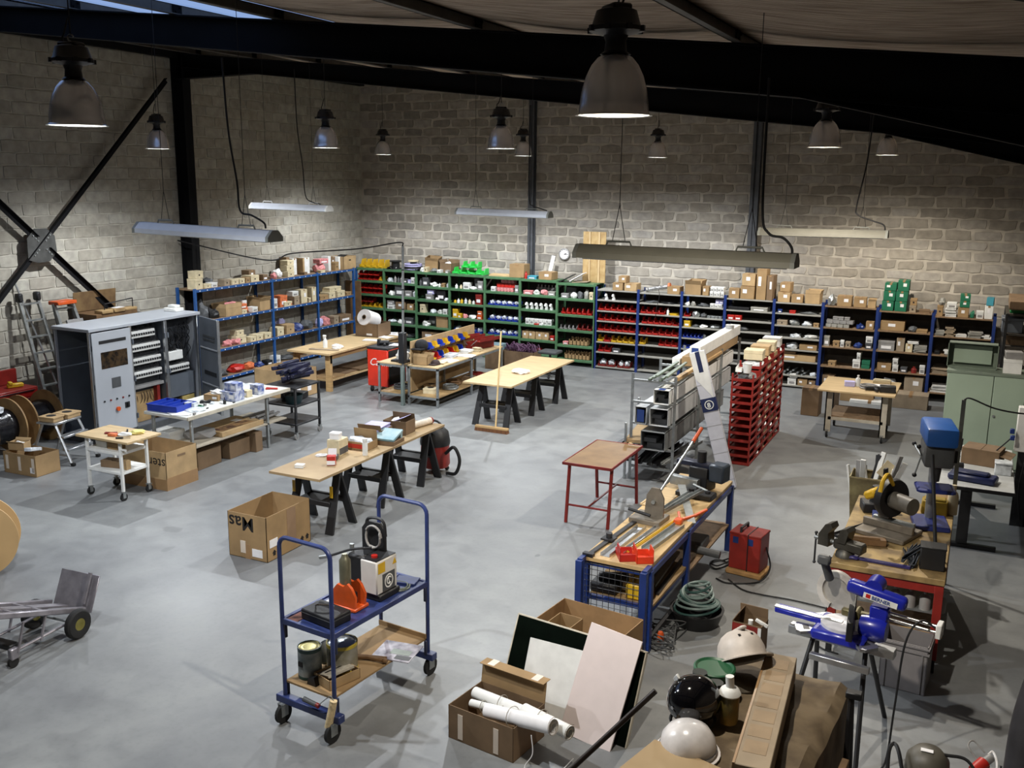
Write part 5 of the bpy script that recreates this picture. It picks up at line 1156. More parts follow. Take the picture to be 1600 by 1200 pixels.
# ---------- trestle tables
def sawhorse(label, x, y, w, yellow=False, hgt=.72):
    t = T('sawhorse', label, 'sawhorse', (x, y, 0)); SB = BLACK
    P(t, 'top_rail', MB().box(-w/2, w/2, -.035, .035, hgt-.07, hgt, .006), SB)
    for sx in (-1, 1):
        for sy in (-1, 1):
            a = Vector((sx*(w/2-.05), sy*.03, hgt-.05)); b_ = Vector((sx*(w/2-.02), sy*.25, 0)); q = MB()
            q.sheet([a+Vector((-.045, 0, 0)), a+Vector((.045, 0, 0)), b_+Vector((.055, 0, 0)), b_+Vector((-.055, 0, 0))], .03*(1 if sy < 0 else -1)); lg = P(t, 'leg', q, SB)
            if yellow and sy < 0: P(lg, 'yellow_logo', MB().box(a.x-.02, a.x+.02, -.115, -.108, .42, .56, M=TR(rx=R(0))), YEL, loc=(sx*.01, -.04, .0))
    for sy in (-1, 1): P(t, 'brace_shelf', MB().box(-w/2+.06, w/2-.06, sy*.14-.02, sy*.14+.02, .3, .36, .005), SB)
    P(t, 'tool_shelf', MB().box(-w/2+.07, w/2-.07, -.15, .15, .33, .345), SB)
    return t
for k, y in enumerate((8.92, 9.98, 10.95)): sawhorse(['black plastic sawhorse with yellow marks under the near table end', 'middle black sawhorse under the near trestle table', 'far black sawhorse under the near trestle table'][k], -6.85, y, .62, k == 0)
S('trestle_table_top', 'long plywood board laid on three sawhorses in the centre', 'table top', MB().box(-.36, .36, -1.41, 1.41, 0, .03, .002), PLYE, (-6.85, 9.85, .72))
t = bpy.data.objects['trestle_table_top']; t.data.materials[0] = mat('mdf_board', (168, 144, 106), .5, c2=(146, 122, 88), scale=1.4)
TZ = .75
for k, y in enumerate((14.25, 15.25, 16.3)): sawhorse(['black sawhorse under the broom end of the far trestle table', 'middle black sawhorse under the far trestle table', 'last black sawhorse under the far trestle table'][k], -7.2, y, .62)
S('trestle_table_top', 'plywood board on sawhorses with the broom leaning at its end', 'table top', MB().box(-.46, .44, -1.35, 1.35, 0, .03, .002), PLY, (-7.2, 15.25, .72))
S('crumpled_paper', 'crumpled white bag on the far trestle table', 'paper', lump_mesh(51, PAPER, .3, .26, .07), None, (-7.1, 15.0, TZ))
t = T('broom', 'push broom with a long wooden handle leaning on the far trestle table', 'broom', (-7.02, 13.72, 0), .0)
P(t, 'handle', MB().cyl((.06, .02, .06), (-.02, .36, 1.62), .014, n=10), mat('broom_handle', (214, 184, 130), .5, var=.06)); P(t, 'head', MB().box(-.3, .3, -.035, .035, .05, .09, .006), WOOD)
P(t, 'bristles', MB().prism([(-.3, 0), (.3, 0), (.29, .05), (-.29, .05)], -.045, .045, Matrix(((1, 0, 0, 0), (0, 0, 1, 0), (0, 1, 0, 0), (0, 0, 0, 1)))), mat('bristle_brown', (110, 70, 40), .9, var=.25, scale=40, stretch=(1, 1, .1)))
for lab, nm, cat, mb, m, x, y, rz in (
  ('small white packet at the near end of the long trestle table', 'packet', 'packet', lidbox_mesh(.11, .08, .04, WHITE), None, -6.98, 8.72, .3), ('white rag on the long trestle table', 'rag', 'rag', lump_mesh(61, PAPER, .15, .1, .03), None, -7.05, 9.22, .5),
  ('small black and white box beside the red box', 'small_box', 'box', lidbox_mesh(.12, .1, .06, DGREY), None, -6.83, 9.16, .4)):
    S(nm, lab, cat, mb, m, (x, y, TZ), rz)
o = S('small_carton', 'small red and white open box near the table front edge', 'box', carton_mesh(.1, .09, .11, RED), None, (-6.72, 8.98, TZ), .5); P(o, 'label', MB().box(-.048, .048, -.047, -.044, .01, .06), PAPER); P(o, 'raised_flap', MB().box(-.05, .05, .03, .034, .1, .2, M=TR(rx=R(-25))), PAPER)
o = S('tall_carton', 'tall cream carton with a small white box on top', 'box', carton_mesh(.17, .22, .2, CREAM), None, (-6.92, 9.38, TZ), .1); P(o, 'dark_side_print', MB().box(.084, .087, -.1, .1, .02, .1), DGREY)
S('small_box', 'small white box on the tall cream carton', 'box', lidbox_mesh(.13, .1, .08, PAPER), None, (-6.93, 9.36, TZ+.2), .2)
t = T('open_carton', 'open carton with a red printed band and clear bags inside', 'box', (-6.84, 9.76, TZ), .05); open_carton_parts(t, .34, .24, .1, CARD, (None, None, -8, None), 1.0); P(t, 'red_band', MB().box(-.17, .17, -.123, -.119, .02, .075), RED); P(t, 'clear_bags', lump_mesh(66, CLEARP, .3, .2, .13), None, loc=(0, 0, .02))
S('spray_can', 'white spray can standing on the long trestle table', 'can', MB().lathe([(0, 0), (.033, 0), (.033, .15), (.025, .165), (.025, .17), (.03, .172), (.03, .21), (0, .21)], 16), WHITE, (-6.6, 9.5, TZ))
t = T('open_carton', 'dark carton holding white and blue brochures', 'box', (-6.95, 10.25, TZ), .1); open_carton_parts(t, .34, .3, .14, CARD2, (20, None, None, None)); P(t, 'brochures', stack_mesh(.28, .3, .06, LILAC, 3, 5), None, loc=(0, 0, .12))
S('tilted_folder', 'teal folder tilted on a dark box', 'folder', MB().box(-.16, .16, -.14, .14, 0, .03, .004, M=TR(0, 0, .06, rx=R(16))).box(-.15, .15, .08, .13, 0, .09), mat('teal_folder', (110, 150, 160), .5, c2=(160, 180, 182), scale=5), (-6.68, 10.12, TZ+.03), .1)
S('flat_box', 'flat dark brown box beneath the teal folder', 'box', lidbox_mesh(.34, .3, .05, CARD2), None, (-6.68, 10.12, TZ), .1)
t = T('open_carton', 'dark open carton with a lilac sheet, beside the paper tube', 'box', (-6.82, 10.62, TZ), .05); open_carton_parts(t, .34, .26, .18, CARD2, (None, None, -10, None)); P(t, 'lilac_sheet', MB().box(.02, .2, -.1, .12, .16, .166, M=TR(ry=R(-24))), LILAC); P(t, 'white_packing', lump_mesh(67, PAPER, .2, .18, .16), None, loc=(-.05, 0, .03)); P(t, 'paper_label', MB().box(-.1, -.04, -.133, -.129, .03, .08), PAPER)
t = T('paper_tube', 'white paper roll on a core lying across the long trestle table', 'roll', (-6.72, 11.0, TZ), R(80)); P(t, 'roll_body', MB().cyl((-.2, 0, .045), (.22, 0, .045), .045, n=18), mat('roll_paper', (220, 208, 190), .7)); P(t, 'core', MB().cyl((-.28, 0, .045), (-.2, 0, .045), .02, n=12), WOODD); P(t, 'end_band', MB().cyl((.2, 0, .045), (.225, 0, .045), .047, n=18), REDD)
# vacuum under the far end
t = T('vacuum_cleaner', 'red and black drum vacuum behind the long trestle table', 'vacuum', (-6.74, 11.42, 0))
P(t, 'drum', MB().lathe([(0, .08), (.19, .08), (.21, .12), (.2, .4), (0, .4)], 24), REDB); P(t, 'motor_head', MB().lathe([(.21, .4), (.215, .44), (.19, .58), (.12, .65), (0, .66)], 24), BLACK); P(t, 'handle', MB().tube(arc((0, 0, .62), .12, 0, PI, 8), .016, 7), BLACK)
P(t, 'hose', MB().tube(spline([(.2, -.05, .3), (.36, -.1, .42), (.46, -.12, .26), (.4, -.12, .06), (.24, -.1, .03)], 8), .024, 9), RUBBER)
for a in (45, 135, 225, 315): P(t, 'wheel', MB().sphere((.17*math.cos(R(a)), .17*math.sin(R(a)), .035), .035, u=10, v=6), RUBBER)
# purple-filled carton, carton stack and swivel seat near the green bays
t = T('open_carton', 'carton filled with purple wire in front of the green shelving', 'box', (-8.85, 18.75, 0)); open_carton_parts(t, .7, .4, .42, CARD2, (None,)*4)
pw = MB()
for k in range(70):
    a = rnd.uniform(-.3, .3); b_ = rnd.uniform(-.16, .16); pw.tube(spline([(a, b_, .34), (a+rnd.uniform(-.1, .1), b_+rnd.uniform(-.08, .08), .5+rnd.random()*.08), (a+rnd.uniform(-.2, .2), b_+rnd.uniform(-.1, .1), .44)], 3), .009, 4)
q = P(t, 'purple_wires', pw, mat('purple_wire', (96, 62, 92), .6, var=.2)); q['kind'] = 'stuff'
for k in range(2): S('carton', ['lower brown carton beside the purple wire carton', 'blue-grey packs on the cartons beside the purple wire'][k], 'box', carton_mesh(.36, .36, .42 if k == 0 else .12, CARD2 if k == 0 else mat('blue_grey_pack', (120, 142, 150), .6)), None, (-9.42, 18.6, 0 if k == 0 else .42))
t = T('swivel_stool', 'swivel work seat with a grey square cushion by the green shelving', 'stool', (-8.0, 18.3, 0)); P(t, 'seat', MB().box(-.21, .21, -.19, .19, .5, .56, .025, seg=2), DGREY); P(t, 'column', MB().cyl((0, 0, .08), (0, 0, .5), .025, n=10), STEELD)
for a in range(5): P(t, 'base_arm', MB().box(0, .26, -.02, .02, .05, .08, M=TR(rz=R(72*a))), BLACK)
for a in range(5): P(t, 'foot', MB().sphere((.25*math.cos(R(72*a)), .25*math.sin(R(72*a)), .028), .028, u=8, v=6), RUBBER)
# ================================================================== RIGHT HALF OF THE HALL
# ---------- red folding table
t = T('folding_table', 'small brown-topped table with dark red splayed legs, standing alone', 'table', (-4.01, 10.88, 0))
P(t, 'table_top', MB().box(-.3, .3, -.56, .56, .745, .765, .003), mat('brown_hardboard', (140, 110, 72), .5, c2=(120, 92, 58), scale=4))
ed = MB(); ed.box(-.31, .31, -.575, -.56, .735, .77, .003); ed.box(-.31, .31, .56, .575, .735, .77, .003); ed.box(-.315, -.3, -.575, .575, .735, .77, .003); ed.box(.3, .315, -.575, .575, .735, .77, .003)
P(t, 'edge_frame', ed, REDD)
for sx in (-1, 1):
    for sy in (-1, 1): P(t, 'leg', MB().tube([(sx*.27, sy*.44, .74), (sx*.27, sy*.53, 0)], .022, 7), REDD)
for sy in (-1, 1): P(t, 'end_rail', MB().tube([(-.27, sy*.5, .22), (.27, sy*.5, .22)], .014, 6), REDD)
P(t, 'stretcher', MB().tube([(0, -.5, .22), (0, .5, .22)], .014, 6), REDD)
# ---------- blue workbench with wire cage end
t = T('workbench', 'long blue-framed workbench with a wood top and wire mesh end', 'workbench', (-2.66, 7.6, 0), R(-1.2))
P(t, 'bench_top', MB().box(-.31, .3, 0, 2.82, .76, .8, .004), mat('beech_top', (188, 158, 110), .5, var=.1, scale=2.5, stretch=(4, 1, 1)))
for x in (-.3, .3):
    for y in (-.1, .05, 1.15, 2.76): P(t, 'leg', leg_box(x, y, .06, 0, .8 if y < 0 else .76), BLUED)
P(t, 'corner_brace', MB().tube([(-.3, -.1, .79), (-.3, .05, .79)], .03, 4), BLUED); P(t, 'corner_brace', MB().tube([(.3, -.1, .79), (.3, .05, .79)], .03, 4), BLUED)
for z in (.74, .42): P(t, 'end_rail', MB().box(-.3, .3, .03, .07, z-.03, z+.01), BLUED)
for x in (-.3, .3): P(t, 'side_rail', MB().box(x-.02, x+.02, .05, 2.76, .71, .76), BLUED)
P(t, 'lower_shelf', MB().box(-.29, .31, .05, 1.2, .38, .405), PLYE); P(t, 'side_rail', MB().box(.28, .31, .05, 1.15, .34, .38), BLUED)
P(t, 'lower_shelf', MB().box(-.29, .31, 1.2, 2.76, .30, .32), SHELFK); P(t, 'floor_rail', MB().box(.27, .31, .05, 1.2, .02, .1), STEELD)
wm = MB()
for k in range(11): wm.cyl((-.28+k*.056, 0, .12), (-.28+k*.056, 0, .75), .003, n=4, cap=False)
for k in range(12): wm.cyl((-.29, 0, .14+k*.055), (.29, 0, .14+k*.055), .003, n=4, cap=False)
for k in range(3): wm.cyl((-.3, -.08+k*.05, .1), (-.3, -.08+k*.05, .75), .003, n=4, cap=False)
P(t, 'wire_mesh', wm, STEELD)['kind'] = 'stuff'
BZ = .8
def bx_on(nm, lab, cat, mb, m, x, y, z, rz=0): return S(nm, lab, cat, mb, m, (x, y, z), rz)
def chan(w, h, L_, th=.003):
    b = MB(); b.box(-w/2, w/2, -L_/2, L_/2, 0, th); b.box(-w/2, -w/2+th, -L_/2, L_/2, 0, h); b.box(w/2-th, w/2, -L_/2, L_/2, 0, h); return b
bx_on('metal_channel', 'wide grey metal channel lying at the near left of the blue bench', 'channel', chan(.09, .03, .85), ALU, -2.76, 8.1, BZ, R(-4)); bx_on('metal_channel', 'bright metal rail in the middle of the blue bench', 'channel', chan(.05, .02, .8), ALU, -2.64, 8.2, BZ, R(-6))
bx_on('metal_channel', 'long grey cable channel on the right of the blue bench', 'channel', chan(.1, .035, .75), STEEL, -2.46, 8.35, BZ, R(-7)); bx_on('metal_strip', 'thin yellow-edged strip on the blue bench', 'strip', MB().box(-.012, .012, -.5, .5, 0, .012, .002).box(-.004, .004, -.5, .5, .012, .02), YEL, -2.57, 8.35, BZ, R(-8))
bx_on('sliding_rule', 'dark measuring rail along the left edge of the blue bench', 'rail', MB().box(-.025, .025, -.55, .6, 0, .02, .003).box(-.05, .05, -.55, -.5, 0, .03).cyl((.0, -.1, .03), (.0, -.1, .08), .03, n=14).box(-.06, .06, -.16, -.05, .02, .035), STEELD, -2.88, 8.15, BZ, R(-5))
t = T('lever_shear', 'grey metal shear with a long red-handled lever on the blue bench', 'shear', (-2.74, 8.75, BZ), R(-5))
P(t, 'shear_base', MB().box(-.15, .17, -.14, .14, 0, .05, .005), mat('shear_grey', (128, 120, 108), .45, .4, var=.12)); P(t, 'shear_head', MB().prism([(-.1, 0), (.1, 0), (.1, .2), (.05, .3), (-.03, .3), (-.08, .22)], -.012, .012, Matrix(((1, 0, 0, .05), (0, 0, 1, .02), (0, 1, 0, .04), (0, 0, 0, 1)))), MATS['shear_grey'])
P(t, 'guide_bar', MB().cyl((-.17, -.1, .12), (.06, -.1, .09), .016, n=10), BLACK); P(t, 'pivot', MB().cyl((.05, -.02, .2), (.05, .05, .2), .02, n=12), STEEL)
lv = P(t, 'lever', MB().cyl((.08, .06, .28), (.16, .72, .66), .012, n=8), STEEL); P(lv, 'red_grip', MB().cyl((.16, .72, .66), (.18, .9, .765), .02, n=10), ORANGE)
for k, (x, y, rz, a) in enumerate(((-2.5, 9.25, R(24), 10), (-2.62, 9.1, R(-16), 6), (-2.56, 9.2, R(-22), 8))):
    S('metal_channel', ['grey strip crossing over the others on the blue bench', 'upright grey channel leaning beyond the shear', 'long shiny channel sloping beyond the shear'][k], 'channel', (MB().box(-.04, .04, -.4, .4, 0, .006) if k == 0 else chan(.05, .03, .75)), STEEL, (x, y, BZ+.06), rz).rotation_euler.x = R(a)
o = bx_on('pliers', 'large red-handled cutters lying beyond the cable channel', 'tool', MB().tube([(0, 0, .02), (.1, .2, .02), (.16, .4, .025)], .016).tube([(0, 0, .02), (-.06, .16, .04)], .014).box(-.04, .04, -.09, .0, 0, .05, .01), ORANGE, -2.45, 8.85, BZ, 0)
for k, (x, m) in enumerate(((-2.62, RED), (-2.47, REDO))):
    bx_on('storage_bin', ['red bin at the near edge of the blue bench', 'orange-red bin at the near edge of the blue bench'][k], 'bin', bin_mesh(.15, .22, .13, m), None, x, 7.75+.02*k, BZ, R(-150))
t = T('punch_press', 'black hydraulic punch on a blue base at the far end of the blue bench', 'machine', (-2.55, 9.98, BZ), R(-14))
P(t, 'press_frame', MB().box(-.1, .12, -.1, .12, 0, .26, .01), BLACK); P(t, 'press_beam', MB().box(-.28, .18, -.06, .06, .24, .3, .008), mat('dark_navy', (28, 32, 52), .35)); P(t, 'cylinder', MB().cyl((0, 0, .3), (0, 0, .42), .05, n=16), BLACK); P(t, 'motor', MB().box(.12, .3, -.08, .1, .12, .32, .02), mat('slate_blue', (52, 62, 74), .4)); P(t, 'pull_rod', MB().cyl((.02, -.2, .1), (.2, -.2, .06), .012, n=8), STEEL); P(t, 'guide_plate', MB().box(-.28, .05, -.18, -.1, .04, .14, .004), STEEL)
t = T('die_tray', 'black tray of punch dies in front of the punch', 'tray', (-2.52, 9.68, BZ), R(-5)); P(t, 'tray_body', MB().box(-.2, .2, -.09, .09, 0, .06, .01), BLACK)
for k in range(4): P(t, 'die', MB().cyl((-.14+k*.09, 0, .06), (-.14+k*.09, 0, .085), .03, n=12), STEELD)
bx_on('small_red_tool', 'small red clamp beside the punch', 'tool', MB().box(-.05, .05, -.03, .03, 0, .03, .006).box(-.05, -.03, -.03, .03, .03, .06, .005), RED, -2.78, 10.15, BZ, .2); bx_on('wood_sheet', 'pale wood sheet lying under the channels on the bench', 'board', MB().box(-.12, .12, -.35, .35, 0, .012, .002).box(-.12, -.1, -.35, .35, .012, .018), PLY, -2.82, 9.5, BZ, R(-4))
for nm, lab, cat, mb, m, x, y, z in (('yellow_case', 'yellow case on the caged shelf of the blue bench', 'case', MB().box(-.11, .11, -.08, .08, 0, .16, .02).tube([(-.05, 0, .16), (-.05, 0, .2), (.05, 0, .2), (.05, 0, .16)], .01), YEL, -2.5, 7.82, .405), ('power_tool', 'black tools on the caged shelf of the blue bench', 'tool', MB().box(-.16, .1, -.1, .1, 0, .1, .02).cyl((-.1, 0, .12), (.16, .05, .14), .045), BLACK, -2.8, 7.85, .405), ('carton', 'tan carton on the caged shelf of the blue bench', 'box', carton_mesh(.28, .22, .1, CARD), None, -2.78, 8.15, .405), ('profile_bundle', 'long dark profiles lying on the shelf of the blue bench', 'profiles', bars_mesh(.3, .9, .12, STEELD, 2, 7), None, -2.52, 8.4, .405), ('steel_block', 'heavy grey machine block on the far shelf of the blue bench', 'block', MB().box(-.16, .16, -.14, .14, 0, .1, .01).cyl((.1, -.2, .05), (.36, -.2, .03), .04), DGREY, -2.5, 9.5, .32)):
    bx_on(nm, lab, cat, mb, m, x, y, z)
t = T('hose_reel_tub', 'black tub with coils of grey-green hose under the blue bench', 'hose', (-2.12, 8.4, 0)); P(t, 'tub', MB().lathe([(0, 0), (.2, 0), (.25, .14), (.255, .15), (.23, .15), (.19, .01), (0, .01)], 24), BLACK)
for k in range(8):
    r_ = .23-.018*k; P(t, 'hose_loop', MB().tube([(r_*math.cos(a*PI/12)*(.9), r_*math.sin(a*PI/12), .17+.032*k+.03*math.cos(a*PI/12+k)) for a in range(24)], .012, 6, closed=True), mat('hose_green', (120, 140, 136), .5, var=.08) if k % 3 else mat('hose_dark', (50, 82, 78), .5))
cw = MB()
for k in range(16):
    a = [Vector((rnd.uniform(-.3, .3), rnd.uniform(-.35, .3), rnd.uniform(.01, .1))) for _ in range(4)]; cw.tube(spline(a, 5), .006, 5)
o = ST('cable_tangle', cw, DGREY, None, 'stuff'); tag(o, 'tangle of grey cables on the floor under the blue bench', 'cables'); o.location = (-2.42, 7.95, .0)
bx_on('orange_can', 'small orange can under the near end of the blue bench', 'can', MB().lathe([(0, 0), (.03, 0), (.03, .09), (.02, .11), (0, .11)], 14), ORANGE, -2.3, 7.85, .1-.1)
# ---------- red welding transformer
t = T('welder', 'red box welder with a top handle standing on the floor with its cables', 'welder', (-1.96, 9.84, 0), R(-8))
P(t, 'case', MB().box(-.17, .17, -.14, .14, .06, .46, .012), REDB); P(t, 'handle', MB().tube([(-.06, -.1, .46), (-.06, -.1, .51), (-.06, .1, .51), (-.06, .1, .46)], .014, 7), BLACK); P(t, 'case_lid', MB().box(-.175, .175, -.145, .145, .44, .465, .006), REDD)
for x in (-.1, .06): P(t, 'blue_sticker', MB().box(x-.03, x+.03, -.1435, -.1405, .35, .42), BLUED)
P(t, 'strap', MB().box(.03, .04, -.146, .146, .06, .47), BLACK); P(t, 'cork_base', MB().box(-.19, .2, -.17, .16, 0, .06, .015), mat('cork', (180, 140, 90), .8, var=.15))
wp = [(-.18, -.05, .1), (-.3, -.1, .03), (-.42, 0, .01), (-.36, .12, .01), (-.24, .05, .012), (-.3, -.14, .01), (-.4, -.06, .02), (-.3, .1, .03), (-.18, .0, .12)]
P(t, 'cable_loops', MB().tube(spline(wp, 7), .009, 6), CABLE); P(t, 'mains_cable', MB().tube(spline([(.17, .05, .3), (.24, 0, .1), (.2, -.22, .012), (-.05, -.42, .01), (-.2, -.38, .01)], 7), .009, 6), CABLE)
S('floor_cable', 'thin black cable running across the floor from the welder to the mitre saw', 'cable', MB().tube(spline([G(1138, 905, .01), G(1160, 921, .01), G(1190, 929, .01), G(1235, 937, .01), G(1270, 945, .01), G(1290, 950, .01)], 8), .008, 6), CABLE)
# ---------- profile rack
t = T('profile_rack', 'grey steel rack stacked with aluminium trunking and timber', 'rack', (-3.88, 12.4, 0))
for y in (0.0, 1.25, 2.5, 3.7):
    for x in (-.3, .3): P(t, 'post', MB().box(x-.02, x+.02, y-.004, y+.004, 0, 1.5).box(x-.02, x-.016, y, y+.035, 0, 1.5), STEEL)
    for z in (.2, .48, .82, 1.12, 1.42): P(t, 'arm', MB().box(-.3, .3, y-.02, y+.02, z-.03, z), STEEL)
P(t, 'post', leg_box(-.36, -.05, .03, 0, .8), STEEL); P(t, 'post', leg_box(-.5, .9, .035, 0, .95), STEEL)
TRK = mat('trunking_grey', (186, 188, 188), .4, var=.06)
def trunk(lab, x, y, z, w, h, L_, m=TRK, inner=BLACK, name='trunking_carton'):
    t_ = T(name, lab, 'trunking', (x, y, z)); th = .006
    b = MB(); b.box(-w/2, w/2, 0, L_, 0, th); b.box(-w/2, w/2, 0, L_, h-th, h); b.box(-w/2, -w/2+th, 0, L_, 0, h); b.box(w/2-th, w/2, 0, L_, 0, h); P(t_, 'outer_sleeve', b, m)
    c = MB(); c.box(-w*.32, w*.32, .1, L_-.1, th, h*.34); c.box(-w*.4, w*.1, .05, L_-.1, h*.4, h*.62); P(t_, 'inner_profiles', c, DGREY)
    P(t_, 'end_stop', MB().box(-w/2+th, w/2-th, L_-.06, L_-.05, th, h-th), inner); return t_
trunk('uppermost white trunking sleeve with open dark end on the rack', -3.74, 12.3, 1.12, .22, .2, 3.6, WHITE); trunk('middle trunking sleeve with open dark end on the rack', -3.76, 12.28, .82, .26, .24, 3.5); trunk('lowest grey trunking sleeve with open end on the rack', -3.82, 12.25, .48, .34, .26, 3.2, mat('trunk_dark', (120, 122, 122), .4)); trunk('small grey carton sleeve with blue print beside the middle one', -4.02, 12.3, .82, .16, .24, 2.4, TRK)
P(bpy.data.objects['trunking_carton.003'], 'printed_mark', MB().box(-.05, .05, -.003, 0, .03, .2), INKB); P(bpy.data.objects['trunking_carton'], 'printed_mark', MB().box(-.05, .04, .0, .1, .2, .203), INKB)
S('long_carton', 'long brown carton lying on top of the profile rack', 'box', carton_mesh(.26, 2.4, .14, CARD), None, (-3.72, 14.8, 1.42)); S('long_carton', 'long white carton with a blue mark on the brown carton', 'box', carton_mesh(.16, 2.5, .16, WHITE), None, (-3.66, 14.85, 1.56)); o = [q for q in bpy.data.objects if q.name.startswith('long_carton')][1]; P(o, 'blue_mark', MB().box(-.05, .05, -1.253, -1.25, .02, .14), INKB); S('long_carton', 'second white long carton beside the brown one on the rack', 'box', carton_mesh(.12, 2.2, .1, WHITE), None, (-3.95, 14.75, 1.42)); S('profile_bundle', 'bundle of green-grey rails at the near end of the rack top', 'profiles', bars_mesh(.26, 1.15, .1, SAGED, 5, 6), None, (-3.84, 12.95, 1.42), .0); S('tape_roll', 'white tape roll standing on the far long white carton', 'tape', MB().lathe([(.03, 0), (.07, 0), (.07, .06), (.03, .06), (.03, 0)], 18), WHITE, (-3.64, 15.6, 1.72)); S('wood_strip', 'yellow pine batten along the right edge of the rack top', 'batten', MB().box(-.03, .03, -1.2, 1.2, 0, .05, .004).box(-.02, .02, -1.2, -1.15, .05, .055), WOOD, (-3.6, 13.7, 1.32+.1))
for k in range(7):
    S('timber_length', '%s weathered board on the low left side of the profile rack' % ['first', 'second', 'third', 'fourth', 'fifth', 'sixth', 'seventh'][k], 'timber', MB().box(-.05, .05, 0, 1.9+.2*(k % 3), 0, .03, .003).box(-.045, .045, .0, .02, .03, .034), [STEELD, WOODD, PLY, DGREY, WOODD, STEELD, DGREY][k], (-4.3+.07*(k % 4), 12.15+.05*k, .5 if k < 4 else .24+.0), R(-3+k), 'boards on the profile rack')
for k in range(6): S('metal_offcut', '%s dark profile offcut at the foot of the profile rack' % ['first', 'second', 'third', 'fourth', 'fifth', 'sixth'][k], 'offcut', chan(.07, .04, .9+.1*k), [STEELD, DGREY, STEEL][k % 3], (-4.1+.09*k, 12.9+.05*k, .205+.03*(k % 2)), R(4-2*k), 'offcuts at the rack foot')
S('cardboard_sleeve', 'torn brown cardboard leaning in the left side of the rack', 'cardboard', MB().box(-.12, .12, 0, .9, 0, .05, .004, M=TR(rx=R(10))).box(-.1, .1, -.02, 0, 0, .045), CARDL, (-4.12, 12.36, .53))
# leaning white carton with round logo
t = T('long_carton', 'tall white carton with a navy round logo leaning against the rack', 'box', (-2.83, 12.62, 0))
LW = mat('white_carton_grey', (196, 196, 204), .6, var=.04)
dlt = Vector((-.56, .06, 1.84)); u = dlt.normalized(); ML = Matrix.Translation((0, 0, 0)) @ Vector((0, 0, 1)).rotation_difference(u).to_matrix().to_4x4() @ Matrix.Rotation(R(12), 4, 'Z')
P(t, 'carton_body', MB().box(-.1, .1, -.08, .08, 0, 1.9, .006, M=ML), LW)
for k in range(9): P(t, 'seam', MB().box(-.102, .102, -.082, .082, .12+k*.19, .123+k*.19, M=ML), GREYP)
P(t, 'navy_band', MB().box(-.103, .103, -.083, .083, 1.08, 1.26, M=ML), mat('navy_print', (24, 36, 76), .6))
ring = MB().lathe([(.05, 0), (.062, 0), (.062, .003), (.05, .003), (.05, 0)], 24, ML @ TR(0, -.084, 1.17, rx=PI/2)); P(t, 'logo_ring', ring, WHITE)
me = text_mesh('8', .09, WHITE, 0, .003); q = P(t, 'logo_mark', me, None); q.matrix_local = ML @ TR(-.027, -.0845, 1.135, rx=PI/2)
P(t, 'navy_stripe', MB().box(-.03, .03, -.0835, .0835, 1.62, 1.9, M=ML), MATS['navy_print']); P(t, 'white_wedge', MB().prism([(-.1, 1.55), (-.1, 1.9), (.1, 1.9), (.08, 1.25)], -.0825, -.0805, ML @ Matrix(((1, 0, 0, 0), (0, 0, 1, 0), (0, 1, 0, 0), (0, 0, 0, 1)))), WHITE)
# ---------- red stacking crates
CR_ = mat('crate_red', (136, 34, 26), .45, var=.1)
def crate_mesh():
    b = MB(); w, d, h = .32, .42, .1
    b.box(-w/2, w/2, -d/2, d/2, .012, .018)
    for sx in (-1, 1):
        for sy in (-1, 1): b.box(sx*(w/2-.012)-.012, sx*(w/2-.012)+.012, sy*(d/2-.012)-.012, sy*(d/2-.012)+.012, 0, h+.012)
    for sx in (-1, 1): b.box(sx*w/2-.005, sx*w/2+.005, -d/2, d/2, .005, .036)
    b.box(-w/2, w/2, d/2-.01, d/2, 0, h); b.box(-w/2, w/2, -d/2-.004, -d/2+.008, .005, .045)
    return b.mesh('stacking_crate', CR_)
cm = crate_mesh()
NT = ['lowest', 'second', 'third', 'fourth', 'fifth', 'sixth', 'seventh', 'eighth', 'ninth', 'tenth', 'eleventh', 'twelfth', 'topmost']
NC = ['near', 'second', 'third', 'fourth', 'far']
for c in range(5):
    n = (12, 13, 13, 13, 13)[c]; y = 13.95+c*.46
    for k in range(n):
        z = k*.113; o = S('stacking_crate', '%s red stacking crate in the %s column of crates' % (NT[k] if k < n-1 else 'topmost', NC[c]), 'crate', cm, None, (-2.98, y, z), 0, 'red stacking crates')
        if c > 0 or k == n-1:
            if (c*5+k) % 3: P(o, 'small_parts', lump_mesh((c+k) % 5, [STEEL, CLEARP, CREAM, DGREY][(c+k) % 4], .28, .34, .085), None, loc=(.01, -.02, .018))
            else: P(o, 'parts_carton', MB().box(-.13, .145, -.17, .16, .02, .092, .005), [CARDL, CREAM, WHITE][(c+k) % 3])
S('white_bucket', 'small white bucket standing on the near red crates', 'bucket', MB().lathe([(0, 0), (.055, 0), (.07, .13), (.075, .135), (.065, .135), (.05, .01), (0, .01)], 18), WHITE, (-2.95, 13.86, 12*.113+.005)); S('white_trunking', 'short white trunking piece beside the white bucket', 'trunking', chan(.09, .06, .4), WHITE, (-3.08, 14.0, 1.37), .1)
for k in range(4): S('parts_carton', '%s pale carton on top of the rear red crates' % ['first', 'second', 'third', 'fourth'][k], 'box', lidbox_mesh(.28, .26, .14, [CREAM, CARDL, CREAM, WHITE][k]), None, (-2.98, 14.45+.44*k, 13*.113), .05)
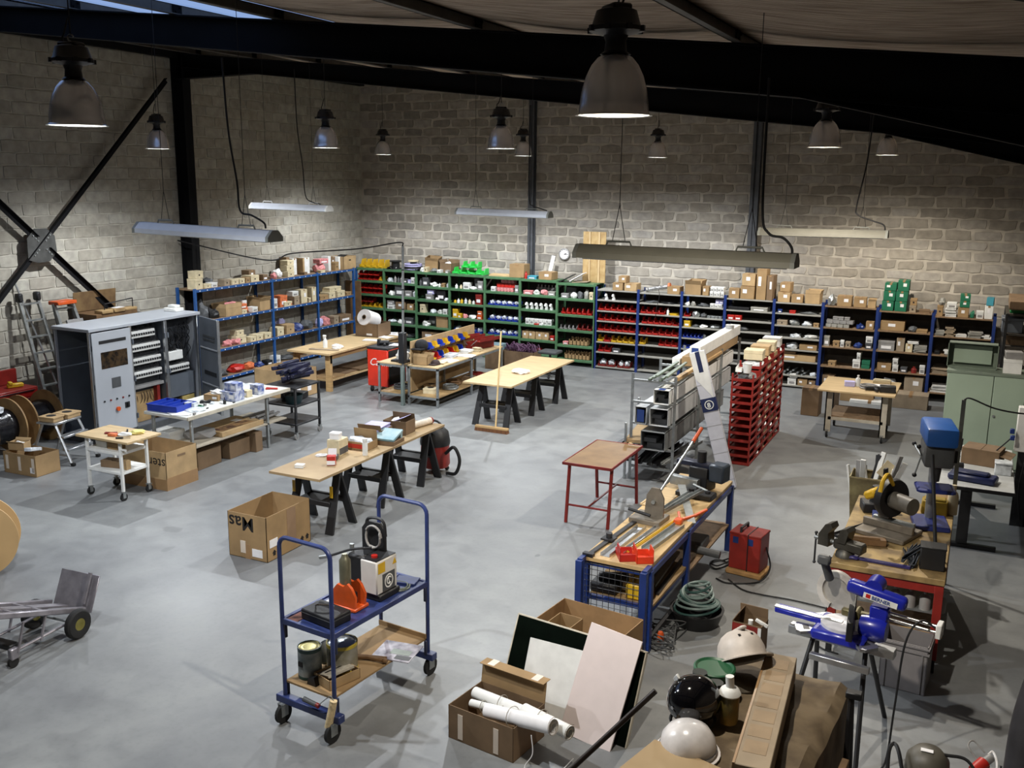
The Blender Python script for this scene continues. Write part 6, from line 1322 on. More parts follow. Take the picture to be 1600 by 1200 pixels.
# ---------- wheeled wooden table at the right
t = T('wheeled_table', 'wooden-topped table on a pale wheeled frame in front of the right shelving', 'table', (-1.64, 16.4, 0))
P(t, 'table_top', MB().box(-.59, .58, -.6, .58, .79, .82, .004), PLY)
PF = mat('pale_frame', (180, 172, 156), .5, var=.08)
for x in (-.42, .42):
    for y in (-.4, .45): P(t, 'leg', MB().box(x-.05, x+.05, y-.02, y+.02, .1, .79).box(x-.05, x-.03, y-.02, y+.06, .1, .79), PF); caster(t, x, y, .055, RUBBER, 0, 'caster', .13)
P(t, 'lower_shelf', MB().box(-.42, .42, -.4, .45, .34, .365), SHELFK); P(t, 'front_rail', MB().box(-.42, .42, -.42, -.39, .3, .35), PF)
for nm, lab, cat, mb, m, x, y, rz in (('white_bottle', 'small white bottle on the wheeled wooden table', 'bottle', bottle_mesh(.04, .18, WHITE), None, -1.68, 16.35, 0), ('blue_box', 'pale blue box on the wheeled wooden table', 'box', lidbox_mesh(.16, .12, .08, LILAC), None, -1.8, 16.3, .2), ('cable_coil', 'grey coil on the wheeled wooden table', 'cable', coil_mesh(.08, .13, 4, GREYP, 3, .012), None, -1.5, 16.25, 0), ('black_device', 'black box with a cable near the table corner', 'device', MB().box(-.12, .12, -.09, .09, 0, .1, .01).box(-.02, .02, -.1, -.09, .03, .06), BLACK, -1.2, 16.1, .1), ('drill', 'black cordless drill lying on the wheeled wooden table', 'tool', MB().cyl((-.12, 0, .04), (.1, 0, .04), .035).box(.0, .05, -.16, .02, .01, .06, .01), BLACK, -1.42, 16.1, .4), ('paper_sheet', 'white papers at the back of the wheeled wooden table', 'paper', stack_mesh(.26, .18, .02, PAPER, 2, 2), None, -1.3, 16.5, .2), ('tray', 'cream tray on the far edge of the wheeled wooden table', 'tray', MB().box(-.14, .14, -.06, .06, 0, .05, .006).box(-.12, .12, -.05, .05, .05, .06), CREAM, -1.35, 16.8, 0)):
    bx_on(nm, lab, cat, mb, m, x, y, .82, rz)
for k, (lab, x, y, w, d, h, m) in enumerate((('tall brown carton standing behind the red crates', -2.55, 17.5, .3, .3, .5, CARD2), ('long carton on the floor beneath the sixth blue bay', -1.95, 19.1, .6, .4, .16, CARD), ('white flat pack on the floor before the sixth blue bay', -1.7, 18.9, .7, .25, .06, WHITE), ('brown carton with bags before the seventh blue bay', -1.0, 18.95, .6, .4, .26, CARDG))):
    o = S('carton', lab, 'box', carton_mesh(w, d, h, m), None, (x, y, 0), rnd.uniform(-.1, .1)); P(o, 'tape', MB().box(-.03, .03, -d/2-.002, d/2+.002, h-.04, h+.002), TAPE)
# ---------- sage green cabinets at the right wall
t = T('metal_cabinet', 'pale green two-door metal cabinet by the right wall', 'cabinet', (.22, 15.0, 0))
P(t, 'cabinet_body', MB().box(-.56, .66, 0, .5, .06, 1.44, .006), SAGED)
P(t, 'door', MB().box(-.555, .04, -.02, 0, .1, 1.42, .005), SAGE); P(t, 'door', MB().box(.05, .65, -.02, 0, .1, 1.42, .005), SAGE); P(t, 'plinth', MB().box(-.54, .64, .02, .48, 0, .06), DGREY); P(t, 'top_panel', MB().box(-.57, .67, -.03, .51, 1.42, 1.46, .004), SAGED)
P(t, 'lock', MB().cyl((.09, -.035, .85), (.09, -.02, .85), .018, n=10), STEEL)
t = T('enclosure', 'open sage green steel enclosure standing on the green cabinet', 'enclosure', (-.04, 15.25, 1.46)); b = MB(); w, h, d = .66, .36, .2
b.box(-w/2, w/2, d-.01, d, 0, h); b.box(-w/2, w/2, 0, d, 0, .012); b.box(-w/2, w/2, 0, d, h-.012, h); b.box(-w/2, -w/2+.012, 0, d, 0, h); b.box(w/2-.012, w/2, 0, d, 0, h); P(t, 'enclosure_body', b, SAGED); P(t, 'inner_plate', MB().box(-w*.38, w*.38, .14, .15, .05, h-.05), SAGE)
S('lidded_box', 'white carton on the green cabinet beside the enclosure', 'box', lidbox_mesh(.24, .24, .2, WHITE), None, (.48, 15.2, 1.46)); S('lidded_box', 'flat grey box atop the white carton on the green cabinet', 'box', lidbox_mesh(.22, .2, .1, GREYP), None, (.48, 15.2, 1.66), .1)
t = T('shelving_unit', 'dark shelf rack crowded with boxes at the far right corner', 'shelving', (.62, 18.6, 0))
for x in (-.22, .24):
    for y in (-.6, .6): P(t, 'post', leg_box(x, y, .05, 0, 1.95), STEELD)
for z in (.4, .9, 1.4, 1.62, 1.95): P(t, 'shelf_board', MB().box(-.24, .26, -.62, .62, z-.03, z), BACKD)
S('plank', 'long brown plank laid across the top of the corner rack', 'plank', MB().box(-.2, .24, -.7, .6, 0, .14, .005).box(-.2, .24, -.705, -.7, .02, .12), CARD2, (.62, 18.6, 2.03)); S('green_tray', 'flat green tray under the plank at the far right', 'tray', MB().box(-.18, .22, -.5, .5, 0, .06, .01).box(-.16, .2, -.48, .48, .06, .08, .006), mat('grass_green', (24, 120, 60), .5), (.62, 18.6, 1.95)); S('grey_case', 'grey case standing on the corner rack', 'case', MB().box(-.16, .16, -.2, .2, 0, .24, .01).box(-.17, .17, -.21, .21, .2, .25, .008), RALD, (.5, 18.3, 1.62)); S('carton', 'dark carton on the corner rack below the grey case', 'box', carton_mesh(.34, .4, .16, CARD2), None, (.58, 18.4, 1.4))
# ---------- right table with black legs
t = T('desk', 'grey-topped desk with black column legs by the right wall', 'desk', (.06, 12.45, 0))
P(t, 'desk_top', MB().box(-.4, .48, -.85, 1.1, .71, .74, .005), mat('desk_grey', (186, 188, 186), .4, var=.05)); P(t, 'desk_edge', MB().box(-.41, .49, -.865, -.85, .70, .742, .004), BLACK)
for y in (-.75, .9): P(t, 'leg', MB().box(-.06, .06, y-.04, y+.04, .05, .71, .006), BLACK); P(t, 'foot', MB().box(-.3, .36, y-.035, y+.035, 0, .05, .006), BLACK)
DZ = .74
o = S('carton', 'brown carton lying on the right-hand desk', 'box', carton_mesh(.42, .34, .2, CARD2), None, (.2, 12.75, DZ), -.2); P(o, 'flap', MB().box(.18, .3, -.16, .16, .19, .2, M=TR(ry=R(12))), CARD2)
for nm, lab, cat, mb, m, x, y, rz in (('tool_roll', 'blue and black tool case near the desk edge', 'case', MB().box(-.26, .24, -.12, .12, 0, .08, .02).box(-.2, .16, -.08, .08, .08, .11, .02), mat('deep_blue_case', (22, 32, 74), .45, var=.2), .12, 11.9, -.2), ('tool_pile', 'heap of black tools at the left end of the desk', 'tools', lump_mesh(71, BLACK, .4, .36, .14), None, -.16, 12.9, 0), ('cable_heap', 'black cable heap behind the tool heap on the desk', 'cables', lump_mesh(72, BLACKF, .3, .3, .2), None, -.18, 13.25, .4), ('power_tool', 'black drill lying on the desk carton edge', 'tool', MB().cyl((-.13, 0, .05), (.12, 0, .06), .04).box(-.02, .04, -.16, 0, .02, .07, .01), BLACK, -.12, 12.25, .3), ('clear_box', 'clear plastic box with a white lid on the desk', 'box', MB().box(-.09, .09, -.08, .08, 0, .13, .008).box(-.095, .095, -.085, .085, .13, .15, .005), CLEARP, .42, 12.35, 0), ('white_cup', 'white cup standing between the tools on the desk', 'cup', MB().lathe([(0, 0), (.035, 0), (.045, .11), (.035, .11), (.03, .01), (0, .01)], 14), WHITE, -.02, 12.75, 0)):
    bx_on(nm, lab, cat, mb, m, x, y, DZ, rz)
_m = GY(1508, 625, 10.46); t = T('cable_mast', 'thin galvanised mast carrying a cable in front of the green cabinet', 'pole', (-.06, 10.46, 0)); P(t, 'mast_tube', MB().box(-.02, .02, -.012, .012, 0, _m.z), mat('mast_grey', (112, 116, 108), .5, .3)); P(t, 'mast_cable', MB().tube(spline([(0, 0, _m.z), (.06, 0, _m.z+.02), (.3, 0, _m.z-.06), (.6, .1, _m.z-.1), (.95, .3, _m.z-.1)], 6), .009, 6), CABLE)
t = T('socket_board', 'white socket column with blue plugs on the right-hand wall', 'sockets', (.62, 12.7, 0)); P(t, 'socket_column', MB().box(-.1, .08, -.05, .05, .95, 1.5, .01), WHITE)
for z, x in ((1.12, -.13), (1.2, -.14), (1.22, .02)): P(t, 'blue_plug', MB().box(x-.025, x+.025, -.085, -.045, z-.03, z+.03, .006), BLUED)
P(t, 'plug_cable', MB().tube(spline([(-.14, -.07, 1.12), (-.25, -.06, .98), (-.4, -.04, .8), (-.5, 0, .75)], 6), .008, 6), CABLE); P(t, 'plug_cable', MB().tube(spline([(.02, -.07, 1.2), (.03, -.08, .9), (.0, -.05, .5), (.05, 0, .1)], 6), .008, 6), CABLE); P(t, 'back_post', MB().box(-.05, .31, .05, .09, 0, 1.55), STEELD)
S('folding_screen', 'tall black folding screen standing against the right wall column', 'screen', MB().box(-.09, .09, -.45, .25, 0, 2.2, .006).box(-.1, .1, -.46, .26, 2.2, 2.22), mat('black_paint', (14, 14, 16), .6), (.8, 13.2, 0))
# ---------- red-legged machine bench
t = T('machine_bench', 'dirty wood-topped bench with red legs crowded with machines', 'workbench', (-.5, 8.35, 0))
P(t, 'bench_top', MB().box(-.46, .46, 0, 2.05, .8, .85, .004), mat('oily_top', (172, 146, 96), .6, c2=(112, 92, 60), scale=5))
for x in (-.42, .42):
    for y in (.05, 1.98): P(t, 'leg', leg_box(x, y, .07, .12, .8), REDB); P(t, 'black_foot', leg_box(x, y, .05, 0, .12), BLACK)
for y in (.05, 1.98): P(t, 'end_rail', MB().box(-.42, .42, y-.03, y+.03, .72, .8), REDB)
P(t, 'lower_shelf', MB().box(-.42, .42, .05, 1.98, .2, .225), SHELFK); P(t, 'mid_shelf', MB().box(-.3, .42, .1, 1.9, .5, .515), STEEL)
for k in range(6): S('glass_jar', '%s dusty jar on the middle shelf of the red-legged bench' % ['first', 'second', 'third', 'fourth', 'fifth', 'sixth'][k], 'jar', bottle_mesh(.045, .17, GREYP), None, (-.66+.12*k, 8.5, .515), 0, 'dusty jars')
for k in range(3): S('wood_offcut', '%s wood offcut low under the red-legged bench' % ['first', 'second', 'third'][k], 'offcut', MB().cyl((-.16, 0, .03), (.14, .02, .03), .03, n=8).box(-.17, -.15, -.02, .02, 0, .05), WOOD, (-.6+.22*k, 8.55, .225), .2)
QZ = .85
t = T('bench_vise', 'grey steel bench vise at the near left corner of the red-legged bench', 'vise', (-.86, 8.55, QZ), R(160))
VM = mat('vise_grey', (74, 72, 66), .45, .5, var=.15)
P(t, 'vise_base', MB().lathe([(0, 0), (.09, 0), (.08, .04), (.05, .07), (0, .07)], 16), VM); P(t, 'vise_body', MB().box(-.17, .1, -.055, .055, .06, .15, .015), VM); P(t, 'fixed_jaw', MB().prism([(-.02, .13), (.06, .13), (.03, .25), (-.02, .27), (-.045, .24)], -.07, .07, Matrix(((1, 0, 0, 0), (0, 0, 1, 0), (0, 1, 0, 0), (0, 0, 0, 1)))), VM); P(t, 'moving_jaw', MB().prism([(.14, .06), (.24, .06), (.24, .16), (.18, .26), (.13, .28), (.11, .24), (.15, .18)], -.06, .06, Matrix(((1, 0, 0, 0), (0, 0, 1, 0), (0, 1, 0, 0), (0, 0, 0, 1)))), VM); P(t, 'screw', MB().cyl((.0, 0, .1), (.3, 0, .1), .02, n=10), STEEL); P(t, 'handle_bar', MB().cyl((.29, 0, -.14), (.29, 0, .14), .009, n=8).sphere((.29, 0, -.14), .015).sphere((.29, 0, .14), .015), STEELD)
t = T('cutoff_saw', 'yellow and black chop saw on the red-legged bench', 'chop saw', (-.58, 9.3, QZ), R(-20))
P(t, 'saw_base', MB().box(-.24, .24, -.2, .22, 0, .05, .01).box(-.24, .24, -.02, .02, .05, .12, .006), mat('cast_grey', (120, 112, 100), .55, .3, var=.2)); P(t, 'blade_guard', MB().lathe([(0, -.04), (.18, -.04), (.19, 0), (.18, .04), (0, .04)], 28, TR(-.02, .06, .34, rx=PI/2, rz=R(70))), BLACK); P(t, 'motor', MB().cyl((.02, .02, .34), (.24, -.06, .34), .08, n=18), mat('saw_grey', (90, 86, 78), .5)); P(t, 'yellow_cover', MB().box(-.02, .1, -.1, .1, .36, .44, .02, M=TR(ry=R(-30))), YEL); P(t, 'handle', MB().tube(spline([(0, .02, .48), (.0, -.1, .6), (.02, -.24, .58), (.02, -.28, .48)], 6), .02, 8), YEL); P(t, 'spark_guard', MB().box(-.14, -.02, .06, .2, .12, .3, .01), mat('saw_grey2', (110, 104, 94), .5)); P(t, 'fence', MB().box(-.2, .2, .1, .14, .05, .12, .005), STEEL)
t = T('drill_press', 'bench drill press with a bright blue motor head', 'drill press', (-.24, 9.75, QZ), R(10))
P(t, 'base_plate', MB().box(-.16, .16, -.2, .18, 0, .05, .01), mat('blue_cast', (34, 46, 110), .4)); P(t, 'column', MB().cyl((0, .1, .05), (0, .1, .95), .04, n=16), STEEL); P(t, 'work_table', MB().box(-.17, .17, -.24, .06, .38, .42, .03), MATS['blue_cast']); P(t, 'drill_head', MB().box(-.13, .13, -.2, .18, .62, .84, .03, seg=2), DGREY); P(t, 'belt_cover', MB().box(-.14, .14, -.28, .24, .84, 1.02, .03, seg=2), mat('cover_blue', (38, 92, 168), .4, var=.06)); P(t, 'chuck', MB().cyl((0, -.12, .48), (0, -.12, .62), .028, .04, n=14), STEELD)
for a in (20, 140, 260):
    q = P(t, 'feed_lever', MB().cyl((-.14, -.05, .7), (-.19, -.05+.19*math.cos(R(a)), .7+.19*math.sin(R(a))), .008, n=7), STEEL); P(q, 'knob', MB().sphere((-.19, -.05+.19*math.cos(R(a)), .7+.19*math.sin(R(a))), .022, u=10, v=7), BLACK)
P(t, 'switch_box', MB().box(.13, .17, -.1, 0, .66, .78, .005), BLACK)
t = T('waste_bin', 'yellowed bin stuffed with white trunking offcuts behind the chop saw', 'bin', (-.98, 11.98, 0)); BNM = mat('yellowed_plastic', (168, 156, 110), .6, c2=(104, 88, 60), scale=4); b = MB(); b.prism([(-.2, -.16), (.2, -.16), (.2, .16), (-.2, .16)], 0, .02)
for q_, p_ in (((-.18, -.15), (.18, -.15)), ((.18, -.15), (.18, .15)), ((.18, .15), (-.18, .15)), ((-.18, .15), (-.18, -.15))):
    k = 1.25; b.sheet([(q_[0], q_[1], 0), (p_[0], p_[1], 0), (p_[0]*k, p_[1]*k, .62), (q_[0]*k, q_[1]*k, .62)], .012)
P(t, 'bin_body', b, BNM); P(t, 'rim', MB().tube([(-.23, -.19, .62), (.23, -.19, .62), (.23, .19, .62), (-.23, .19, .62)], .016, 5, closed=True), BNM)
for k in range(12): P(t, 'trunking_offcut', MB().box(-.03, .03, -.012, .012, .1, .62+.05*(k % 5), .003, M=TR(-.16+.03*k, -.1+.06*(k % 4), .12, rx=R(rnd.uniform(-14, 14)), ry=R(rnd.uniform(-22, 22)), rz=rnd.random()*3)), [WHITE, GREYP, WHITE, BLACK][k % 4])
P(t, 'card_piece', MB().box(-.1, .1, -.006, .006, 0, .2, .002, M=TR(.13, -.05, .62, rx=R(-20), ry=R(35))), CREAM)
for nm, lab, cat, mb, m, x, y, rz in (('hacksaw', 'dark blue hand saw lying at the front of the red-legged bench', 'saw', MB().box(-.3, .18, -.02, .02, 0, .025, .005).box(-.34, -.24, -.04, .05, 0, .035, .012).box(-.24, .2, .05, .058, .0, .01), mat('purple_blue', (44, 40, 92), .4), -.5, 8.5, -.05), ('black_block', 'black square box standing on the near end of the red-legged bench', 'box', MB().box(-.1, .1, -.08, .08, 0, .2, .008).box(-.105, .105, -.085, .085, .19, .205, .004), BLACK, -.16, 8.62, .05), ('grinder_box', 'dark cast block behind the chop saw on the bench', 'machine', MB().box(-.14, .14, -.1, .1, 0, .1, .01).cyl((0, 0, .1), (0, 0, .26), .07, .05).box(-.03, .2, -.03, .03, .14, .2, .01), BLACK, -.75, 9.95, .3), ('blue_bar', 'short blue steel bar under the dark cast block', 'bar', MB().box(-.03, .03, -.2, .2, 0, .05, .006).box(-.02, .02, -.2, -.18, .05, .055), mat('steel_blue', (56, 66, 116), .4), -.72, 9.62, .1), ('steel_strip', 'steel flat bar at the left edge of the red-legged bench', 'bar', MB().box(-.02, .02, -.25, .25, 0, .03, .003).box(-.02, -.015, -.25, .25, .03, .05), STEELD, -.88, 9.2, -.5), ('wood_piece', 'dirty wood block beside the chop saw base', 'wood', MB().box(-.16, .16, -.05, .05, 0, .06, .006).box(-.16, .1, -.05, -.03, .06, .08), WOODD, -.72, 8.95, .2), ('yellow_box', 'yellow box behind the drill press column', 'box', MB().box(-.12, .12, -.08, .08, 0, .14, .01).box(-.1, .1, -.06, .06, .14, .16, .01), mat('ochre_yellow', (150, 124, 30), .5), -.22, 10.15, 0), ('cardboard_tray', 'cardboard tray at the far right of the red-legged bench', 'box', carton_mesh(.22, .16, .14, CARD), None, -.12, 10.3, 0)):
    bx_on(nm, lab, cat, mb, m, x, y, QZ, rz)
for k in range(9): S('metal_rod', '%s dark steel angle bar in the bundle beside the black box' % ['first', 'second', 'third', 'fourth', 'fifth', 'sixth', 'seventh', 'eighth', 'ninth'][k], 'bar', MB().box(-.012, .012, -.22, .22, 0, .012, .002).box(-.012, -.006, -.22, .22, .012, .03), mat('blue_steel', (60, 66, 76), .4, .4, var=.1), (-.36+.02*(k % 5), 8.72+.02*(k % 3), QZ+.03*(k//3)), R(12-4*k), 'steel angle bars')
S('long_rod', 'black bar leaning across the red-legged bench towards the drill press', 'bar', MB().cyl((0, 0, 0), (-.12, .3, .85), .016, n=8), BLACK, (-.14, 8.88, QZ))
S('white_bottle', 'cream bottle at the back of the red-legged bench', 'bottle', bottle_mesh(.05, .3, CREAM), None, (-.06, 10.2, QZ))
# ================================================================== FOREGROUND
# ---------- blue two-tier trolley
t = T('platform_trolley', 'blue two-tier platform trolley with two tall tube hoops', 'trolley', (-4.17, 5.86, 0), R(-6))
HW, HL = .25, .57
for sy in (-1, 1):
    y = sy*HL; r_ = .08
    pts = [(-HW, y, .2), (-HW, y, 1.5-r_)]+[(-HW+r_+r_*math.cos(a), y, 1.5-r_+r_*math.sin(a)) for a in (R(160), R(135), R(110), R(90))]+[(HW-r_+r_*math.cos(a), y, 1.5-r_+r_*math.sin(a)) for a in (R(90), R(70), R(45), R(20))]+[(HW, y, 1.5-r_), (HW, y, .2)]
    P(t, 'hoop', MB().tube(pts, .017, 9), TROL)
    P(t, 'base_channel', MB().box(-HW-.07, HW+.07, y-.035, y+.035, .16, .22, .006), TROL)
    for sx in (-1, 1):
        caster(t, sx*(HW+.0), y+.03*sy, .078, RUBBER, 0, 'caster', .165)
        for z in (.84, .36): P(t, 'shelf_bracket', MB().box(sx*HW-.012, sx*HW+.012, y-sy*.03-.012, y-sy*.03+.012, z-.16, z-.03, .004), mat('bracket_dark', (34, 40, 66), .5))
sh = P(t, 'upper_shelf', MB().box(-HW+.02, HW-.02, -HL, HL, .815, .84, .004), TROL)
rm = MB(); rm.box(-HW-.0, HW, -HL-.01, -HL+.015, .805, .85, .003); rm.box(-HW, HW, HL-.015, HL+.01, .805, .85, .003); rm.box(-HW-.01, -HW+.02, -HL, HL, .805, .85, .003); rm.box(HW-.02, HW+.01, -HL, HL, .805, .85, .003); P(sh, 'shelf_rim', rm, TROL)
P(t, 'lower_shelf', MB().box(-HW+.01, HW-.01, -HL, HL, .325, .345, .003), CARD); P(t, 'end_flap', MB().box(-HW, HW, HL-.03, HL-.02, .345, .385), CARD)
TM = t.matrix_basis.copy() if False else (Matrix.Translation((-4.17, 5.86, 0)) @ Matrix.Rotation(R(-6), 4, 'Z'))
def tl(x, y, z): return TM @ Vector((x, y, z))
ang = R(-6)
t = T('hydraulic_unit', 'grey and black hydraulic power unit with yellow stickers on the trolley', 'machine', tl(.0, .15, .84), ang); t.scale = (.84, .84, .92)
P(t, 'control_box', MB().box(.0, .2, -.14, .16, .06, .36, .012), mat('light_grey_box', (206, 202, 196), .45, var=.03)); P(t, 'black_base', MB().box(-.2, .22, -.12, .18, 0, .06, .01), BLACK); P(t, 'pump_body', MB().box(-.2, .0, -.1, .14, .06, .36, .02), BLACK); P(t, 'back_plate', MB().prism([(-.14, 0), (.14, 0), (.14, .2), (.08, .27), (-.08, .27), (-.14, .2)], -.012, .012, Matrix(((1, 0, 0, -.04), (0, 0, 1, .12), (0, 1, 0, .34), (0, 0, 0, 1)))), BLACK)
P(t, 'carry_handle', MB().tube(spline([(-.14, .12, .5), (-.12, .12, .62), (0, .12, .65), (.08, .12, .62), (.1, .12, .5)], 6), .014, 7), BLACK); P(t, 'grey_coil', MB().tube([(-.02+.09*math.cos(a*PI/10), .09-.004*(a % 7), .49+.1*math.sin(a*PI/10)) for a in range(60)], .009, 6), GREYP); P(t, 'red_button', MB().cyl((.1, -.05, .36), (.1, -.05, .385), .03, n=14), RED); P(t, 'top_panel', MB().box(.01, .19, -.13, .15, .36, .366), BLACK)
FM = Matrix(((0, 0, 1, .2005), (1, 0, 0, 0), (0, 1, 0, 0), (0, 0, 0, 1)))
cb = [q for q in t.children if q.name.startswith('control_box')][0]
P(cb, 'yellow_label', MB().box(.2, .2025, -.12, -.02, .25, .34), YEL); P(cb, 'warning_triangle', MB().prism([(.09, .28), (.15, .28), (.12, .335)], 0, .002, FM), YEL); P(cb, 'fan_panel', MB().box(.2, .2022, -.06, .12, .075, .23), DGREY)
P(cb, 'emblem_ring', MB().lathe([(.05, 0), (.062, 0), (.062, .003), (.05, .003), (.05, 0)], 24, Matrix(((0, 0, 1, .2022), (1, 0, 0, .03), (0, 1, 0, .152), (0, 0, 0, 1)))), WHITE); P(cb, 'emblem_curl', MB().tube([Vector((.204, .03+.036*math.cos(a/8*PI*1.4+.6)*(1-a/30), .152+.036*math.sin(a/8*PI*1.4+.6)*(1-a/30))) for a in range(10)], .007, 5).tube([(.204, .02, .19), (.204, .03, .15), (.204, .045, .11)], .006, 5), WHITE)
P(t, 'hose', MB().tube(spline([(.06, -.04, .44), (-.1, -.12, .42), (-.26, -.16, .36), (-.34, -.2, .33)], 7), .011, 7), BLACK); P(t, 'hose_coupling', MB().cyl((-.33, -.195, .335), (-.42, -.23, .315), .018, n=10), STEEL); P(t, 'valve', MB().cyl((-.2, -.02, .36), (-.2, -.02, .42), .022, n=10), STEEL)
t = T('hydraulic_punch', 'steel cylinder punch head in an orange cast yoke on the trolley', 'tool', tl(.03, -.14, .84), ang); P(t, 'yoke_base', MB().box(-.11, .12, -.07, .1, 0, .03, .008), ORANGE)
for y in (-.05, .06): P(t, 'yoke_plate', MB().prism([(-.1, 0), (.11, 0), (.12, .1), (.08, .17), (.04, .2), (.0, .17), (-.06, .18), (-.11, .12)], y-.012, y+.012, Matrix(((1, 0, 0, 0), (0, 0, 1, 0), (0, 1, 0, .02), (0, 0, 0, 1)))), ORANGE)
P(t, 'cylinder', MB().lathe([(0, .1), (.045, .1), (.045, .38), (.03, .4), (.02, .43), (0, .43)], 20, TR(-.03, .0, 0)), mat('olive_steel', (130, 128, 108), .35, .7)); P(t, 'inner_block', MB().box(-.07, .05, -.035, .045, .03, .12), STEELD); P(t, 'front_screw', MB().cyl((-.06, -.1, .03), (-.06, -.13, .05), .014, n=8), STEEL)
t = T('cash_box', 'flat black steel case with a chrome handle on the trolley', 'case', tl(.02, -.4, .84), ang+R(-4)); P(t, 'case_body', MB().box(-.15, .17, -.1, .11, 0, .085, .008), BLACK); P(t, 'lid_seam', MB().box(-.152, .172, -.102, .112, .055, .06), DGREY); P(t, 'handle', MB().tube(spline([(-.05, -.04, .085), (-.045, -.04, .115), (0, -.01, .12), (.04, .02, .115), (.05, .03, .085)], 5), .007, 6), CHROME)
S('paper_sheet', 'bright white sheet lying behind the orange yoke', 'paper', MB().box(-.06, .06, -.1, .1, 0, .004), PAPER, tl(-.13, -.1, .84), ang); S('notebook', 'small dark pocket notebook by the orange yoke', 'notebook', MB().box(-.08, .05, -.05, .05, 0, .012, .002).cyl((-.08, -.05, .006), (-.08, .05, .006), .007), DGREY, tl(-.15, -.24, .84), ang+.2); S('brown_card', 'brown card at the near end of the upper trolley shelf', 'card', MB().box(-.05, .05, -.14, .08, 0, .004).box(-.05, .05, .08, .084, 0, .012), mat('rust_card', (104, 62, 50), .7), tl(-.17, -.42, .84), ang); S('cable_coil', 'grey-green cable loop beside the hydraulic unit', 'cable', coil_mesh(.07, .1, 3, mat('grey_green_cable', (112, 120, 108), .5), 2, .006), None, tl(.12, .36, .84)); S('blue_plate', 'loose blue steel plate at the far end of the upper shelf', 'plate', MB().box(-.1, .1, -.07, .07, 0, .02, .003).box(-.1, -.09, -.07, .07, .02, .03), TROL, tl(.1, .48, .84), ang+.3)
def tin(lab, p, r_, h, body, rim, lid, dent=0):
    t_ = T('paint_tin', lab, 'tin', p, ang); P(t_, 'tin_body', MB().lathe([(0, 0), (r_, 0), (r_, h*.98), (r_*.97, h*.98)], 28), body); P(t_, 'bottom_band', MB().lathe([(r_*1.005, .004), (r_*1.012, .01), (r_*1.012, h*.1), (r_*1.003, h*.11)], 28), rim); P(t_, 'top_band', MB().lathe([(r_*1.003, h*.88), (r_*1.012, h*.9), (r_*1.02, h), (r_*.93, h), (r_*.92, h*.985)], 28), rim); P(t_, 'tin_lid', MB().lathe([(r_*.92, h*.98), (r_*.86, h*.965), (r_*.5, h*(.97+dent)), (0, h*(.975+dent))], 28), lid); return t_
q = tin('green-rimmed paint tin with a brass lid on the lower trolley shelf', tl(-.13, -.42, .345), .09, .25, mat('tin_label', (170, 174, 170), .4, c2=(96, 108, 108), scale=8), mat('bottle_green', (30, 66, 62), .4), mat('brass_lid', (170, 160, 96), .3, .6, var=.1)); P(q, 'label_square', MB().box(-.03, .01, -.095, -.086, .11, .15), INK)
tin('wide silver-lidded tin with a yellow band behind the green-rimmed tin', tl(.0, -.2, .345), .12, .23, mat('streaked_tin', (150, 148, 140), .4, c2=(104, 98, 70), scale=7), mat('yellow_band', (190, 168, 50), .5), mat('silver_lid', (200, 208, 212), .2, .7, var=.1), .06)
S('tin_top', 'round silver lid leaning beside the wide tin', 'lid', MB().lathe([(0, 0), (.09, 0), (.095, .012), (.085, .02), (0, .015)], 24, TR(0, 0, .095, ry=R(78))), MATS['silver_lid'], tl(-.17, -.22, .345)); t = T('open_carton', 'low carton with a folded newspaper on the lower trolley shelf', 'box', tl(.09, -.36, .345), ang+R(-12)); open_carton_parts(t, .2, .28, .08, CARDL, (None,)*4); P(t, 'newspaper', MB().box(-.08, .08, -.12, .12, .06, .085, .004, M=TR(ry=R(-14))), mat('newsprint', (176, 170, 156), .9, var=.15, scale=20)); P(t, 'headline', MB().box(-.02, .0, -.09, .06, .0865, .0875, M=TR(ry=R(-14))), INK)
t = T('magazine', 'marble-patterned magazine hanging over the edge of the lower shelf', 'magazine', tl(.2, .22, .345), ang+R(14)); P(t, 'cover', MB().box(-.17, .16, -.13, .17, 0, .006), mat('marble_print', (186, 182, 194), .35, c2=(70, 62, 80), scale=9, var=.3)); P(t, 'green_panel', MB().box(-.05, .12, -.03, .05, .006, .0075), mat('grey_green_print', (128, 140, 130), .4)); P(t, 'dark_patch', MB().box(.02, .15, -.1, -.04, .006, .0075), DGREY)
S('stick_bundle', 'brown twigs and sticks lying across the lower trolley shelf', 'sticks', MB().tube([(-.16, -.02, .02), (0, .0, .03), (.17, -.03, .02)], .018, 7).tube([(-.1, .04, .015), (.15, .03, .018)], .012, 6).sphere((.15, -.03, .025), .022), WOODD, tl(.08, .0, .345), ang+.4); S('dark_box', 'small dark wedge next to the green-rimmed tin', 'block', MB().prism([(-.04, 0), (.05, 0), (.03, .07), (-.03, .05)], -.03, .03, Matrix(((1, 0, 0, 0), (0, 0, 1, 0), (0, 1, 0, 0), (0, 0, 0, 1)))), BLACK, tl(-.02, -.5, .345), ang)
t = T('paint_roller', 'fluffy cream paint roller hanging from the near corner of the trolley', 'paint roller', tl(.27, -.6, .0), ang); P(t, 'roller_sleeve', MB().cyl((0, 0, .345), (-.04, -.02, .13), .028, .03, n=14), mat('fleece', (214, 192, 150), .95, var=.12, scale=40, bump=.6)); P(t, 'wire_frame', MB().tube(spline([(0, 0, .345), (-.03, 0, .37), (-.08, -.01, .33), (-.14, -.02, .27)], 5), .004, 5), STEEL); P(t, 'grip', MB().cyl((-.14, -.02, .27), (-.27, -.03, .29), .018, .02, n=10), DGREY); P(t, 'red_collar', MB().cyl((-.13, -.02, .268), (-.155, -.02, .273), .019, n=10), REDD)
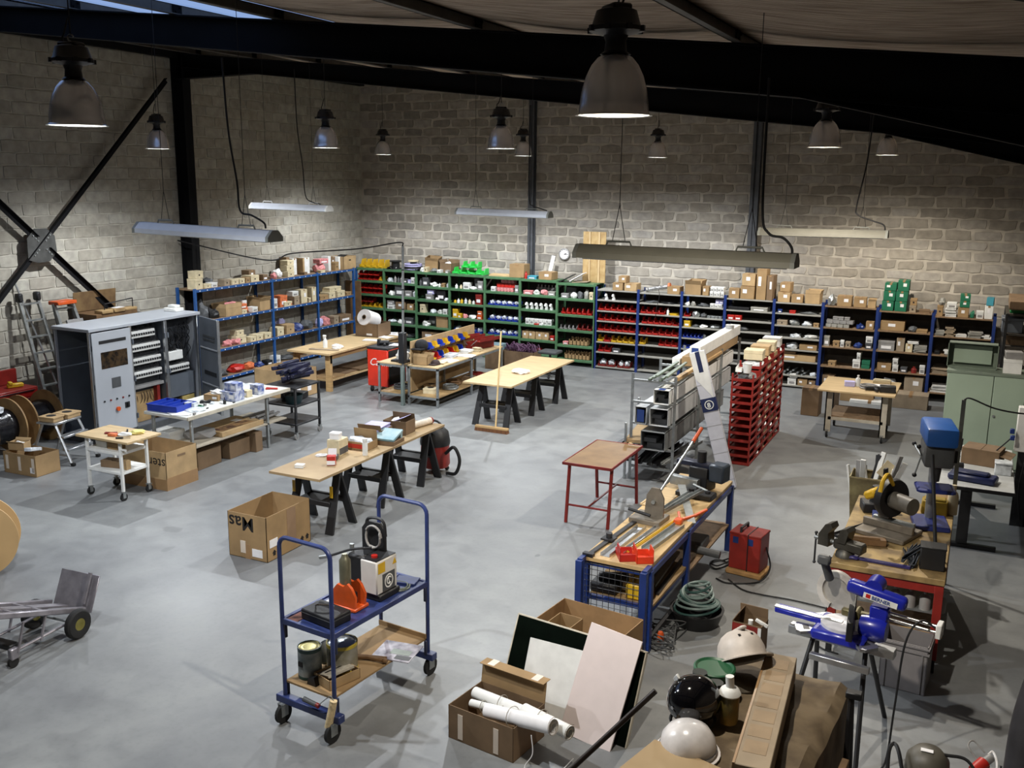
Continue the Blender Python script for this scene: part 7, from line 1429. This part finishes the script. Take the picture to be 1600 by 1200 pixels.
# ---------- convertible hand truck
A_ = Vector((-7.14, 5.08, 0)); B_ = Vector((-7.05, 5.49, 0))
t = T('hand_truck', 'aluminium convertible hand truck with black tyres and an upright toe plate', 'hand truck', (-7.27, 5.4, 0), R(72))
# local x: along the truck towards the toe plate (right), local y: to the left of that
HT = mat('handtruck_alu', (150, 146, 152), .38, .6, var=.14, scale=9)
t.rotation_euler = (0, 0, R(94)); t.location = (-7.26, 5.40, 0)
for y in (-.2, .2):
    P(t, 'side_rail', MB().box(-.95, .3, y-.025, y+.025, -.03, .02, .008, M=TR(0, 0, .31, ry=R(20))), HT)
    w = P(t, 'wheel', MB().lathe([(.055, -.03), (.07, -.035), (.12, -.035), (.135, -.02), (.135, .02), (.12, .035), (.07, .035), (.055, .03)], 28, TR(.14, y*1.3, .135, rx=PI/2)), RUBBER); P(w, 'hub', MB().lathe([(0, -.022), (.02, -.03), (.055, -.03), (.06, 0), (.055, .03), (.02, .03), (0, .022)], 20, TR(.14, y*1.3, .135, rx=PI/2)), mat('brass_hub', (138, 130, 66), .35, .6))
    P(t, 'lower_rail', MB().tube([(.12, y*.95, .15), (-.42, y*.9, .14)], .013, 7), HT)
    for x in (-.42, -.18): P(t, 'upright', MB().tube([(x-.02, y*.95, .12), (x+.06, y*.95, .36)], .013, 6), HT)
    q = P(t, 'caster', MB().cyl((-.48, y*.85-.014, .048), (-.48, y*.85+.014, .048), .048, n=16), RUBBER); P(q, 'fork', MB().box(-.51, -.43, y*.85-.024, y*.85+.024, .07, .17, .008), HT)
for x in (-.75, -.45, -.15): P(t, 'cross_bar', MB().box(x-.02, x+.02, -.2, .2, -.02, .012, M=TR(0, 0, .31, ry=R(20))), HT)
P(t, 'deck_strip', MB().box(-.9, .25, -.06, .06, -.005, .012, M=TR(0, 0, .31, ry=R(20))), HT); P(t, 'axle', MB().cyl((.14, -.26, .135), (.14, .26, .135), .012, n=8), STEEL); P(t, 'black_clamp', MB().box(-.46, -.36, -.12, .12, .12, .17, .01), BLACK)
P(t, 'toe_plate', MB().box(-.006, .006, -.23, .23, 0, .34, .003, M=TR(.33, 0, .15, ry=R(24))), HT); P(t, 'toe_brace', MB().box(-.02, .0, -.18, -.15, .02, .3, M=TR(.31, 0, .22, ry=R(24))), HT)
# ---------- open carton by the blue bench
t = carton('large open carton with a smaller one inside, at the end of the blue bench', -3.06, -2.3, 6.72, 7.28, .5, mat('cardboard_warm', (152, 120, 82), .85, var=.08), R(-7)); P(t, 'pallet_edge', MB().box(-.39, .39, -.29, .29, 0, .012), CARD2); P(t, 'printed_mark', MB().box(.381, .3835, -.1, .06, .14, .4), mat('barcode_print', (70, 50, 36), .8, c2=(178, 140, 96), scale=30, stretch=(1, 8, .3)))
t = T('small_carton', 'small open carton standing inside the large open carton', 'box', (-2.88, 7.0, .02), R(-7)); open_carton_parts(t, .22, .22, .44, CARD, (None,)*4)
# ---------- leaning green board and white panels
t = T('leaning_board', 'very dark green board with pale edges leaning on the large open carton', 'board', (-2.58, 6.22, 0), R(-8)); MT = TR(rx=R(-24))
P(t, 'board_panel', MB().box(-.58, .56, 0, .025, 0, .7, .002, M=MT), mat('dark_green_baize', (6, 13, 8), .95, var=.15, spec=.05)); P(t, 'edge_trim', MB().box(-.585, -.575, -.003, .03, 0, .705, M=MT).box(.555, .565, -.003, .03, 0, .705, M=MT).box(-.585, .565, -.003, .03, .7, .71, M=MT), mat('trim_white', (204, 196, 178), .6))
PINKW = mat('pinkish_white_panel', (222, 208, 204), .5, var=.02)
S('white_sheet', 'tall white panel leaning on the dark green board', 'panel', MB().box(-.22, .22, 0, .014, 0, .84, .002, M=TR(rx=R(-24), ry=R(4))).box(-.22, .22, .013, .016, .8, .84, M=TR(rx=R(-24), ry=R(4))), PINKW, (-2.33, 6.08, .0), R(-10)); S('white_sheet', 'shorter white panel behind the tall one on the green board', 'panel', MB().box(-.3, .22, 0, .014, 0, .6, .002, M=TR(rx=R(-24), ry=R(-3))).box(-.3, .22, .013, .016, .56, .6, M=TR(rx=R(-24), ry=R(-3))), WHITE, (-2.66, 6.17, .0), R(-8))
# ---------- carton of rolled plans
t = T('open_carton', 'taped brown carton holding long white rolls in the foreground', 'box', (-2.94, 5.85, 0), R(-8)); open_carton_parts(t, .58, .42, .27, CARD2, (None, None, None, None)); P(t, 'flap', MB().box(-.29, .29, -.004, .004, 0, .16, M=TR(0, .21, .27, rx=R(-8))), CARD); P(t, 'flap', MB().box(-.29, .29, -.05, .05, .16, .165, M=TR(0, .235, .27)), CARD)
for x in (-.18, .14): P(t, 'tape', MB().box(x-.022, x+.022, -.213, -.21, .02, .22), TAPEW)
for x in (-.2, .2): P(t, 'tape', MB().box(x-.03, x+.03, .2, .29, .434, .4365), TAPEW)
def roll(lab, a, b, r_, m=PAPER, core=True):
    a, b = Vector(a), Vector(b); t_ = T('plan_roll', lab, 'roll', a); d = b-a; u_ = d.normalized()
    P(t_, 'roll_tube', MB().cyl((0, 0, 0), d, r_, n=20, cap=False), m); P(t_, 'end_spiral', MB().tube([d*.995+(u_.orthogonal()*math.cos(k*PI/6)+u_.cross(u_.orthogonal())*math.sin(k*PI/6))*r_*(.9-.02*k) for k in range(30)], .002, 4), CARDG); P(t_, 'string', MB().tube([d*.4+(u_.orthogonal()*math.cos(k*PI/8)+u_.cross(u_.orthogonal())*math.sin(k*PI/8))*r_*1.03 for k in range(16)], .003, 4, closed=True), mat('string_grey', (170, 164, 152), .8)); return t_
roll('widest white paper roll sticking out of the taped carton', (-2.98, 5.78, .24), (-2.38, 5.62, .36), .055); roll('white tied roll lying along the back of the taped carton', (-3.16, 5.92, .27), (-2.5, 5.76, .3), .045, WHITE); roll('thin white roll at the left side of the taped carton', (-3.14, 5.82, .24), (-2.86, 5.78, .27), .03, WHITE); roll('bundled white roll furthest right over the taped carton', (-2.7, 5.82, .3), (-2.28, 5.68, .31), .05, WHITE)
S('loose_string', 'loose white string trailing on the floor beside the taped carton', 'string', MB().tube(spline([(0, 0, .25), (.02, -.02, .12), (-.02, -.06, .03), (.06, -.1, .008), (.2, .0, .01), (.3, .06, .12)], 7), .004, 5), PAPER, (-2.55, 5.62, 0))
# ---------- small red carton with spray bottle
t = T('open_carton', 'small red-sided carton with its lid flap raised on the floor', 'box', (-1.56, 8.1, 0), R(-6)); open_carton_parts(t, .26, .2, .28, CARD2, (None, None, -8, -30), 1.0); P(t, 'red_side', MB().box(-.13, .1, -.103, -.1, .02, .27), REDD); P(t, 'white_side', MB().box(.1, .13, -.103, -.1, .0, .27), WHITE); P(t, 'hand_hole', MB().box(-.04, .04, .1, .112, .33, .35), PAPER)
t = T('trigger_sprayer', 'white trigger spray bottle standing in the red-sided carton', 'bottle', (-1.55, 8.06, .02)); P(t, 'bottle', MB().lathe([(0, 0), (.05, 0), (.05, .16), (.02, .22), (.02, .25), (0, .25)], 14), WHITE); P(t, 'trigger_head', MB().box(-.08, .04, -.014, .014, .27, .3, .006, M=TR(ry=R(24))).cyl((0, 0, .24), (0, 0, .28), .022), WHITE)
# ---------- mitre saw on a stand
t = T('mitre_saw', 'blue sliding mitre saw with a large round blade on a black stand', 'mitre saw', (-.69, 7.08, 0), R(-8)); t.scale = (.92, .92, .94)
for x0, y0 in ((-.26, -.02), (.26, -.02)):
    for sy in (-1, 1): P(t, 'stand_leg', MB().tube([(x0*.8, sy*.06, .78), (x0*1.15, sy*.46, 0)], .02, 8), BLACK)
P(t, 'stand_beam', MB().box(-.42, .42, -.05, .05, .76, .83, .006), ALU); P(t, 'stand_beam', MB().box(-.16, .3, -.32, -.27, .72, .77, .004), ALU)
P(t, 'saw_base', MB().box(-.2, .22, -.2, .2, .83, .92, .02), SAWB); P(t, 'base_extension', MB().box(-.55, -.1, -.05, .06, .9, .94, .006, M=TR(0, .0, 0, rz=R(-2))), SAWB); P(t, 'kerf_strip', MB().box(-.56, .0, -.025, .03, .94, .95, .003), ALU)
P(t, 'turntable', MB().lathe([(0, .92), (.17, .92), (.17, .945), (0, .945)], 28), mat('white_turntable', (206, 206, 212), .4))
for x, y in ((-.34, -.16), (.28, -.2), (-.22, .2), (.2, .22)):
    a_ = math.atan2(y, x); q = P(t, 'side_wing', MB().prism([(0, -.05), (.13, -.09), (.16, -.06), (.16, .06), (.13, .09), (0, .05)], .86, .885, TR(x*.55, y*.55, 0, rz=a_)), ALU); P(q, 'wing_slot', MB().box(.05, .1, -.04, .04, .8845, .8865, M=TR(x*.55, y*.55, 0, rz=a_)), BLACK)
P(t, 'fence', MB().box(-.02, .03, -.32, .3, .94, 1.1, .006, M=TR(.06, .0, 0, rz=R(12))), BLACK); P(t, 'pivot_housing', MB().lathe([(0, -.1), (.09, -.1), (.1, -.04), (.1, .06), (.08, .1), (0, .1)], 20, TR(.24, 0, .96, ry=PI/2)), SAWB)
for z in (1.06, 1.11): P(t, 'slide_rail', MB().cyl((.2, .04, z), (.74, -.02, z), .014, n=10), CHROME)
P(t, 'rail_bracket', MB().box(.2, .34, -.02, .1, 1.02, 1.15, .012), SAWB); P(t, 'rail_end', MB().box(.7, .74, -.07, .05, 1.03, 1.14, .006), WHITE); P(t, 'lower_links', MB().box(-.02, .2, .0, .06, 1.0, 1.06, .01).cyl((.1, -.03, 1.04), (.1, .1, 1.04), .035), mat('olive_brass', (112, 104, 72), .4, .5))
P(t, 'blade', MB().lathe([(.0, -.002), (.155, -.002), (.155, .002), (0, .002)], 48, TR(-.08, .06, 1.17, rx=PI/2, rz=R(-12))), mat('blade_grey', (190, 186, 180), .35, .5, var=.1)); P(t, 'blade_guard', MB().lathe([(.12, -.02), (.168, -.02), (.168, .02), (.12, .02), (.12, -.02)], 40, TR(-.08, .06, 1.17, rx=PI/2, rz=R(-12)), R(20), R(250)), mat('clear_grey_guard', (190, 186, 180), .3)); 
mh = P(t, 'motor_housing', MB().box(-.16, .3, -.05, .05, 1.22, 1.33, .035, M=TR(0, -.02, 0, ry=R(8)), seg=3), SAWB); P(mh, 'motor_cap', MB().cyl((.22, -.05, 1.3), (.22, .1, 1.3), .07, n=20), SAWB)
P(mh, 'name_plate', MB().box(-.02, .24, -.0735, -.071, 1.235, 1.28, M=TR(ry=R(8))), WHITE)
me = text_mesh('BERNER', .04, INKB, 0, .001); q = P(mh, 'name_lettering', me, None); q.matrix_local = TR(ry=R(8)) @ TR(.045, -.0745, 1.244, rx=PI/2); P(mh, 'red_mark', MB().box(.0, .035, -.0745, -.0735, 1.242, 1.274, M=TR(ry=R(8))), RED)
P(t, 'handle', MB().cyl((-.12, -.04, 1.3), (-.16, -.12, 1.48), .035, .03, n=12).box(-.2, -.1, -.16, -.1, 1.44, 1.52, .015), DGREY); P(t, 'supply_cable', MB().tube(spline([(.72, -.02, 1.08), (.6, -.1, 1.16), (.52, -.2, 1.0), (.5, -.26, .5), (.48, -.3, .05), (.42, -.5, .01), (.5, -.75, .01)], 7), .008, 6), CABLE)
# ---------- grey euro crate
t = T('stacking_box', 'grey plastic stacking box under the mitre saw rails', 'crate', (-.27, 8.1, 0), R(-5)); b = MB(); w, d, h = .36, .3, .42
b.box(-w/2, w/2, -d/2, d/2, 0, .008); b.box(-w/2, w/2, -d/2, -d/2+.008, 0, h); b.box(-w/2, w/2, d/2-.008, d/2, 0, h); b.box(-w/2, -w/2+.008, -d/2, d/2, 0, h); b.box(w/2-.008, w/2, -d/2, d/2, 0, h)
EG = mat('euro_grey', (128, 124, 124), .5, var=.05); P(t, 'box_body', b, EG)
for z in (h-.015, h-.06): P(t, 'rim_rib', MB().box(-w/2-.012, w/2+.012, -d/2-.012, -d/2, z-.008, z+.008).box(-w/2-.012, w/2+.012, d/2, d/2+.012, z-.008, z+.008).box(-w/2-.012, -w/2, -d/2, d/2, z-.008, z+.008).box(w/2, w/2+.012, -d/2, d/2, z-.008, z+.008), EG)
for x in (-.14, .14): P(t, 'vertical_rib', MB().box(x-.006, x+.006, -d/2-.008, -d/2, .01, h-.06), EG)
# ---------- tarp-covered stack with helmets
TAR = mat('dusty_tarp', (120, 104, 80), .75, c2=(84, 70, 52), scale=6, bump=.6)
t = T('covered_crate', 'tall crate draped in dusty brown film in the right foreground', 'crate', (-.93, 5.05, 0), R(-4)); P(t, 'crate_body', MB().box(-.36, .38, -.5, .72, 0, 1.06, .01), CARD2)
dr = MB(); g = []
for i in range(15):
    row = []
    for j in range(27):
        x = -.4+.8*i/14; y = -.52+1.27*j/26; z = 1.115+.012*math.sin(9*x+5*y)+.01*math.sin(17*y-6*x)+rnd.uniform(0, .006)
        e = max(0, abs(x)-.36)+max(0, y-.7); z -= e*1.2
        row.append(dr.b.verts.new((x, y, z)))
    g.append(row)
for i in range(14):
    for j in range(26): dr.b.faces.new((g[i][j], g[i+1][j], g[i+1][j+1], g[i][j+1]))
for j in range(26):
    p = [g[14][j].co, g[14][j+1].co]; a1 = dr.b.verts.new((.42+.012*math.sin(j), p[0].y, .35)); b1 = dr.b.verts.new((.42+.012*math.sin(j+1), p[1].y, .35)); dr.b.faces.new((g[14][j], a1, b1, g[14][j+1]))
for i in range(14):
    p = [g[i][26].co, g[i+1][26].co]; a1 = dr.b.verts.new((p[0].x, .76, .4)); b1 = dr.b.verts.new((p[1].x, .76, .4)); dr.b.faces.new((g[i][26], g[i+1][26], b1, a1))
P(t, 'film_drape', dr, TAR)
CZ = 1.135
t = T('long_carton', 'long dusty carton with printed squares lying on the draped crate', 'box', (-.835, 4.98, CZ), R(4)); P(t, 'carton_body', MB().box(-.09, .09, -.62, .62, 0, .14, .004), CARDG); P(t, 'taped_edge', MB().box(-.092, -.08, -.62, .62, .1, .143), TAPE)
for k in range(7): P(t, 'printed_square', MB().box(-.06, .055, -.5+k*.155, -.38+k*.155, .1395, .1415), mat('tan_label', (148, 126, 98), .6, var=.08))
t = T('hard_hat', 'white safety helmet standing on edge on the draped crate', 'helmet', (-1.08, 5.45, CZ), R(40)); HH = mat('dusty_white_plastic', (198, 188, 178), .5, var=.08)
MH = TR(0, 0, .135, rx=R(-38))
P(t, 'shell', MB().lathe([(.145, 0), (.142, .05), (.128, .1), (.1, .14), (.06, .165), (0, .172)], 30, MH @ Matrix.Diagonal((1, 1.12, 1, 1))), HH); P(t, 'brim', MB().lathe([(.14, -.006), (.18, -.012), (.18, -.004), (.14, .004), (.14, -.006)], 30, MH @ Matrix.Diagonal((1, 1.12, 1, 1))), HH); P(t, 'inner_shell', MB().lathe([(.138, .0), (.134, .05), (.12, .095), (.09, .13), (0, .158)], 24, MH @ Matrix.Diagonal((1, 1.12, 1, 1))), mat('helmet_inside', (120, 106, 92), .7)); P(t, 'sweat_band', MB().lathe([(.13, -.0), (.132, .03), (.126, .03), (.124, 0), (.13, 0)], 24, MH @ Matrix.Diagonal((1, 1.12, 1, 1))), CARDG); P(t, 'ridge', MB().box(-.02, .02, -.12, .12, .155, .178, .008, M=MH), HH)
for k in range(3): P(t, 'vent_mark', MB().box(-.05+.04*k, -.035+.04*k, -.005, .012, .0, .004, M=MH @ TR(0, -.12, .118, rx=R(52))), INK)
t = T('motorcycle_helmet', 'glossy black round helmet on the draped crate', 'helmet', (-1.22, 4.87, CZ), R(-30)); P(t, 'shell', MB().sphere((0, 0, .13), .14, (1, 1.15, .95), 28, 18), BLACKG); P(t, 'edge_trim', MB().lathe([(.115, .02), (.122, .012), (.118, .002), (.105, .004), (.115, .02)], 28, Matrix.Diagonal((1, 1.15, 1, 1))), RUBBER); P(t, 'strap_tab', MB().box(-.015, .015, -.008, .006, -.04, .04, .003, M=TR(-.088, -.05, .232, rx=R(20), ry=R(42))), WHITE); P(t, 'stud', MB().cyl((.0, -.165, .13), (.0, -.158, .13), .01, n=10), CHROME); P(t, 'logo', MB().lathe([(.012, 0), (.02, 0), (.02, .002), (.012, .002), (.012, 0)], 14, TR(-.128, -.03, .17, ry=R(-70))), WHITE)
t = T('hard_hat', 'smooth white domed helmet nearest the viewer', 'helmet', (-1.17, 4.60, CZ-.02), R(20)); P(t, 'shell', MB().lathe([(.15, .0), (.15, .03), (.14, .085), (.11, .13), (.06, .16), (0, .168)], 30), mat('white_gloss', (214, 210, 208), .25)); P(t, 'groove', MB().lathe([(.151, .028), (.154, .032), (.151, .036)], 30), DGREY); P(t, 'brim', MB().lathe([(.148, -.002), (.17, -.002), (.172, .006), (.15, .01)], 30), MATS['white_gloss'])
t = T('green_drum', 'round dark green lidded tub behind the black helmet', 'tub', (-1.19, 5.2, CZ), 0); P(t, 'tub_body', MB().lathe([(0, 0), (.1, 0), (.115, .15), (0, .15)], 26), mat('deep_green', (22, 60, 40), .45, var=.08)); P(t, 'tub_lid', MB().lathe([(0, .17), (.1, .17), (.112, .18), (.122, .175), (.122, .15), (.1, .15)], 26), mat('lid_green', (34, 84, 54), .4, var=.06))
for k, (x, y, h) in enumerate(((-1.24, 5.06, .2), (-1.14, 5.04, .17))): S('canister', ['black capped canister beside the green tub', 'shorter black canister beside the green tub'][k], 'canister', MB().lathe([(0, 0), (.045, 0), (.048, h*.7), (.04, h*.75), (.042, h*.78), (.042, h), (0, h)], 16), mat('black_green', (28, 34, 30), .45), (x, y, CZ))
t = T('detergent_bottle', 'bottle with a white nozzle and a yellow label beside the black helmet', 'bottle', (-1.04, 4.95, CZ)); P(t, 'bottle_body', MB().lathe([(0, 0), (.05, 0), (.055, .02), (.055, .16), (.045, .18), (0, .18)], 18), mat('amber_label', (150, 116, 40), .4, c2=(92, 84, 44), scale=9)); P(t, 'shoulder', MB().lathe([(.055, .165), (.062, .175), (.05, .2), (.022, .215), (0, .215)], 18), WHITE); P(t, 'nozzle', MB().cyl((0, 0, .21), (-.006, 0, .275), .024, n=12), WHITE)
t = T('open_carton', 'flat tan board carton at the bottom edge of the view', 'box', (-1.17, 4.2, 0), R(-14)); P(t, 'carton_body', MB().box(-.22, .22, -.5, .2, 0, 1.14, .006), CARD2); P(t, 'board_lid', MB().box(-.25, .25, -.54, .3, 1.14, 1.165, .003), mat('tan_board', (160, 137, 102), .6, c2=(148, 124, 90), scale=3))
t = T('floor_lamp', 'dark tube arm with a grey hood reaching in from the bottom edge', 'lamp', (-1.72, 4.62, 0)); P(t, 'tube_arm', MB().cyl((-.28, -.16, .62), (.3, .18, 1.3), .016, n=10), mat('bronze_tube', (40, 32, 28), .4, .4)); P(t, 'hood', MB().lathe([(.03, 0), (.06, .02), (.1, .14), (.11, .16), (.1, .16), (.05, .03), (0, .02)], 20, TR(-.3, -.16, .5, rx=R(18), ry=R(20))), mat('grey_brown_hood', (84, 74, 68), .5)); P(t, 'stand', MB().cyl((-.28, -.16, 0), (-.28, -.16, .62), .02, n=8).cyl((-.28, -.16, 0), (-.28, -.16, .02), .14, n=20), BLACK); P(t, 'clamp', MB().box(-.33, -.25, -.2, -.12, .58, .66, .01), BLACK)
S('brown_board', 'dark brown upright board leaning at the right side of the draped crate', 'board', MB().box(-.02, .02, -.3, .3, 0, 1.0, .004).box(-.022, -.018, -.28, .28, .95, .98), WOODD, (-.44, 4.8, 0), R(-4))
S('support_rod', 'black support leg standing beside the draped crate', 'stand', MB().cyl((0, .3, 0), (-.03, .0, 1.2), .018, n=8).cyl((0, -.2, 0), (-.03, .0, 1.2), .018, n=8).box(-.06, .03, -.03, .03, 1.18, 1.22, .006), BLACK, (-.42, 5.45, 0))
# ---------- bottom right: extension reel, plug tangle, black roll
t = T('extension_reel', 'grey round motor housing with cables at the bottom right corner', 'machine', (-.02, 6.75, 0)); P(t, 'housing', MB().lathe([(0, 0), (.13, 0), (.15, .05), (.14, .16), (.09, .22), (0, .24)], 24), mat('olive_grey', (84, 80, 70), .5, var=.08)); P(t, 'label', MB().box(-.05, .03, -.06, -.02, .2355, .238), PAPER); P(t, 'cable', MB().tube(spline([(.1, .02, .2), (.25, .05, .18), (.36, -.05, .06), (.45, -.2, .02)], 6), .012, 6), CABLE); P(t, 'cable', MB().tube(spline([(.12, -.05, .12), (.26, -.05, .1), (.36, -.2, .02)], 6), .012, 6), CABLE); P(t, 'carry_hoop', MB().tube(spline([(-.24, -.2, .0), (-.25, -.1, .2), (-.22, -.06, .24), (-.18, -.12, .2), (-.12, -.22, 0)], 6), .014, 7), BLACK); P(t, 'red_knob', MB().cyl((-.06, -.3, 0), (-.06, -.3, .12), .02, n=10), RED)
t = T('plug_bundle', 'bundle of cables with a bright red plug in the bottom right corner', 'cables', (.36, 6.95, 0)); P(t, 'red_plug', MB().cyl((-.08, -.06, .06), (-.02, .02, .1), .045, n=14), RED); P(t, 'grey_plug', MB().cyl((-.02, .02, .1), (.02, .07, .12), .03, n=12), GREYP); P(t, 'brush_bar', MB().box(.05, .28, -.06, .06, 0, .05, .01, M=TR(rz=R(-18))), WOODD)
for k in range(7): P(t, 'bristle_tuft', MB().cyl((.08+.03*k, .0-.01*k, .05), (.085+.03*k, .01-.01*k, .11), .006, n=6), BLACK)
P(t, 'white_cable', MB().tube(spline([(.05, -.1, .03), (.06, .04, .1), (.03, .12, .14), (.0, .1, .12)], 6), .008, 6), PAPER); P(t, 'grey_loop', MB().tube(spline([(-.06, .02, .1), (-.13, .08, .16), (-.1, .14, .18), (-.02, .1, .13)], 6), .006, 6), GREYP)
S('rolled_tarpaulin', 'thick dark rolled tarpaulin standing against the right wall', 'tarpaulin', MB().tube(spline([(.0, -.2, 0), (.02, -.05, .5), (.1, .1, .9), (.17, .2, 1.3)], 6), .12, 14).tube(spline([(.14, -.3, 0), (.14, -.12, .5), (.2, .05, .9)], 6), .1, 12), mat('dark_tarpaulin', (34, 32, 36), .7, var=.3, scale=7, bump=.5), (.56, 6.9, 0))
S('floor_cable', 'thin black cable hanging from the vise end of the red-legged bench', 'cable', MB().tube(spline([(0, 0, .8), (.01, -.02, .4), (-.06, -.1, .05), (.0, -.2, .01), (.15, -.25, .01)], 7), .008, 6), CABLE, (-.98, 8.6, 0))
# ---------- things on the shelf tops and on the walls
def clock():
    t_ = T('wall_clock', 'round white wall clock with a grey rim on the block wall', 'clock', GY(882, 397, YB-.04)); Mc = TR(rx=PI/2)
    P(t_, 'clock_rim', MB().lathe([(.11, -.02), (.13, -.02), (.132, .02), (.11, .03), (.108, .02)], 32, Mc), GREYP); f = P(t_, 'clock_face', MB().lathe([(0, .018), (.11, .018), (.11, -.02), (0, -.02)], 32, Mc), PAPER)
    for k in range(12):
        a = k*PI/6; P(f, 'hour_mark', MB().box(-.004, .004, -.022, -.019, .085, .1, M=Matrix.Rotation(a, 4, 'Y')), INK)
    P(t_, 'clock_hand', MB().box(-.005, .005, -.024, -.021, -.01, .06, M=Matrix.Rotation(R(70), 4, 'Y')), INK); P(t_, 'clock_hand', MB().box(-.004, .004, -.026, -.023, -.01, .085, M=Matrix.Rotation(R(95), 4, 'Y')), INK)
clock()
zt7 = bay_z[6][2][0]
q = GY(927, 440, 19.98); t = T('chipboard_sheet', 'pale chipboard panel with battens standing on the last green bay', 'board', (q.x, 19.98, zt7)); zt = GY(927, 362, 20.0).z-zt7
P(t, 'panel_sheet', MB().box(-.26, .27, 0, .02, 0, zt, .003), mat('osb', (176, 150, 104), .7, c2=(156, 126, 80), scale=9))
for x in (-.1, .12): P(t, 'batten', MB().box(x-.02, x+.02, -.02, 0, 0, zt, .002), PLY)
S('metal_angle', 'white metal strip leaning on the wall beside the wind post', 'strip', MB().box(-.04, .04, -.01, .01, 0, .52, .002, M=TR(ry=R(10), rx=R(-6))).box(-.04, -.035, -.03, .0, 0, .52, M=TR(ry=R(10), rx=R(-6))), WHITE, (bay_z[5][0]+.55, 19.95, bay_z[5][2][0]))
t = T('foil_duct', 'flexible silver duct with an orange end on the second blue bay', 'duct', (bay_z[8][0]+.1, 19.72, bay_z[8][2][0]), 0); P(t, 'duct_hose', MB().tube([(0.02+.5*k/20, .02*math.sin(k), .05+.1*k/20) for k in range(21)], .045, 12), mat('foil', (176, 176, 176), .3, .7, bump=.6, scale=30)); P(t, 'orange_cap', MB().cyl((.52, .0, .15), (.56, 0, .155), .075, n=20), ORL)
S('hanging_cord', 'thin cord hanging from the silver duct in front of the shelves', 'cord', MB().tube(spline([(0, 0, 0), (.03, -.02, -.15), (-.02, -.03, -.4), (-.04, -.02, -.62)], 6), .005, 5), CABLE, (bay_z[8][0]+.45, 19.57, bay_z[8][2][0]+.1))
x0 = bay_z[1][0]; zt = bay_z[1][2][0]
t = T('cable_spool', 'black cable spool on top of the second green bay', 'spool', (x0+.22, 19.8, zt)); P(t, 'spool_body', MB().lathe([(0, 0), (.15, 0), (.15, .02), (.1, .03), (.1, .17), (.15, .18), (.15, .2), (0, .2)], 24), BLACK); P(t, 'white_cable', MB().tube(arc((0, -.1, .1), .1, R(200), R(330), 10), .008, 6), PAPER)
t = T('cable_spool', 'large coil of white and blue cable with a cream disc on top', 'coil', (x0+.72, 19.8, zt)); P(t, 'coil_body', coil_mesh(.14, .21, 9, LILAC, 4, .016), None); P(t, 'dark_wrap', MB().lathe([(.15, .0), (.22, .02), (.225, .06), (.19, .13), (.15, .14)], 24), BLACK); P(t, 'cream_disc', MB().lathe([(0, .2), (.13, .2), (.13, .23), (0, .235)], 24), CREAM); P(t, 'core', MB().cyl((0, 0, .1), (0, 0, .2), .08, n=16), DGREY)
x0 = bay_z[2][0]; zt = bay_z[2][2][0]
t = T('open_carton', 'tilted open carton on top of the third green bay', 'box', (x0+.3, 19.9, zt+.02), .2); open_carton_parts(t, .32, .28, .26, CARD, (20, 10, 0, -15)); t.rotation_euler = (R(6), R(4), .2)
t = T('open_carton', 'dark open carton beside the tilted one on the third green bay', 'box', (x0+.75, 19.9, zt), -.2); open_carton_parts(t, .36, .3, .22, CARD2, (None, -28, 10, 24)); P(t, 'white_packing', lump_mesh(81, PAPER, .26, .2, .26), None, loc=(0, 0, .01))
x0 = bay_z[4][0]; zt = bay_z[4][2][0]
S('flat_board', 'flat pale board lying on top of the fifth green bay', 'board', MB().box(0, .55, -.12, .16, 0, .03, .003).box(.02, .5, -.1, .12, .03, .05, .003), PLY, (x0+.06, 19.8, zt), .05); o = S('carton', 'square brown carton on top of the fifth green bay', 'box', carton_mesh(.36, .32, .3, CARD), None, (x0+.78, 19.82, zt)); P(o, 'tape', MB().box(-.025, .025, -.162, .162, .26, .302), TAPE)
x0 = bay_z[6][0]; zt = bay_z[6][2][0]
for k in range(3): S('flat_board', ['dark sheet propped on top of the last green bay', 'white folder propped on top of the last green bay', 'grey sheet lying on top of the last green bay'][k], 'board', MB().box(0, .36, -.14, .14, 0, .015, .002, M=TR(ry=R([-28, -30, -4][k]))).box(.0, .02, -.14, .14, 0, .02), [STEELD, PAPER, CARDG][k], (x0+[.02, .26, .3][k], 19.75+.03*k, zt+[0, .03, 0][k]), .1)
x0 = bay_z[0][0]
t = T('open_carton', 'tan carton with a hand hole at the shelf corner', 'box', (XF-.22, 19.02, 1.93), PI/2); open_carton_parts(t, .5, .4, .3, CARDL, (None, None, None, None)); P(t, 'hand_hole', MB().box(-.04, .04, -.2035, -.2, .2, .225), INK); P(t, 'black_lid', MB().box(-.2, .12, -.1, .1, .3, .31, M=TR(ry=R(-14))), BLACK)
